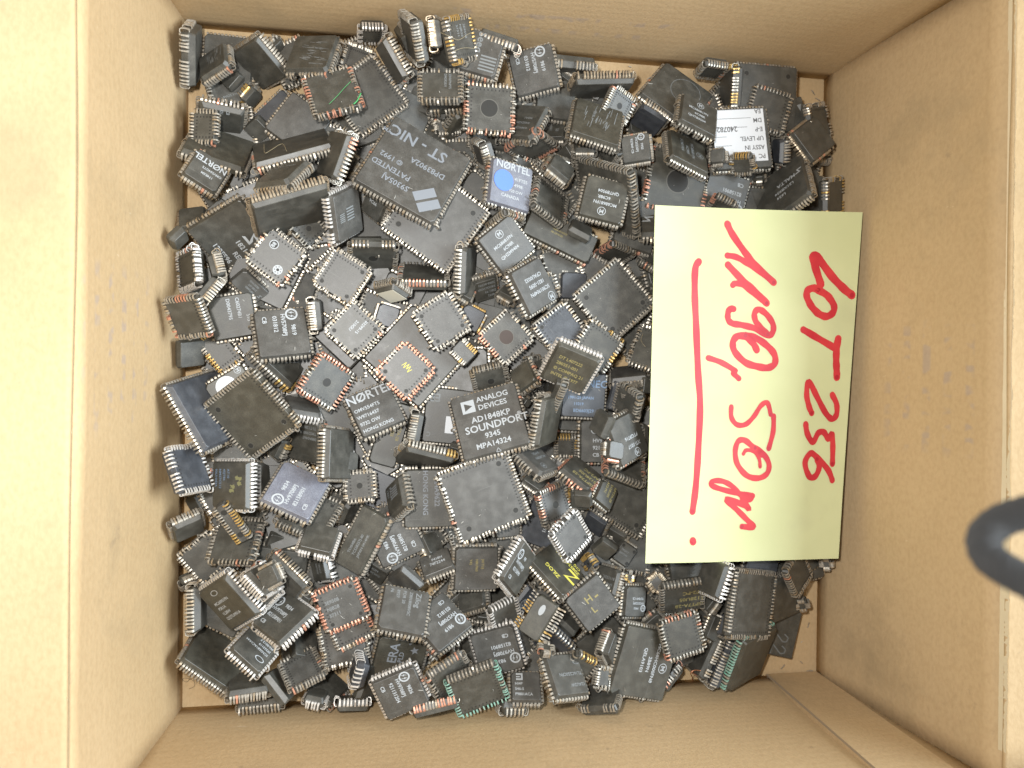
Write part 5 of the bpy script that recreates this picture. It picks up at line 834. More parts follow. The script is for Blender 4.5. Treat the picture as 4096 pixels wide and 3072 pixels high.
 ('S', [81.8, -120.2, 11.8], [0.395, -0.381, 0.595, -0.587], [21.8, 21.8, 4.4], 16, 16, 0, 'bl', 'middle long chip of the stack standing on edge at the lower right, purplish body'),
 ('T', [94.5, -118.8, 19.2], [0.68, 0.33, 0.066, 0.651], [24.6, 24.6, 4.0], 17, 17, 0, 'ol,teal', 'rightmost chip of the stack standing at the lower right, broad dark face and greenish leads'),
 ('T', [112.7, -112.5, 5.2], [0.787, -0.005, 0.005, 0.616], [21.3, 21.3, 4.0], 15, 15, 2, 'nol,t=N22', 'flat chip with chalky white handwriting on bare cardboard in the bottom right corner'),
 ('B', [90.7, -94.4, 25.5], [-0.149, 0.75, 0.619, -0.181], [27.7, 27.7, 4.0], 17, 17, 0, 'scuff', "large scuffed dark face-down chip below the yellow note's lower right part"),
 ('T', [113.6, -95.0, 13.5], [0.973, 0.121, 0.189, 0.051], [20.1, 20.1, 4.0], 11, 11, 0, '', 'dark chip above the flat chip with chalky handwriting'),
 ('B', [114.7, -83.8, 19.0], [-0.047, 0.923, 0.282, -0.259], [15.5, 15.5, 4.0], 11, 11, 0, 'wb', 'diamond-turned face-down chip with ribbed leads near the right wall below the note'),
 ('B', [122.9, -99.3, 11.0], [-0.149, 0.936, 0.181, 0.263], [5.8, 5.8, 4.0], 5, 5, 0, '', 'small black chip with bright dot leads near the right wall, bottom right'),
 ('B', [132.7, -81.4, 14.1], [-0.031, 0.931, 0.046, 0.362], [5.6, 5.6, 4.0], 5, 5, 0, '', "tiny chip against the right wall under the note's lower right corner"),
 ('T', [101.4, -76.4, 16.0], [0.994, 0.01, 0.008, -0.106], [14.6, 14.6, 4.0], 10, 10, 0, 'bl', "blue black chip peeking out under the note's lower edge, right of M emblem 1018"),
 ('T', [67.8, -75.6, 16.0], [0.993, 0.014, 0.025, 0.11], [19.5, 19.5, 4.0], 11, 11, 2, 't=M1018', "chip with upside-down 1018 and round M emblem slipping out under the note's lower edge"),
 ('S', [53.3, -103.5, 17.1], [-0.352, -0.059, -0.052, 0.933], [8.3, 8.3, 4.3], 7, 7, 0, '', 'dark lead row deep left of the olive face-down chip with copper and silver leads'),
 ('S', [-20.6, 87.0, 18.2], [0.654, -0.5, 0.529, -0.205], [10.4, 10.4, 4.8], 9, 9, 0, 'gr', 'edge-on chip with a bright pale side just left of the blue sticker chip'),
 ('B', [-1.0, 92.6, 14.6], [0.525, -0.766, 0.278, 0.246], [16.4, 16.4, 4.0], 11, 11, 0, 'or', 'dark face-down chip with a few orange leads just above the blue sticker chip'),
 ('S', [-3.1, -11.8, 19.0], [-0.479, 0.074, -0.259, 0.836], [3.9, 3.9, 2.8], 5, 5, 0, '', 'short springy leads between the large chip dated 9345 and the narrow upright chip'),
 ('T', [-72.0, -56.0, 11.5], [0.871, 0.214, 0.435, -0.074], [8.8, 8.8, 4.0], 7, 7, 0, '', 'small black chip just above the narrow olive chip, lower left of centre'),
 ('T', [-26.9, -111.3, 10.9], [0.959, -0.05, 0.276, 0.047], [6.5, 6.5, 4.0], 8, 8, 0, '', 'black chip in the dark gap above the green corroded chip'),
 ('T', [42.7, -104.7, 18.1], [0.694, -0.701, -0.147, -0.076], [8.5, 8.5, 4.0], 8, 8, 0, 'nol', 'flat dark rim of a chip just above the large olive chip ending 2B89N'),
 ('T', [100.2, 85.6, 11.1], [0.933, -0.258, -0.245, -0.051], [3.7, 3.7, 4.0], 4, 4, 0, '', 'tiny black chip at the lower right corner of the white label chip'),
 ('T', [13.3, 120.9, 9.0], [0.816, 0.524, -0.088, -0.229], [8.6, 8.6, 4.0], 9, 9, 0, '', 'black chip under the right corner of the light grey chip dated 9819'),
]
FILL = [(0.1057, -0.0965, 0.0031, 0.0115, 3.06, 0.02, 0), (-0.1189, -0.0936, 0.0088, 0.0166, 5.79, 0.01, 1), (-0.077, -0.0723, 0.0036, 0.0166, 4.48, 0.02, 0), (-0.1102, -0.0049, 0.0077, 0.0166, 5.64, 0.11, 1), (0.0016, -0.0086, 0.0066, 0.0166, 2.5, 0.11, 1), (-0.0753, -0.0058, 0.0035, 0.0166, 1.82, 0.02, 0), (0.1005, 0.0715, 0.0092, 0.0191, 4.67, 0.01, 1), (-0.0247, -0.0346, 0.0042, 0.0166, 4.09, 0.01, 1), (-0.0674, -0.0104, 0.0101, 0.0166, 3.84, 0.08, 1), (-0.0095, -0.1038, 0.004, 0.0115, 2.44, 0.15, 1), (0.0729, 0.0814, 0.0032, 0.0166, 5.41, 0.02, 1), (0.0038, -0.0742, 0.0055, 0.0191, 2.0, 0.11, 0), (0.0394, 0.0185, 0.0046, 0.0166, 1.9, 0.21, 1), (-0.1013, -0.0486, 0.0042, 0.0191, 0.46, 0.04, 1), (0.0058, -0.0476, 0.0077, 0.0166, 3.35, 0.21, 0), (-0.021, -0.0523, 0.0097, 0.0191, 5.92, 0.04, 0), (-0.0858, 0.0139, 0.0085, 0.0166, 5.73, 0.08, 1), (-0.0462, 0.1053, 0.0044, 0.0115, 3.08, 0.17, 0), (-0.0846, 0.0999, 0.0083, 0.0166, 3.17, 0.13, 1), (-0.0881, 0.105, 0.0033, 0.0115, 2.26, 0.02, 1), (0.0555, -0.1135, 0.0079, 0.0242, 1.46, 0.01, 0), (-0.1103, 0.0847, 0.0049, 0.0166, 6.15, 0.01, 0), (-0.0114, -0.0053, 0.0057, 0.0115, 3.86, 0.01, 1), (-0.0534, 0.0141, 0.0102, 0.0166, 4.97, 0.07, 1), (-0.0498, 0.0424, 0.0056, 0.0166, 0.71, 0.05, 1), (0.0004, 0.0534, 0.0078, 0.0166, 0.4, 0.04, 1), (0.006, 0.0212, 0.0057, 0.0166, 4.11, 0.11, 0), (-0.0659, -0.0043, 0.0042, 0.0191, 3.12, 0.14, 0), (0.1201, -0.08, 0.0095, 0.0166, 2.07, 0.06, 1), (0.0576, -0.0614, 0.0087, 0.0191, 5.89, 0.11, 1), (0.0936, 0.0725, 0.0051, 0.0166, 2.22, 0.09, 1), (-0.0469, 0.0829, 0.0038, 0.0166, 5.97, 0.02, 0), (0.1124, 0.0761, 0.0063, 0.0166, 0.66, 0.17, 0), (0.0141, 0.0042, 0.0074, 0.0166, 5.41, 0.24, 1), (0.0245, 0.0289, 0.0092, 0.0166, 1.31, 0.08, 1), (-0.0307, 0.0153, 0.0071, 0.0242, 1.72, 0.18, 0), (0.0727, -0.0809, 0.0051, 0.0115, 4.17, 0.06, 1), (0.0178, 0.0714, 0.005, 0.0166, 6.15, 0.2, 1), (-0.0246, -0.0937, 0.0075, 0.0166, 2.93, 0.0, 0), (-0.0517, -0.0259, 0.004, 0.0166, 0.38, 0.22, 0), (-0.0635, 0.082, 0.0075, 0.0191, 5.52, 0.12, 0), (-0.0883, 0.0736, 0.0083, 0.0166, 4.74, 0.13, 1), (0.023, 0.1114, 0.0076, 0.0191, 6.17, 0.11, 1), (-0.0246, -0.0633, 0.0075, 0.0166, 4.97, 0.03, 0), (-0.0975, -0.0685, 0.0075, 0.0166, 0.38, 0.17, 1), (0.0137, 0.0444, 0.0091, 0.0166, 3.44, 0.03, 0), (-0.0895, 0.0486, 0.0105, 0.0166, 3.93, 0.09, 0), (-0.0383, 0.0962, 0.004, 0.0191, 2.37, 0.21, 1), (0.036, -0.0262, 0.0033, 0.0191, 5.49, 0.02, 1), (-0.0592, -0.0371, 0.0091, 0.0115, 3.71, 0.2, 1), (-0.07, 0.097, 0.0094, 0.0166, 5.1, 0.14, 1), (-0.0774, -0.0538, 0.0051, 0.0115, 5.97, 0.18, 0), (0.0444, -0.0197, 0.01, 0.0166, 4.2, 0.16, 0), (0.1031, 0.0951, 0.004, 0.0191, 6.24, 0.02, 0), (-0.0294, 0.0814, 0.0098, 0.0115, 3.83, 0.18, 1), (-0.0915, -0.0833, 0.0077, 0.0242, 3.75, 0.03, 1), (0.0017, 0.0758, 0.0034, 0.0242, 4.11, 0.02, 0), (-0.1117, 0.0055, 0.0075, 0.0166, 0.83, 0.03, 0), (0.0006, 0.1034, 0.0074, 0.0166, 0.25, 0.19, 1), (-0.014, 0.0528, 0.0052, 0.0166, 4.81, 0.16, 1), (-0.0783, -0.0179, 0.0032, 0.0115, 5.31, 0.02, 1), (-0.0628, 0.1059, 0.0064, 0.0166, 1.19, 0.06, 1), (0.0956, 0.0944, 0.0071, 0.0191, 0.98, 0.17, 1), (-0.0254, 0.0641, 0.0061, 0.0115, 6.24, 0.2, 1), (-0.0951, 0.0217, 0.0055, 0.0166, 1.5, 0.15, 1), (-0.0506, 0.1028, 0.009, 0.0166, 1.19, 0.22, 1), (0.0401, -0.0212, 0.0065, 0.0191, 2.64, 0.11, 0), (-0.039, -0.0173, 0.0077, 0.0115, 3.03, 0.15, 0), (-0.1193, 0.0748, 0.0035, 0.0191, 5.34, 0.02, 0), (0.0455, -0.0949, 0.009, 0.0166, 2.02, 0.01, 1), (-0.0193, 0.0006, 0.0074, 0.0115, 2.72, 0.02, 0), (-0.1045, 0.063, 0.0038, 0.0191, 2.23, 0.02, 0), (-0.0531, 0.029, 0.0093, 0.0166, 5.83, 0.2, 1), (-0.0529, -0.0624, 0.0099, 0.0191, 1.5, 0.23, 0), (0.057, 0.0682, 0.0062, 0.0166, 1.77, 0.18, 1), (-0.0952, 0.1207, 0.0075, 0.0166, 2.11, 0.04, 0), (-0.0127, 0.0434, 0.0031, 0.0166, 5.71, 0.02, 0), (0.0403, -0.0353, 0.0056, 0.0115, 5.78, 0.17, 0), (-0.0376, 0.0686, 0.0096, 0.0166, 5.36, 0.03, 0), (-0.0236, 0.0446, 0.0065, 0.0166, 6.25, 0.09, 0), (0.1052, 0.104, 0.0093, 0.0166, 5.73, 0.17, 0), (0.0826, 0.0734, 0.0082, 0.0166, 2.42, 0.02, 0), (-0.101, -0.0415, 0.0082, 0.0166, 1.91, 0.23, 0), (-0.1202, 0.1141, 0.0042, 0.0191, 1.85, 0.23, 0), (0.0058, 0.0349, 0.0103, 0.0115, 0.33, 0.24, 0), (-0.094, -0.0136, 0.0068, 0.0115, 0.22, 0.24, 0), (-0.0541, -0.1212, 0.0033, 0.0166, 1.93, 0.02, 0), (-0.062, 0.068, 0.0065, 0.0242, 0.23, 0.19, 1), (-0.0279, 0.1044, 0.0061, 0.0191, 0.11, 0.18, 0), (-0.046, -0.1113, 0.0046, 0.0166, 2.84, 0.15, 1), (-0.0855, 0.0345, 0.0031, 0.0242, 0.71, 0.02, 0), (-0.0786, 0.0066, 0.0089, 0.0242, 4.85, 0.13, 0), (-0.0776, -0.0398, 0.0102, 0.0115, 2.55, 0.13, 1), (-0.0185, 0.0981, 0.0038, 0.0166, 2.26, 0.02, 1), (-0.056, -0.0812, 0.0076, 0.0166, 5.36, 0.12, 0), (-0.0921, 0.0652, 0.0082, 0.0166, 5.31, 0.05, 1), (0.0272, 0.0402, 0.0091, 0.0166, 5.83, 0.1, 0), (-0.0938, 0.0009, 0.0044, 0.0166, 0.1, 0.07, 0), (-0.0943, -0.0217, 0.0103, 0.0166, 1.74, 0.22, 0), (-0.0959, 0.0301, 0.01, 0.0191, 2.93, 0.22, 1), (0.0075, 0.0009, 0.0044, 0.0115, 2.13, 0.05, 1), (-0.0305, 0.0557, 0.0054, 0.0166, 2.14, 0.23, 0), (-0.032, -0.0446, 0.0055, 0.0166, 5.21, 0.12, 0), (-0.0812, -0.0643, 0.0078, 0.0166, 3.91, 0.14, 0), (-0.0015, 0.0797, 0.0074, 0.0166, 1.28, 0.19, 0), (-0.0511, -0.0036, 0.0066, 0.0166, 1.4, 0.09, 0), (-0.001, 0.0418, 0.0047, 0.0166, 6.14, 0.1, 0), (-0.0606, 0.0209, 0.01, 0.0191, 5.96, 0.23, 0), (-0.0172, 0.0994, 0.0089, 0.0166, 1.56, 0.25, 1), (-0.0038, -0.0032, 0.0052, 0.0166, 5.1, 0.23, 0), (0.0244, 0.0754, 0.007, 0.0166, 2.09, 0.08, 0), (-0.0971, 0.0217, 0.0101, 0.0115, 0.19, 0.05, 0), (0.0067, 0.0724, 0.0088, 0.0242, 2.49, 0.18, 0), (-0.0416, 0.0013, 0.0044, 0.0115, 4.48, 0.02, 0), (0.0934, 0.0867, 0.0057, 0.0166, 2.92, 0.15, 1), (-0.1191, -0.0311, 0.0093, 0.0191, 1.47, 0.0, 0), (0.0261, -0.0778, 0.0103, 0.0166, 3.53, 0.18, 1), (-0.0343, -0.0596, 0.0084, 0.0166, 1.49, 0.2, 0), (0.0755, 0.1094, 0.0101, 0.0166, 5.14, 0.23, 0), (0.0725, 0.0703, 0.0099, 0.0191, 0.28, 0.1, 1), (-0.0414, 0.0605, 0.0076, 0.0115, 1.44, 0.06, 1), (0.0205, 0.0246, 0.0053, 0.0166, 3.52, 0.24, 1), (-0.0594, -0.0139, 0.0064, 0.0166, 2.59, 0.05, 0), (0.0009, 0.0648, 0.0037, 0.0166, 5.43, 0.02, 1), (-0.0524, -0.0318, 0.0077, 0.0242, 5.22, 0.05, 1), (-0.0754, 0.1061, 0.006, 0.0166, 0.88, 0.08, 1), (-0.0317, -0.0296, 0.0034, 0.0191, 1.2, 0.02, 0), (-0.038, -0.1069, 0.0071, 0.0166, 3.98, 0.05, 0), (-0.0089, -0.0817, 0.003, 0.0242, 1.47, 0.02, 0), (-0.0858, 0.056, 0.0099, 0.0166, 5.73, 0.09, 0), (-0.0373, 0.0149, 0.0037, 0.0166, 4.04, 0.02, 0), (0.014, 0.0295, 0.0083, 0.0166, 1.85, 0.22, 1), (-0.0414, 0.0693, 0.004, 0.0191, 2.84, 0.13, 1), (-0.0913, 0.0061, 0.0091, 0.0166, 3.4, 0.0, 0), (0.1218, 0.0803, 0.004, 0.0242, 4.36, 0.02, 1), (0.1082, -0.0986, 0.0062, 0.0166, 3.33, 0.18, 0), (-0.0175, 0.0712, 0.0092, 0.0166, 6.13, 0.04, 1), (-0.0821, 0.0332, 0.0075, 0.0242, 5.97, 0.11, 1), (-0.1031, -0.0298, 0.0085, 0.0166, 1.55, 0.1, 1), (-0.1196, 0.0667, 0.0063, 0.0166, 5.27, 0.22, 1), (-0.0899, -0.0015, 0.0102, 0.0166, 2.43, 0.07, 1), (0.0559, -0.0857, 0.0086, 0.0166, 4.17, 0.09, 1), (-0.0379, 0.0513, 0.0049, 0.0191, 2.73, 0.02, 1), (-0.0283, -0.0021, 0.0047, 0.0166, 1.96, 0.23, 0), (-0.0503, 0.1135, 0.0075, 0.0166, 5.74, 0.15, 1), (-0.117, -0.0391, 0.0088, 0.0115, 0.9, 0.05, 0), (-0.0429, -0.0661, 0.0082, 0.0166, 5.41, 0.24, 0), (0.0566, 0.0466, 0.0094, 0.0166, 1.84, 0.22, 1), (-0.032, 0.0888, 0.0043, 0.0166, 3.38, 0.06, 1), (0.0852, 0.0937, 0.0064, 0.0166, 0.25, 0.12, 0), (0.0338, -0.0271, 0.0074, 0.0115, 2.72, 0.16, 0), (0.0441, -0.0841, 0.0083, 0.0166, 1.41, 0.09, 1), (-0.0743, 0.0674, 0.0079, 0.0166, 4.92, 0.06, 0), (-0.0592, 0.0182, 0.0046, 0.0166, 0.47, 0.18, 0), (0.0878, 0.1183, 0.0063, 0.0191, 0.8, 0.07, 0), (0.0311, 0.0329, 0.0046, 0.0115, 1.87, 0.09, 1), (-0.0652, 0.0564, 0.0102, 0.0166, 3.58, 0.1, 1), (-0.0139, 0.0676, 0.0058, 0.0166, 3.96, 0.1, 0), (-0.0663, -0.0709, 0.0093, 0.0166, 3.92, 0.18, 1), (-0.0024, 0.065, 0.0091, 0.0242, 5.21, 0.23, 0), (-0.0271, -0.1038, 0.0078, 0.0242, 0.69, 0.18, 1), (-0.0913, -0.1069, 0.0036, 0.0166, 0.32, 0.02, 1), (-0.0923, -0.0419, 0.0085, 0.0115, 2.12, 0.12, 0), (0.1068, -0.0871, 0.0042, 0.0166, 6.15, 0.15, 0), (0.1212, -0.08, 0.0057, 0.0242, 1.8, 0.01, 1), (0.0374, 0.0408, 0.0048, 0.0191, 2.91, 0.14, 1), (-0.0288, -0.0032, 0.0091, 0.0242, 4.76, 0.2, 1), (-0.024, -0.1151, 0.0087, 0.0115, 1.65, 0.1, 1), (-0.0408, 0.111, 0.009, 0.0166, 4.39, 0.15, 1), (-0.0391, 0.0805, 0.0043, 0.0191, 3.47, 0.14, 0), (-0.0061, -0.1118, 0.0075, 0.0191, 2.29, 0.24, 0), (-0.0099, 0.1038, 0.0041, 0.0166, 0.28, 0.04, 1), (-0.0182, -0.0839, 0.0071, 0.0115, 4.16, 0.1, 1), (-0.0835, -0.0774, 0.0043, 0.0115, 1.22, 0.21, 1), (-0.0318, 0.1146, 0.0048, 0.0242, 6.07, 0.04, 1), (-0.1134, -0.0547, 0.0089, 0.0166, 5.32, 0.25, 0), (-0.0892, 0.0633, 0.0037, 0.0166, 0.45, 0.02, 0), (0.0563, 0.0362, 0.0044, 0.0166, 4.43, 0.11, 0), (-0.0582, 0.0035, 0.004, 0.0166, 5.45, 0.02, 0), (-0.0018, 0.0072, 0.0089, 0.0166, 4.03, 0.09, 1), (-0.0143, -0.0681, 0.0072, 0.0115, 1.52, 0.01, 0), (0.042, 0.0231, 0.009, 0.0191, 5.87, 0.06, 0), (0.1112, 0.1114, 0.006, 0.0166, 0.82, 0.18, 1), (0.1153, -0.088, 0.0101, 0.0115, 1.42, 0.07, 1), (-0.0424, 0.0339, 0.0091, 0.0166, 4.78, 0.24, 0), (0.0049, -0.0374, 0.0051, 0.0242, 2.42, 0.01, 1), (-0.0225, 0.0205, 0.0058, 0.0166, 2.83, 0.14, 0), (-0.0352, 0.1213, 0.0048, 0.0166, 2.87, 0.01, 0), (-0.0306, -0.0221, 0.0071, 0.0115, 3.54, 0.06, 1), (0.0447, -0.0743, 0.0088, 0.0191, 4.52, 0.09, 0), (0.1014, -0.0958, 0.0097, 0.0166, 2.68, 0.13, 0), (-0.0035, 0.0311, 0.007, 0.0166, 2.6, 0.01, 0), (0.0142, -0.0506, 0.0075, 0.0242, 4.06, 0.18, 0), (0.0808, -0.1017, 0.0102, 0.0191, 3.46, 0.01, 0), (-0.1081, 0.0236, 0.0037, 0.0242, 0.45, 0.02, 0), (-0.0094, 0.0891, 0.0054, 0.0115, 2.63, 0.24, 1), (-0.0994, 0.0565, 0.0049, 0.0191, 5.86, 0.13, 1), (0.0477, 0.1087, 0.0043, 0.0115, 1.79, 0.23, 1), (-0.1117, 0.0617, 0.0096, 0.0191, 0.44, 0.19, 0), (-0.0367, 0.0356, 0.0047, 0.0242, 3.77, 0.12, 0), (0.045, 0.0152, 0.0091, 0.0166, 2.47, 0.12, 0), (-0.0745, 0.1214, 0.0091, 0.0166, 3.57, 0.11, 0), (0.091, -0.0976, 0.0057, 0.0166, 5.0, 0.19, 1), (0.0698, -0.0951, 0.0053, 0.0242, 0.41, 0.06, 0), (0.0061, -0.0947, 0.0105, 0.0115, 2.97, 0.17, 0), (0.0097, 0.0495, 0.0046, 0.0166, 5.32, 0.0, 1), (-0.0414, -0.0588, 0.0031, 0.0242, 4.03, 0.02, 0), (-0.0766, 0.0478, 0.0087, 0.0191, 1.51, 0.1, 0), (0.1227, 0.0969, 0.0053, 0.0191, 1.32, 0.23, 0), (0.0081, -0.0132, 0.01, 0.0115, 0.17, 0.09, 0), (-0.0846, 0.0887, 0.0049, 0.0166, 3.34, 0.21, 0), (0.0626, -0.1175, 0.0102, 0.0166, 5.12, 0.07, 1), (0.0299, -0.0912, 0.0096, 0.0115, 0.07, 0.12, 0), (-0.0621, 0.1116, 0.0105, 0.0166, 5.89, 0.24, 1), (0.005, 0.0606, 0.0092, 0.0166, 3.53, 0.13, 0), (-0.0963, 0.0852, 0.0079, 0.0166, 4.13, 0.06, 1), (0.051, 0.0735, 0.005, 0.0191, 4.32, 0.04, 0), (-0.0816, 0.1204, 0.0048, 0.0115, 5.81, 0.22, 0), (-0.0683, -0.0872, 0.0047, 0.0166, 1.97, 0.12, 1), (0.0613, 0.0541, 0.0035, 0.0166, 6.21, 0.02, 1), (-0.1183, -0.0697, 0.0096, 0.0166, 2.19, 0.25, 1), (0.0839, -0.1021, 0.0072, 0.0166, 4.12, 0.14, 0), (0.0564, -0.0515, 0.0089, 0.0115, 1.0, 0.03, 1), (0.0527, -0.0407, 0.0034, 0.0166, 2.04, 0.02, 0), (-0.0291, -0.0154, 0.0039, 0.0166, 5.71, 0.02, 1), (0.0164, -0.0476, 0.0039, 0.0242, 4.3, 0.02, 1), (-0.0928, -0.0569, 0.0089, 0.0242, 3.42, 0.2, 1), (-0.0752, 0.0173, 0.0095, 0.0115, 6.0, 0.11, 0), (-0.0863, 0.0036, 0.0038, 0.0166, 5.11, 0.02, 0), (0.0482, 0.0809, 0.009, 0.0115, 6.04, 0.04, 0), (-0.1048, 0.0481, 0.0074, 0.0166, 6.12, 0.24, 0), (-0.09, 0.0473, 0.0051, 0.0115, 3.42, 0.17, 1), (0.0629, 0.0849, 0.0068, 0.0191, 1.21, 0.09, 1), (-0.0077, 0.0205, 0.0092, 0.0166, 2.98, 0.12, 1), (-0.0276, -0.0656, 0.0036, 0.0166, 3.03, 0.02, 1), (-0.1152, 0.0317, 0.0102, 0.0191, 4.92, 0.23, 1), (-0.0138, 0.1115, 0.0072, 0.0115, 5.57, 0.02, 1), (-0.0063, -0.0728, 0.0096, 0.0166, 1.94, 0.03, 1), (-0.0057, 0.0605, 0.0043, 0.0115, 2.23, 0.15, 0), (-0.1038, 0.0733, 0.0082, 0.0166, 2.71, 0.2, 1), (0.0386, -0.11, 0.007, 0.0166, 5.29, 0.17, 1), (-0.0417, -0.0503, 0.0036, 0.0166, 2.45, 0.02, 1), (-0.09, -0.014, 0.003, 0.0115, 2.4, 0.02, 1), (0.0416, 0.0722, 0.0067, 0.0166, 5.16, 0.22, 1), (-0.0398, -0.0447, 0.0068, 0.0166, 4.05, 0.1, 1), (0.012, -0.093, 0.0043, 0.0166, 2.0, 0.11, 0), (-0.0058, -0.0184, 0.0035, 0.0191, 1.65, 0.02, 1), (-0.0083, -0.0161, 0.0105, 0.0166, 2.61, 0.07, 1), (-0.0675, -0.0996, 0.0074, 0.0166, 2.56, 0.09, 1), (0.0469, -0.0769, 0.0049, 0.0242, 0.95, 0.17, 0), (-0.1222, -0.0502, 0.009, 0.0115, 3.7, 0.08, 0), (-0.0965, 0.0136, 0.0063, 0.0166, 4.56, 0.0, 0), (-0.0217, 0.1119, 0.0041, 0.0191, 2.18, 0.07, 0), (-0.101, -0.0883, 0.0039, 0.0191, 4.83, 0.02, 0), (-0.0972, -0.0372, 0.0044, 0.0115, 1.15, 0.09, 1), (-0.0819, 0.0889, 0.0091, 0.0166, 1.44, 0.03, 0), (0.102, -0.1063, 0.0032, 0.0191, 0.69, 0.02, 1), (-0.0601, -0.1059, 0.0097, 0.0242, 3.13, 0.23, 1), (-0.075, -0.0344, 0.0043, 0.0166, 2.1, 0.11, 1), (0.053, 0.0447, 0.0062, 0.0191, 5.12, 0.08, 0), (0.0452, -0.0661, 0.0049, 0.0242, 4.1, 0.25, 1), (-0.0903, -0.0066, 0.0063, 0.0242, 5.09, 0.01, 0), (-0.0253, -0.0388, 0.0099, 0.0166, 3.92, 0.24, 0), (-0.0749, 0.1031, 0.0098, 0.0166, 4.19, 0.17, 0), (0.0156, 0.06, 0.0051, 0.0166, 2.38, 0.22, 0), (-0.0142, -0.1171, 0.0086, 0.0166, 4.06, 0.23, 1), (0.0799, 0.0862, 0.0055, 0.0166, 0.71, 0.23, 0), (-0.0388, -0.0401, 0.0032, 0.0166, 2.14, 0.02, 1), (-0.0656, -0.1122, 0.0069, 0.0115, 2.09, 0.23, 1), (0.0919, -0.0823, 0.0056, 0.0115, 4.25, 0.21, 0), (0.1173, -0.0868, 0.0063, 0.0115, 3.21, 0.08, 1), (0.0231, -0.0976, 0.0074, 0.0115, 0.32, 0.02, 1), (-0.0211, 0.0317, 0.0082, 0.0191, 2.64, 0.05, 1), (0.024, -0.047, 0.0049, 0.0242, 1.61, 0.09, 1), (0.0953, 0.1128, 0.0038, 0.0166, 4.59, 0.02, 0), (-0.0583, -0.1083, 0.004, 0.0166, 1.72, 0.23, 0), (-0.0463, 0.0763, 0.0076, 0.0115, 6.04, 0.07, 0), (-0.11, -0.0073, 0.003, 0.0166, 5.41, 0.02, 0), (-0.013, -0.0563, 0.0048, 0.0242, 2.82, 0.06, 1), (-0.0808, 0.0597, 0.0039, 0.0242, 0.63, 0.02, 0), (-0.0596, -0.077, 0.0042, 0.0115, 5.37, 0.23, 0), (-0.0016, 0.0129, 0.0042, 0.0191, 6.03, 0.14, 1), (-0.1233, 0.0021, 0.0038, 0.0115, 2.43, 0.02, 0), (0.0655, -0.0786, 0.0067, 0.0166, 0.03, 0.16, 1), (0.118, 0.091, 0.0039, 0.0191, 5.44, 0.02, 1), (-0.0635, 0.0284, 0.006, 0.0115, 3.03, 0.11, 1), (-0.05, -0.1032, 0.0056, 0.0166, 2.62, 0.03, 0), (0.1207, 0.0706, 0.0058, 0.0166, 5.91, 0.04, 0), (-0.1008, -0.0815, 0.0094, 0.0242, 6.11, 0.16, 1), (-0.0709, 0.0025, 0.008, 0.0166, 0.31, 0.15, 1), (-0.0105, 0.1044, 0.008, 0.0191, 5.05, 0.11, 0), (0.0053, -0.0598, 0.0079, 0.0166, 0.35, 0.02, 0), (0.0918, 0.0699, 0.0086, 0.0166, 5.06, 0.15, 1), (-0.1238, 0.0122, 0.0079, 0.0191, 4.14, 0.03, 0), (-0.0103, 0.0805, 0.0065, 0.0242, 3.95, 0.1, 0), (-0.112, 0.0728, 0.0088, 0.0115, 1.17, 0.2, 1), (-0.0155, -0.1167, 0.0037, 0.0166, 5.07, 0.02, 1), (-0.0723, 0.0414, 0.006, 0.0166, 0.65, 0.02, 0), (-0.0287, 0.0742, 0.0038, 0.0166, 2.29, 0.02, 0), (0.072, 0.0985, 0.0101, 0.0166, 2.38, 0.17, 1), (0.0366, -0.0597, 0.006, 0.0166, 4.12, 0.19, 0), (-0.0389, 0.018, 0.0084, 0.0166, 5.2, 0.08, 0), (-0.1237, 0.0292, 0.0087, 0.0191, 2.12, 0.08, 1), (0.0259, -0.0584, 0.0071, 0.0166, 4.97, 0.09, 0), (0.0262, -0.0713, 0.0042, 0.0191, 4.86, 0.18, 0), (-0.114, -0.0611, 0.0037, 0.0166, 3.8, 0.02, 1), (0.0126, -0.0732, 0.0098, 0.0166, 0.91, 0.05, 0), (0.0817, -0.0767, 0.0102, 0.0115, 4.67, 0.0, 1), (0.0358, -0.1179, 0.0073, 0.0242, 5.44, 0.2, 1), (-0.0172, 0.0215, 0.0094, 0.0115, 2.92, 0.04, 1), (-0.0623, 0.0383, 0.0089, 0.0115, 5.17, 0.11, 1), (0.0311, -0.0793, 0.0034, 0.0242, 1.13, 0.02, 1), (-0.0201, -0.0472, 0.0065, 0.0191, 4.4, 0.21, 1), (-0.0312, 0.0373, 0.0104, 0.0166, 2.15, 0.01, 1), (-0.0015, -0.1203, 0.0061, 0.0166, 3.92, 0.13, 1), (-0.0787, -0.0189, 0.0096, 0.0191, 1.23, 0.13, 1), (-0.1091, -0.0527, 0.0045, 0.0166, 4.69, 0.24, 0), (-0.082, -0.0641, 0.0045, 0.0166, 4.44, 0.16, 0), (0.0362, -0.0495, 0.0062, 0.0242, 4.53, 0.09, 0), (0.0293, 0.0031, 0.0073, 0.0115, 0.75, 0.08, 0), (-0.0511, -0.0707, 0.0103, 0.0191, 2.44, 0.11, 1), (0.0204, -0.0037, 0.0033, 0.0166, 5.49, 0.02, 0), (0.0668, -0.0888, 0.009, 0.0242, 4.07, 0.05, 0), (-0.0676, -0.0662, 0.0059, 0.0191, 1.62, 0.15, 0), (-0.1182, 0.0939, 0.0061, 0.0166, 0.19, 0.12, 0), (0.0458, -0.1213, 0.0044, 0.0242, 5.73, 0.03, 0), (-0.1204, 0.0464, 0.0092, 0.0166, 5.66, 0.07, 1), (0.0921, 0.087, 0.0097, 0.0115, 4.1, 0.12, 1), (-0.0738, -0.0772, 0.0097, 0.0166, 2.37, 0.03, 0), (-0.031, -0.0971, 0.0045, 0.0166, 3.92, 0.07, 1)]
NIND = 0
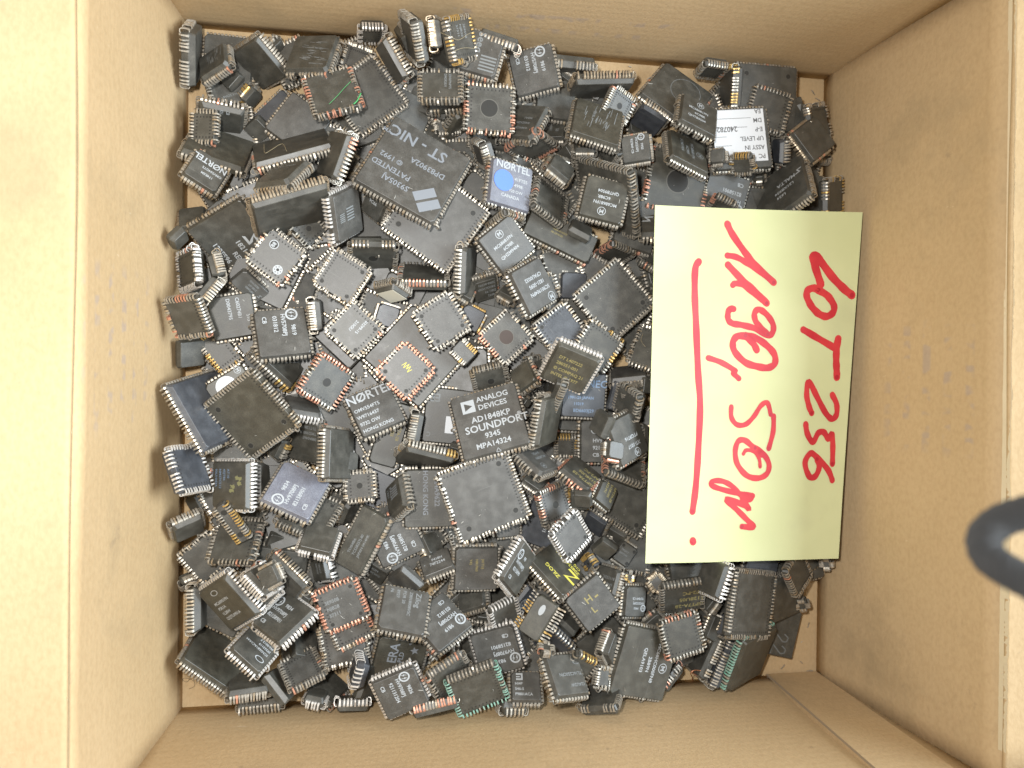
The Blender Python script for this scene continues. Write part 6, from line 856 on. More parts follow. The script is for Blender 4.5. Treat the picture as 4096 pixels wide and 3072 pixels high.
NOTE = [[0.04428, 0.06547, 0.036], [0.13591, 0.06795, 0.031], [0.12878, -0.07606, 0.03], [0.04266, -0.07441, 0.0345]]
STROKES = [([(0.2103, 0.1538), (0.1948, 0.1744), (0.1953, 0.2445), (0.2057, 0.332), (0.2212, 0.4605), (0.2367, 0.5581), (0.2362, 0.6903), (0.2306, 0.7894), (0.2198, 0.8554)], 0.0157), ([(0.3423, 0.0445), (0.3696, 0.0749), (0.4392, 0.1295), (0.4925, 0.164), (0.5771, 0.207)], 0.0157), ([(0.3458, 0.134), (0.3892, 0.1377), (0.4409, 0.153), (0.5035, 0.1756), (0.5771, 0.207)], 0.0136), ([(0.3502, 0.1603), (0.419, 0.2004), (0.4771, 0.2291), (0.5463, 0.2665)], 0.0157), ([(0.3769, 0.2172), (0.3893, 0.2126), (0.4251, 0.2151), (0.4778, 0.2379), (0.5463, 0.2665)], 0.0136), ([(0.3842, 0.2847), (0.3664, 0.2849), (0.3571, 0.2982), (0.3608, 0.3158), (0.382, 0.3258), (0.4284, 0.3298), (0.4958, 0.3394), (0.5588, 0.358), (0.5834, 0.3459), (0.5789, 0.3223), (0.5435, 0.2961), (0.5069, 0.2847), (0.4873, 0.2968), (0.4968, 0.3202), (0.5318, 0.342), (0.5585, 0.3551)], 0.0141), ([(0.5056, 0.3998), (0.4834, 0.3793), (0.4462, 0.362), (0.4051, 0.3624), (0.3859, 0.3802), (0.398, 0.4065), (0.4517, 0.4356), (0.5144, 0.4469), (0.5662, 0.4496), (0.5988, 0.4375), (0.594, 0.4109), (0.5507, 0.3847), (0.4978, 0.3659), (0.446, 0.359)], 0.0157), ([(0.2679, 0.4236), (0.3332, 0.4364), (0.4018, 0.4594), (0.3914, 0.4646), (0.4218, 0.4811)], 0.0125), ([(0.8124, 0.2096), (0.7815, 0.1624), (0.766, 0.1314), (0.7888, 0.1325), (0.8649, 0.185), (0.9294, 0.2199), (0.9747, 0.2387)], 0.0188), ([(0.8029, 0.2276), (0.7768, 0.2205), (0.7469, 0.2284), (0.746, 0.2462), (0.7714, 0.2727), (0.8091, 0.2931), (0.8508, 0.301), (0.8829, 0.2892), (0.8844, 0.2683), (0.8501, 0.2419), (0.8027, 0.2261)], 0.0167), ([(0.7357, 0.34), (0.816, 0.3645), (0.9114, 0.3936)], 0.0157), ([(0.9187, 0.3651), (0.9139, 0.3935), (0.9158, 0.4264), (0.9219, 0.4563), (0.9248, 0.475)], 0.0177), ([(0.2263, 0.9381), (0.2283, 0.9414)], 0.0162), ([(0.3895, 0.561), (0.3928, 0.5909), (0.4226, 0.6114), (0.4667, 0.6101), (0.5061, 0.5874), (0.5389, 0.5573), (0.5706, 0.5498), (0.5909, 0.5822)], 0.0115), ([(0.606, 0.5872), (0.608, 0.6307), (0.5903, 0.6792)], 0.0125), ([(0.4613, 0.694), (0.4753, 0.684), (0.514, 0.6874), (0.5423, 0.7075), (0.5502, 0.7309)], 0.0089), ([(0.5563, 0.6975), (0.5071, 0.6741), (0.4643, 0.6557), (0.432, 0.659), (0.4194, 0.6873), (0.434, 0.7239), (0.4839, 0.7557), (0.5439, 0.7636), (0.5875, 0.751), (0.5953, 0.7243), (0.565, 0.6958), (0.5192, 0.6774)], 0.013), ([(0.5152, 0.8125), (0.4522, 0.8071), (0.3559, 0.7933), (0.3074, 0.7815), (0.3185, 0.77), (0.3662, 0.7718), (0.4149, 0.787), (0.4585, 0.8122), (0.5014, 0.8257), (0.5183, 0.8142)], 0.012), ([(0.5183, 0.8142), (0.4649, 0.8172), (0.5034, 0.8508), (0.4787, 0.8406), (0.3847, 0.8217), (0.4438, 0.8537), (0.5063, 0.8875), (0.5315, 0.9027), (0.4714, 0.9005)], 0.013), ([(0.9067, 0.5258), (0.9329, 0.5528), (0.9361, 0.5832), (0.9126, 0.5951), (0.8755, 0.5766), (0.8238, 0.5295), (0.779, 0.4893), (0.7705, 0.523), (0.7854, 0.5566), (0.8039, 0.5784)], 0.0141), ([(0.7758, 0.6104), (0.7873, 0.6373), (0.8191, 0.6616), (0.8461, 0.6357), (0.8754, 0.634), (0.9009, 0.6525), (0.9184, 0.639), (0.928, 0.6745), (0.9322, 0.7253)], 0.0141), ([(0.9372, 0.7726), (0.9102, 0.7421), (0.8473, 0.7065), (0.8106, 0.6946), (0.7847, 0.7215), (0.8111, 0.7603), (0.8438, 0.7604), (0.862, 0.7352), (0.8478, 0.7115)], 0.0141)]
STRAP = [(0.0247, -0.01759, 0.24988), (0.02179, -0.01784, 0.24835), (0.01979, -0.01834, 0.24646), (0.01771, -0.01923, 0.24466), (0.01572, -0.02056, 0.2431), (0.01364, -0.02245, 0.24303), (0.01368, -0.02465, 0.24356), (0.01419, -0.02584, 0.24566), (0.01554, -0.02682, 0.24715), (0.01663, -0.0279, 0.2499), (0.0186, -0.02934, 0.25231), (0.02066, -0.03091, 0.25502)]
FIBRES = [([(-0.0802, 0.09792, 0.0304), (-0.07734, 0.10142, 0.02959), (-0.07478, 0.10489, 0.02886), (-0.07251, 0.10758, 0.02842)], 9e-05, 'gfib', 'stray_fibre', 'thin bright green fibre across the square chip at the upper left', 'fibre'), ([(-0.07129, 0.09825, 0.03128), (-0.06999, 0.09977, 0.03102), (-0.06873, 0.10287, 0.03008)], 0.00025, 'gfib', 'stray_fibre', 'short thick green shred at the copper leads, upper left', 'fibre'), ([(-0.04046, 0.12165, 0.04436), (-0.03727, 0.1202, 0.04533), (-0.03372, 0.1204, 0.04249), (-0.03002, 0.12432, 0.03868), (-0.0273, 0.12696, 0.03543)], 6e-05, 'hair', 'stray_hair', 'yellowish hair across the face-down chip with golden leads near the back wall', 'hair'), ([(-0.03574, 0.11552, 0.04356), (-0.03179, 0.11856, 0.04014), (-0.0268, 0.12108, 0.03462)], 6e-05, 'hair', 'stray_hair', 'lower yellowish hair on the face-down chip with golden leads', 'hair'), ([(-0.10442, 0.08428, 0.02174), (-0.10256, 0.07795, 0.03257), (-0.10033, 0.08002, 0.03038), (-0.09723, 0.08317, 0.02705), (-0.09464, 0.07823, 0.03555)], 6e-05, 'hair', 'stray_hair', 'loose curly hair on the wide steep chip at the left', 'hair'), ([(-0.13151, -0.11871, 0.0006), (-0.13285, -0.12188, 0.0006), (-0.13452, -0.1243, 0.0006), (-0.13623, -0.1235, 0.0006), (-0.13522, -0.12283, 0.0006), (-0.13214, -0.12407, 0.0006), (-0.13178, -0.12624, 0.0006), (-0.13382, -0.12721, 0.0006)], 6e-05, 'dhair', 'stray_hair', 'dark curly hair on bare cardboard in the bottom left corner', 'hair'), ([(0.07015, -0.13955, 0.00209), (0.07476, -0.13627, 0.00195), (0.07635, -0.13353, 0.00206), (0.06875, -0.12484, 0.0182), (0.06944, -0.12279, 0.0203), (0.07096, -0.12198, 0.02324)], 0.00022, 'wire', 'wire_offcut', 'curved reddish copper wire end at the bottom of the pile, lower right', 'wire'), ([(0.0456, 0.01647, 0.01967), (0.04462, 0.01345, 0.0204), (0.04615, 0.01084, 0.02164)], 6e-05, 'hair', 'stray_hair', "reddish curved hair on the olive chip at the note's left edge", 'hair')]
DUST = [(-0.1003, -0.0774, 0.0418), (-0.0159, -0.1243, 0.0318), (0.04, -0.0586, 0.01533), (-0.0645, -0.0224, 0.02374), (0.1276, 0.0456, 0.00024), (-0.0618, -0.055, 0.02429), (-0.0595, -0.012, 0.01977), (-0.0339, 0.0444, 0.02347), (-0.0633, 0.1128, 0.01534), (0.0607, -0.0052, 0.00024), (0.0656, 0.0424, 0.00024), (0.0764, 0.1248, 0.00024), (0.1147, 0.076, 0.00986), (-0.0056, -0.0595, 0.01799), (-0.056, 0.0637, 0.03346), (-0.0928, 0.1005, 0.0126), (-0.0695, 0.0867, 0.00024), (0.0894, 0.0984, 0.02337), (-0.0497, -0.0583, 0.02016), (0.1202, 0.053, 0.00024), (-0.0523, 0.0044, 0.02886), (0.1281, 0.0007, 0.00024), (0.0223, 0.0319, 0.02038), (0.0318, -0.0906, 0.02605), (0.0801, -0.0917, 0.03336), (0.0481, 0.078, 0.01814), (-0.0162, -0.0338, 0.02887), (-0.098, -0.072, 0.04218), (-0.0632, -0.0237, 0.02413), (0.018, 0.0295, 0.0202), (0.0957, -0.0866, 0.02535), (-0.0145, 0.0454, 0.02629), (0.0996, 0.113, 0.01799), (-0.0665, 0.1068, 0.01534), (-0.0221, -0.0554, 0.02883), (0.0452, 0.0763, 0.00024), (-0.0669, 0.111, 0.01534), (0.0016, 0.0179, 0.02191), (0.0206, 0.0398, 0.01265), (0.0094, 0.0505, 0.018), (-0.0182, -0.1052, 0.02283), (0.0044, 0.0186, 0.02182), (-0.0615, 0.1157, 0.01533), (-0.095, 0.0099, 0.0274), (-0.0412, 0.0197, 0.02632), (0.0143, -0.0213, 0.01003), (0.1194, -0.0956, 0.01327), (-0.1017, -0.0812, 0.04032), (-0.0282, -0.1263, 0.03207), (0.053, -0.055, 0.01472), (0.1086, -0.1287, 0.00024), (-0.0557, -0.0312, 0.01513), (-0.0579, 0.0092, 0.01799), (-0.0118, 0.0987, 0.02638), (0.0638, 0.1306, 0.00024), (0.0132, -0.0515, 0.01905), (0.0494, 0.0071, 0.02127), (-0.0119, -0.1105, 0.02393), (-0.0952, 0.044, 0.02599), (0.0947, 0.1224, 0.01791), (0.0322, -0.0138, 0.02053), (-0.1054, -0.0862, 0.0347), (-0.0877, 0.0751, 0.00024), (0.0344, -0.0757, 0.00024), (-0.0409, 0.025, 0.02643), (0.0028, -0.0541, 0.02423), (-0.0477, 0.0884, 0.02519), (-0.0706, -0.0887, 0.0262), (-0.0423, 0.0599, 0.03301), (-0.0918, 0.0074, 0.0278), (-0.0604, -0.0281, 0.01523), (0.1271, 0.0657, 0.00024), (-0.075, 0.1267, 0.01268), (0.1287, -0.0327, 0.00024), (0.0554, 0.1264, 0.01424), (-0.0637, 0.0991, 0.01535), (0.0641, -0.1275, 0.01574), (0.053, 0.0012, 0.02433), (-0.0667, -0.0693, 0.02409), (0.0615, -0.0636, 0.00024), (-0.0115, 0.0576, 0.02648), (-0.0387, 0.0172, 0.02617), (-0.0949, -0.0201, 0.03441), (-0.1025, 0.0725, 0.03257), (0.0463, 0.066, 0.01798), (-0.0224, 0.069, 0.01542), (0.0044, 0.1298, 0.02309), (-0.0591, -0.119, 0.03442), (0.1097, -0.0098, 0.00024), (-0.055, 0.0162, 0.01769), (-0.0289, -0.0829, 0.02329), (-0.1289, 0.0859, 0.02096), (-0.0392, -0.048, 0.0208), (0.0209, 0.1127, 0.00024), (-0.036, 0.0488, 0.02346), (-0.0895, 0.0319, 0.00024), (-0.0795, 0.0374, 0.0232), (0.0272, 0.0303, 0.02053), (0.0565, 0.01, 0.02241), (0.023, -0.0951, 0.02618), (0.0356, 0.1126, 0.02131), (0.0295, -0.0886, 0.02606), (0.0042, -0.1265, 0.00024), (-0.0215, -0.0534, 0.02883), (0.0608, 0.1247, 0.01434), (-0.116, -0.032, 0.01534), (-0.0673, 0.1241, 0.01267), (-0.0567, 0.0492, 0.02548), (0.0409, -0.0643, 0.01516), (0.0069, 0.0149, 0.02182), (-0.0049, 0.1117, 0.01934), (-0.0266, -0.0798, 0.02342), (0.0645, -0.0765, 0.0182), (-0.057, 0.1293, 0.00024), (0.1026, 0.0211, 0.00024), (0.0201, 0.1304, 0.00024), (-0.0289, -0.0733, 0.0238), (-0.0508, 0.005, 0.02885), (-0.0894, 0.0324, 0.00024), (-0.1077, 0.0415, 0.02643), (-0.0571, 0.0893, 0.02601), (-0.0562, 0.0493, 0.02547), (0.0651, 0.0774, 0.01801), (0.063, -0.0791, 0.01822), (0.1095, 0.0614, 0.00024), (0.1115, -0.0053, 0.00024), (-0.0586, -0.1164, 0.03507), (0.0518, -0.1014, 0.02903), (0.0479, 0.1196, 0.01813), (-0.0702, -0.0998, 0.02345), (-0.0489, 0.0173, 0.01761), (0.0924, -0.0317, 0.00024), (-0.0047, -0.0411, 0.00024), (0.1322, 0.0376, 0.00024), (-0.0333, 0.0232, 0.02607), (0.1203, 0.0285, 0.00024), (-0.039, 0.0417, 0.02347), (-0.0796, -0.0941, 0.02612), (-0.0534, 0.0803, 0.02829), (0.024, -0.0062, 0.02088), (-0.0158, 0.0547, 0.02702), (0.009, -0.0625, 0.03179), (0.0341, 0.1136, 0.02189), (0.0413, 0.0377, 0.02109), (0.0942, -0.0366, 0.00024), (-0.0764, 0.0073, 0.01804), (0.1118, -0.1045, 0.01422), (-0.0628, 0.013, 0.02585), (0.0103, -0.0926, 0.00024), (-0.0665, -0.0971, 0.02359), (-0.0122, 0.0742, 0.02652), (-0.0168, -0.1213, 0.03322), (-0.1142, 0.0408, 0.01534), (-0.1248, 0.1002, 0.01954), (0.0031, 0.1234, 0.02245), (0.0361, 0.0283, 0.02084), (-0.0714, 0.0327, 0.02366), (-0.0288, -0.058, 0.02881), (0.042, -0.0558, 0.01528), (0.1292, -0.1202, 0.00024), (-0.0401, 0.0805, 0.02669), (-0.0114, -0.0489, 0.02886), (0.0721, 0.0818, 0.01794), (0.0231, 0.0512, 0.01796), (-0.0738, -0.0933, 0.02621), (0.1061, -0.0453, 0.00024), (-0.0758, -0.0853, 0.02605), (-0.1098, -0.095, 0.00024), (-0.0884, -0.1006, 0.00024), (-0.0724, 0.1004, 0.02848), (-0.1214, -0.031, 0.01523), (-0.0201, -0.0533, 0.02884), (-0.0529, -0.0064, 0.02885), (0.1127, 0.0104, 0.00024), (-0.0906, 0.0344, 0.00024), (-0.0636, 0.0159, 0.02586), (-0.0152, 0.0998, 0.02628), (0.1025, -0.0813, 0.01792), (-0.0122, 0.0451, 0.02592), (-0.0577, -0.0751, 0.01766), (-0.0636, -0.0928, 0.02639), (-0.0816, 0.1092, 0.0248), (-0.0665, 0.016, 0.02599), (0.0432, 0.1265, 0.00024), (-0.0041, 0.1146, 0.01975), (0.02, 0.0494, 0.01795), (-0.0649, 0.0057, 0.01818), (0.111, -0.1183, 0.00732), (-0.0329, 0.0532, 0.02345), (-0.1282, -0.1193, 0.00024), (0.0303, 0.0666, 0.03449), (-0.0707, 0.0252, 0.02612), (-0.0184, -0.103, 0.02281), (-0.0077, 0.01, 0.02345), (-0.0169, 0.0114, 0.02346), (-0.0285, 0.1088, 0.02594), (-0.0059, -0.0475, 0.02888), (0.1041, -0.1304, 0.00024), (-0.1219, -0.0266, 0.03725), (0.0406, -0.0561, 0.01534), (-0.0681, 0.1038, 0.01534), (0.0143, -0.0957, 0.00024), (0.0263, -0.0929, 0.02613), (0.0951, 0.0344, 0.00024), (-0.0451, -0.0399, 0.02075), (0.0032, 0.058, 0.01809), (0.1032, -0.0818, 0.01791), (-0.0059, -0.0543, 0.02887), (-0.0648, -0.0156, 0.02103), (0.0768, -0.0152, 0.00024), (-0.1176, 0.0983, 0.01873), (-0.0058, 0.0728, 0.02428), (-0.0007, -0.061, 0.01576), (0.0235, 0.0215, 0.02344), (-0.0759, -0.0203, 0.00024), (-0.0782, -0.1125, 0.02074), (0.0237, 0.0042, 0.02344), (-0.0234, 0.0183, 0.01535), (-0.0378, 0.0972, 0.00997), (-0.0154, -0.0332, 0.02887), (0.0902, 0.1268, 0.01746), (-0.0666, 0.0391, 0.0237), (-0.0439, -0.0042, 0.02878), (0.1028, 0.124, 0.01724), (-0.0516, 0.0715, 0.0307), (-0.001, 0.1278, 0.02112), (0.051, 0.0187, 0.01777), (-0.0324, -0.1151, 0.03726), (-0.0334, 0.0254, 0.02612), (0.0651, 0.1208, 0.01568), (0.0273, 0.0747, 0.0331), (-0.0607, 0.0781, 0.02972), (-0.0731, -0.105, 0.02333), (0.1114, 0.0008, 0.00024), (-0.0563, 0.0916, 0.02514), (-0.0295, -0.042, 0.02882), (-0.0513, -0.1257, 0.0332), (-0.1052, -0.0247, 0.02955), (-0.0136, -0.1095, 0.02362), (-0.0618, -0.0594, 0.02483), (-0.0452, 0.0166, 0.02643), (-0.0399, 0.1032, 0.03609), (-0.074, -0.0864, 0.0261), (0.0609, -0.0675, 0.01859), (-0.0281, -0.0773, 0.02358), (0.0877, -0.0819, 0.02921), (-0.0564, -0.0672, 0.01797), (-0.0577, -0.0251, 0.01534), (0.0671, -0.061, 0.00024), (-0.0105, 0.0714, 0.02627), (-0.0354, -0.0014, 0.01825), (0.0634, -0.0726, 0.01834), (-0.0739, -0.07, 0.02165), (-0.0446, -0.1195, 0.03442), (0.0651, -0.1121, 0.02876), (-0.0348, 0.0186, 0.02603), (0.088, -0.0956, 0.02927), (-0.0332, -0.066, 0.00024), (0.1122, 0.1114, 0.01658), (-0.0611, 0.0721, 0.03154), (0.0334, -0.054, 0.01577), (-0.0501, 0.0682, 0.03138), (0.0613, -0.057, 0.00024), (-0.0076, 0.0647, 0.02589), (0.1289, -0.0018, 0.00024), (0.0159, 0.0729, 0.00024), (0.0808, -0.0081, 0.00024), (-0.097, 0.091, 0.01278), (-0.0906, 0.019, 0.02346), (0.1114, 0.1007, 0.02407), (0.0588, 0.0782, 0.01806), (-0.0098, -0.0445, 0.02887), (-0.0591, -0.0291, 0.0152), (0.028, -0.0276, 0.03859), (-0.0059, 0.0126, 0.02343), (-0.0761, -0.1134, 0.02074), (-0.0257, -0.0848, 0.02314), (-0.004, 0.019, 0.00024), (-0.0761, 0.0449, 0.02315), (-0.0351, 0.0418, 0.02347), (-0.0451, 0.1109, 0.03345), (-0.0795, 0.0096, 0.01804), (-0.0298, -0.0727, 0.02385), (-0.1123, -0.1321, 0.00024), (-0.0935, -0.0202, 0.03484), (-0.0319, -0.0541, 0.02881), (0.004, 0.1247, 0.02281), (0.1284, -0.0594, 0.00024), (-0.0161, 0.0744, 0.02792), (-0.1007, 0.0138, 0.02674), (0.056, -0.1285, 0.02252), (0.0476, 0.0091, 0.02011), (-0.06, 0.0207, 0.01538), (-0.0419, -0.019, 0.01262), (-0.0548, 0.0915, 0.02518), (-0.0778, -0.0465, 0.00024), (-0.0191, 0.0977, 0.02612), (-0.0642, -0.0498, 0.02342), (-0.0471, -0.0143, 0.00024), (-0.1276, 0.0909, 0.02141), (-0.0223, -0.0754, 0.02356), (-0.0199, 0.1225, 0.03142), (0.0911, 0.1246, 0.01736), (-0.0419, -0.0085, 0.01859), (0.0249, 0.0034, 0.02344), (0.0261, 0.0651, 0.03438), (-0.0259, -0.104, 0.00024), (-0.1144, 0.129, 0.00737), (0.0367, -0.06, 0.01545), (0.0323, 0.038, 0.02077), (-0.0531, -0.0677, 0.01799), (-0.0496, -0.0706, 0.01792), (-0.0941, 0.0967, 0.01266), (0.1081, -0.0709, 0.01808), (-0.0326, 0.0169, 0.0259), (-0.0575, -0.1117, 0.0186), (-0.0257, 0.0845, 0.00024), (-0.0974, 0.011, 0.02734), (-0.0621, -0.0048, 0.00024), (-0.095, 0.104, 0.01264), (0.0564, 0.0768, 0.01808), (0.0737, -0.0799, 0.03832), (-0.0147, 0.0483, 0.02645), (0.0112, -0.0539, 0.0201), (0.0706, -0.1044, 0.00024), (0.0852, 0.0928, 0.0236), (0.0969, 0.0794, 0.00024), (0.035, 0.0816, 0.00024), (0.0696, 0.0317, 0.00024), (-0.0925, 0.0205, 0.02317), (-0.0164, 0.1248, 0.03172), (-0.1295, -0.0674, 0.01563), (-0.0038, 0.0759, 0.02346), (-0.041, -0.0037, 0.01839), (0.1034, -0.101, 0.00024), (0.0178, -0.028, 0.01158), (0.045, -0.1304, 0.02572), (-0.0419, -0.125, 0.0333), (0.0232, -0.0659, 0.02441), (0.0619, 0.1233, 0.01497), (0.0629, 0.0749, 0.01804), (0.0674, -0.1071, 0.0287), (-0.1072, 0.0635, 0.00024), (0.0501, -0.1251, 0.02457), (-0.0905, 0.0353, 0.00024), (-0.0763, 0.0309, 0.0235), (0.0399, -0.109, 0.02871), (-0.1027, -0.12, 0.02583), (0.0195, -0.0044, 0.02094), (0.1118, -0.1121, 0.00724), (0.0084, 0.0485, 0.00024), (0.128, -0.0999, 0.00024), (-0.0695, 0.0952, 0.01535), (-0.1049, 0.0738, 0.03401), (0.0271, -0.007, 0.02083), (0.0561, 0.1221, 0.01613), (-0.0174, 0.1202, 0.03181), (-0.0194, -0.1148, 0.03624), (-0.0758, 0.0997, 0.02833), (-0.1031, 0.1042, 0.00454), (0.0556, 0.1169, 0.01838), (-0.0073, 0.0765, 0.0245), (0.0998, 0.1163, 0.01809), (0.1085, 0.0969, 0.02007), (0.1231, -0.11, 0.0072), (0.0448, -0.0647, 0.01494), (-0.0598, 0.049, 0.02577), (0.0203, -0.0917, 0.02618), (0.0258, 0.0063, 0.02344), (-0.0184, 0.0724, 0.02912), (-0.0593, 0.0801, 0.02889), (-0.0528, 0.0826, 0.02749), (0.0761, -0.0866, 0.00024), (0.1079, -0.1143, 0.00727), (0.0862, -0.018, 0.00024), (0.0498, -0.1229, 0.02469), (0.0271, 0.0381, 0.02057), (-0.0025, -0.0565, 0.02887), (-0.0728, -0.094, 0.02624), (-0.0514, 0.0058, 0.02886), (0.0873, 0.0733, 0.01766), (-0.1189, 0.1267, 0.00732), (-0.0364, 0.1107, 0.03472), (0.0891, 0.1191, 0.01711), (0.0816, -0.1018, 0.03262), (0.0594, -0.0744, 0.01851), (0.0655, -0.0786, 0.0181), (-0.0787, 0.0066, 0.01804), (0.0502, 0.0118, 0.01994), (-0.0159, 0.1243, 0.03181), (0.0102, -0.0587, 0.03082), (0.0801, 0.0651, 0.00024), (-0.0752, 0.111, 0.02509), (-0.1118, 0.0257, 0.01812), (0.0007, 0.1274, 0.0218), (-0.0733, 0.0283, 0.0237), (-0.0315, -0.0898, 0.00024), (-0.0449, -0.0433, 0.02067), (-0.1241, 0.0048, 0.01501), (0.0001, 0.1248, 0.02139), (-0.0499, 0.0743, 0.02965), (0.0487, -0.1073, 0.02618), (-0.0375, -0.0032, 0.01834), (0.021, -0.069, 0.00024), (0.1131, 0.102, 0.02373), (0.064, 0.0776, 0.01802), (-0.0024, 0.1275, 0.02061), (-0.0241, 0.0726, 0.01547), (-0.0582, -0.0161, 0.02131), (-0.1213, 0.0006, 0.01499), (0.1301, -0.0083, 0.00024), (0.0446, -0.0641, 0.01497), (-0.0137, 0.078, 0.02664), (-0.0578, -0.1049, 0.02031), (0.0553, -0.0513, 0.01466), (0.0631, -0.0678, 0.01847), (-0.0526, 0.0046, 0.02886), (0.0355, 0.0971, 0.00024), (-0.0687, -0.0173, 0.02159), (0.0393, -0.0639, 0.01524)]
SNAPS = [(-0.1311, -0.1205), (-0.1266, -0.1263), (-0.1142, -0.1316), (-0.107, -0.1326), (-0.1214, -0.1247), (0.12, -0.131), (0.1244, -0.1271), (0.0999, -0.1313), (0.129, -0.1294), (0.1322, -0.1127), (0.1297, -0.1), (0.0596, 0.1332), (0.0533, 0.1287), (0.0345, 0.1293), (0.131, 0.1283), (0.1333, 0.1253), (0.0449, 0.1331), (0.0165, 0.0943), (-0.1326, 0.1275), (-0.1367, 0.0998), (0.0201, -0.1162), (0.017, -0.114), (0.0619, 0.1233), (0.1331, -0.1334)]
SCRAP = (0.14827, 0.02226, 0.012)
# ---------------------------------------------------------------- place the chips
for i, row in enumerate(CHIPS): build_chip(row, i)
# buried lower layers: the deepest chips that only show in the gaps
rf = random.Random(21); mbB = MB(); count = 0
for i, (x, y, z, size, a, tl, up) in enumerate(FILL):
    n = max(6, int((size - .0026) / .00127 + .5)); t = .004
    kind = 'T' if up else 'B'
    body, rows, bw, bh, t = chip_meshes(kind, size, size, t, n, n, {}, rf)
    mt = Matrix.Translation((x, y, z)) @ Matrix.Rotation(a, 4, 'Z') @ Matrix.Rotation(tl, 4, 'X') @ (Matrix.Identity(4) if up else Matrix.Rotation(math.pi, 4, 'X'))
    if i < NIND:
        o = bpy.data.objects.new('microchip', None); COL.objects.link(o); o.matrix_world = mt
        tag(o, 'mostly buried dark chip showing only through gaps at the bottom of the pile', 'microchip', 'chips buried at the bottom of the pile')
        link('body', body, [M['mold']], o)
        for r_ in rows: link('lead_row', r_, LM, o)
        continue
    for me, off in [(body, 0)] + [(r_, 1) for r_ in rows]:
        mi = [p.material_index for p in me.polygons]
        b = len(mbB.V); mbB.V += [tuple(mt @ v.co) for v in me.vertices]
        mbB.F += [tuple(b + k for k in p.vertices) for p in me.polygons]; mbB.M += [(m + 1 if off else 0) for m in mi]
        bpy.data.meshes.remove(me)
ob = link('buried_microchips', mesh('buried_microchips', mbB.V, mbB.F, mbB.M), [M['mold']] + LM)
tag(ob, 'lowest layer of dark microchips buried under the rest of the pile', 'microchips', None, 'stuff')
# ---------------------------------------------------------------- the yellow note
A, B_, C_, D_ = [Vector(p) for p in NOTE]
def surf(s, t, lift=0):
    p = A * (1 - s) * (1 - t) + B_ * s * (1 - t) + C_ * s * t + D_ * (1 - s) * t
    b = -.0018 * math.sin(math.pi * min(max(s, 0), 1)) * (1 - 2 * min(t, .5)) + .0007 * math.sin(s * 2.4 + t * 3.1) + .0009 * math.sin(math.pi * s * 1.3) * t * t
    return p + Vector((0, 0, b + lift))
V = []; F = []; ns, nt_ = 80, 128
for side in (0, 1):
    for j in range(nt_ + 1):
        for i in range(ns + 1): V.append(tuple(surf(i / ns, j / nt_, -.00012 * side)))
o0 = (ns + 1) * (nt_ + 1)
for j in range(nt_):
    for i in range(ns):
        a = j * (ns + 1) + i; b, c, d = a + 1, a + ns + 2, a + ns + 1; F += [(a, d, c, b), (o0 + a, o0 + b, o0 + c, o0 + d)]
for i in range(ns):
    a = i; F.append((a, a + 1, o0 + a + 1, o0 + a)); a = nt_ * (ns + 1) + i; F.append((a + 1, a, o0 + a, o0 + a + 1))
for j in range(nt_):
    a = j * (ns + 1); F.append((a + ns + 1, a, o0 + a, o0 + a + ns + 1)); a += ns; F.append((a, a + ns + 1, o0 + a + ns + 1, o0 + a))
M['note'] = mat('yellow_note_paper', (.80, .78, .42), .8, 0, .2)
nt9, b9, n9, r9, mp9 = noise_mix(M['note'], (.55, .575, .315), (.62, .645, .37), 22, 8, .35, .65)
s9 = nd(nt9, 'ShaderNodeTexNoise'); s9.inputs['Scale'].default_value = 26; s9.inputs['Detail'].default_value = 9; nt9.links.new(nt9.nodes['Texture Coordinate'].outputs['Object'], s9.inputs['Vector'])
m9 = nd(nt9, 'ShaderNodeMapRange'); m9.inputs[1].default_value = .60; m9.inputs[2].default_value = .74; m9.inputs[4].default_value = .35; nt9.links.new(s9.outputs[0], m9.inputs[0])
x9 = nd(nt9, 'ShaderNodeMix', data_type='RGBA'); x9.inputs[7].default_value = (.42, .42, .26, 1); nt9.links.new(m9.outputs[0], x9.inputs[0]); nt9.links.new(r9.outputs[0], x9.inputs[6]); nt9.links.new(x9.outputs[2], b9.inputs['Base Color'])
f9 = nd(nt9, 'ShaderNodeTexNoise'); f9.inputs['Scale'].default_value = 2600; f9.inputs['Detail'].default_value = 3; nt9.links.new(nt9.nodes['Texture Coordinate'].outputs['Object'], f9.inputs['Vector'])
h9 = nd(nt9, 'ShaderNodeMath', operation='MULTIPLY_ADD'); h9.inputs[1].default_value = 9; nt9.links.new(s9.outputs[0], h9.inputs[0]); nt9.links.new(f9.outputs[0], h9.inputs[2])
q9 = nd(nt9, 'ShaderNodeBump'); q9.inputs['Strength'].default_value = .5; q9.inputs['Distance'].default_value = .00008; nt9.links.new(h9.outputs[0], q9.inputs['Height']); nt9.links.new(q9.outputs[0], b9.inputs['Normal'])
note = link('sticky_note', mesh('sticky_note', V, F), [M['note']], None, False)
tag(note, 'pale yellow paper note with red handwriting LOT 256 and 1190,50 lying on the chips', 'note')
M['ink'] = mat('red_marker', (.70, .045, .045), .55); noise_mix(M['ink'], (.50, .02, .035), (.64, .042, .05), 90, 6)
M['ink2'] = mat('red_marker_pooled', (.42, .012, .028), .5)
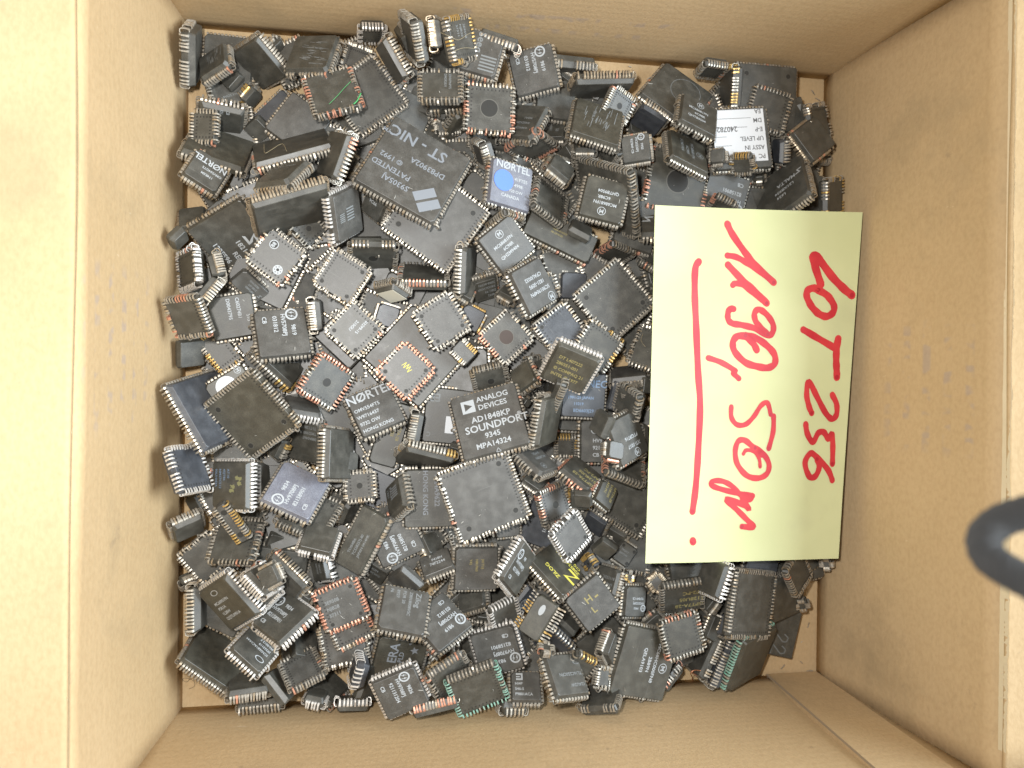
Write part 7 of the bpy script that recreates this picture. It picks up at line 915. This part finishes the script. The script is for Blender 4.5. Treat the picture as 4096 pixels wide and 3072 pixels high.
def catmull(P, k=7):
    if len(P) < 3: return P if len(P) < 2 else [(P[0][0] + (P[1][0] - P[0][0]) * i / k, P[0][1] + (P[1][1] - P[0][1]) * i / k) for i in range(k + 1)]
    Q = [P[0]] + P + [P[-1]]; out = []
    for i in range(1, len(Q) - 2):
        for j in range(k):
            u = j / k; out.append(tuple(.5 * (2 * Q[i][c] + (Q[i + 1][c] - Q[i - 1][c]) * u + (2 * Q[i - 1][c] - 5 * Q[i][c] + 4 * Q[i + 1][c] - Q[i + 2][c]) * u * u + (3 * Q[i][c] - Q[i - 1][c] - 3 * Q[i + 1][c] + Q[i + 2][c]) * u ** 3) for c in (0, 1)))
    out.append(P[-1]); return out
ASP = (D_ - A).length / (B_ - A).length
mb = MB(); rs = random.Random(2)
for si, (P, hw) in enumerate(STROKES):
    P = catmull([tuple(p) for p in P]); V = []; F = []; lift = .00005 + si * .000007
    m_ = len(P)
    for i, p in enumerate(P):
        a, b = P[max(i - 1, 0)], P[min(i + 1, m_ - 1)]; dx, dy = b[0] - a[0], (b[1] - a[1]) * ASP; l = math.hypot(dx, dy) or 1
        k = hw * (1 + .06 * math.sin(i * .9 + si)); nx, ny = -dy / l * k, dx / l * k / ASP
        V += [tuple(surf(p[0] + nx, p[1] + ny, lift)), tuple(surf(p[0] - nx, p[1] - ny, lift))]
        if i: F.append((2 * i - 2, 2 * i - 1, 2 * i + 1, 2 * i))
    mb.add(V, F)
    for e in (0, -1):
        c = P[e]; D = [tuple(surf(c[0] + hw * math.cos(a * .5236), c[1] + hw * math.sin(a * .5236) / ASP, lift + .000003)) for a in range(12)]; mb.add(D, [tuple(range(12))], 0)
        D = [tuple(surf(c[0] + hw * .62 * math.cos(a * .5236), c[1] + hw * .62 * math.sin(a * .5236) / ASP, lift + .000005)) for a in range(12)]; mb.add(D, [tuple(range(12))], 1 if e else 0)
link('handwriting', mesh('handwriting', mb.V, mb.F, mb.M), [M['ink'], M['ink2']], note)
# ---------------------------------------------------------------- strap, hairs, wire, scrap
def tube(name, P, r, m, n=8, prof=None, closed=False):
    V = []; F = []; P = [Vector(p) for p in P]; k = len(P); up = Vector((.3, .2, 1)).normalized()
    for i, p in enumerate(P):
        d = (P[min(i + 1, k - 1)] - P[max(i - 1, 0)]).normalized(); s = d.cross(up).normalized(); u2 = s.cross(d)
        for j in range(n): a = 2 * math.pi * j / n; V.append(tuple(p + (s * math.cos(a) + u2 * math.sin(a)) * (r if not callable(r) else r(i, a))))
    for i in range(k - 1):
        for j in range(n): F.append((i * n + j, i * n + (j + 1) % n, (i + 1) * n + (j + 1) % n, (i + 1) * n + j))
    F += [tuple(reversed(range(n))), tuple(range((k - 1) * n, k * n))]
    return link(name, mesh(name, V, F), [m], None, True)
def spline3(P, k=10):
    Q = [Vector(P[0])] + [Vector(p) for p in P] + [Vector(P[-1])]; out = []
    for i in range(1, len(Q) - 2):
        for j in range(k):
            u = j / k; out.append(.5 * (2 * Q[i] + (Q[i + 1] - Q[i - 1]) * u + (2 * Q[i - 1] - 5 * Q[i] + 4 * Q[i + 1] - Q[i + 2]) * u * u + (3 * Q[i] - Q[i - 1] - 3 * Q[i + 1] + Q[i + 2]) * u ** 3))
    out.append(Q[-1]); return out
M['strap'] = mat('black_braid', (.026, .026, .026), .7)
nt_m = M['strap'].node_tree; bpn = nd(nt_m, 'ShaderNodeBump'); nzn = nd(nt_m, 'ShaderNodeTexNoise'); nzn.inputs['Scale'].default_value = 1600; bpn.inputs['Distance'].default_value = .0004
nt_m.links.new(nzn.outputs[0], bpn.inputs['Height']); nt_m.links.new(bpn.outputs[0], nt_m.nodes['Principled BSDF'].inputs['Normal'])
st = tube('wrist_strap', spline3(STRAP, 16), lambda i, a: .00205 * (1 + .035 * math.sin(a * 6 + i * .9)), M['strap'], 36)
tag(st, 'out of focus black braided cord loop hanging in at the right edge', 'strap')
M['gfib'] = mat('green_fibre', (.05, .30, .09), .5); M['hair'] = mat('pale_hair', (.40, .33, .20), .5); M['dhair'] = mat('dark_hair', (.06, .045, .03), .5); M['wire'] = mat('copper_wire', (.65, .30, .17), .4, .6)
for pts, r_, m_, nm, lab, cat in FIBRES:
    o = tube(nm, spline3(pts, 8), r_, M[m_], 6); tag(o, lab, cat)
mb = MB(); mb.add([(0, 0, 0), (.004, .001, .0005), (.0042, .004, .002), (.0005, .005, .001), (.001, .001, .003), (.0045, .002, .003), (.004, .0045, .0042), (.001, .0048, .0036)], [(3, 2, 1, 0), (4, 5, 6, 7), (0, 1, 5, 4), (1, 2, 6, 5), (2, 3, 7, 6), (3, 0, 4, 7)])
o = link('plastic_scrap', mesh('plastic_scrap', mb.V, mb.F), [mat('red_plastic', (.62, .10, .04), .45)]); o.location = SCRAP
tag(o, 'tiny orange red scrap poking out at the note\'s right edge by the wall', 'scrap')
# crumbs and flecks of dust lying on the chips
mb = MB(); rd = random.Random(9)
for x, y, z in DUST:
    r0 = rd.choice([.00006, .00008, .0001, .00016]); el = rd.choice([1, 1, 1, 4, 8]); a = rd.uniform(0, 3.14); V = []
    for k in range(5):
        b = k * 1.2566; q = r0 * rd.uniform(.6, 1.2); u, v = q * el * math.cos(b), q * math.sin(b) * .8; V.append((x + u * math.cos(a) - v * math.sin(a), y + u * math.sin(a) + v * math.cos(a), z))
    V.append((x, y, z + r0 * .8)); mb.add(V, [(k, (k + 1) % 5, 5) for k in range(5)] + [(4, 3, 2, 1, 0)])
for x, y in SNAPS:                      # snapped off bits of lead on the board
    a = rd.uniform(0, 3.14); l = rd.uniform(.0006, .0016); q = .00018; V = []
    for z in (.0002, .00045):
        for u, v in ((-l, -q), (l, -q), (l, q), (-l, q)): V.append((x + u * math.cos(a) - v * math.sin(a), y + u * math.sin(a) + v * math.cos(a), z + (.0003 if u > 0 else 0)))
    mb.add(V, [(0, 1, 2, 3), (7, 6, 5, 4), (0, 4, 5, 1), (1, 5, 6, 2), (2, 6, 7, 3), (3, 7, 4, 0)], 1)
tag(link('dust_flecks', mesh('dust_flecks', mb.V, mb.F, mb.M), [mat('pale_dust', (.42, .41, .37), .8), LM[0]]), 'pale dust flecks and snapped lead bits scattered over the chips and the bare cardboard', 'dust', None, 'stuff')
SC.render.engine = 'CYCLES'
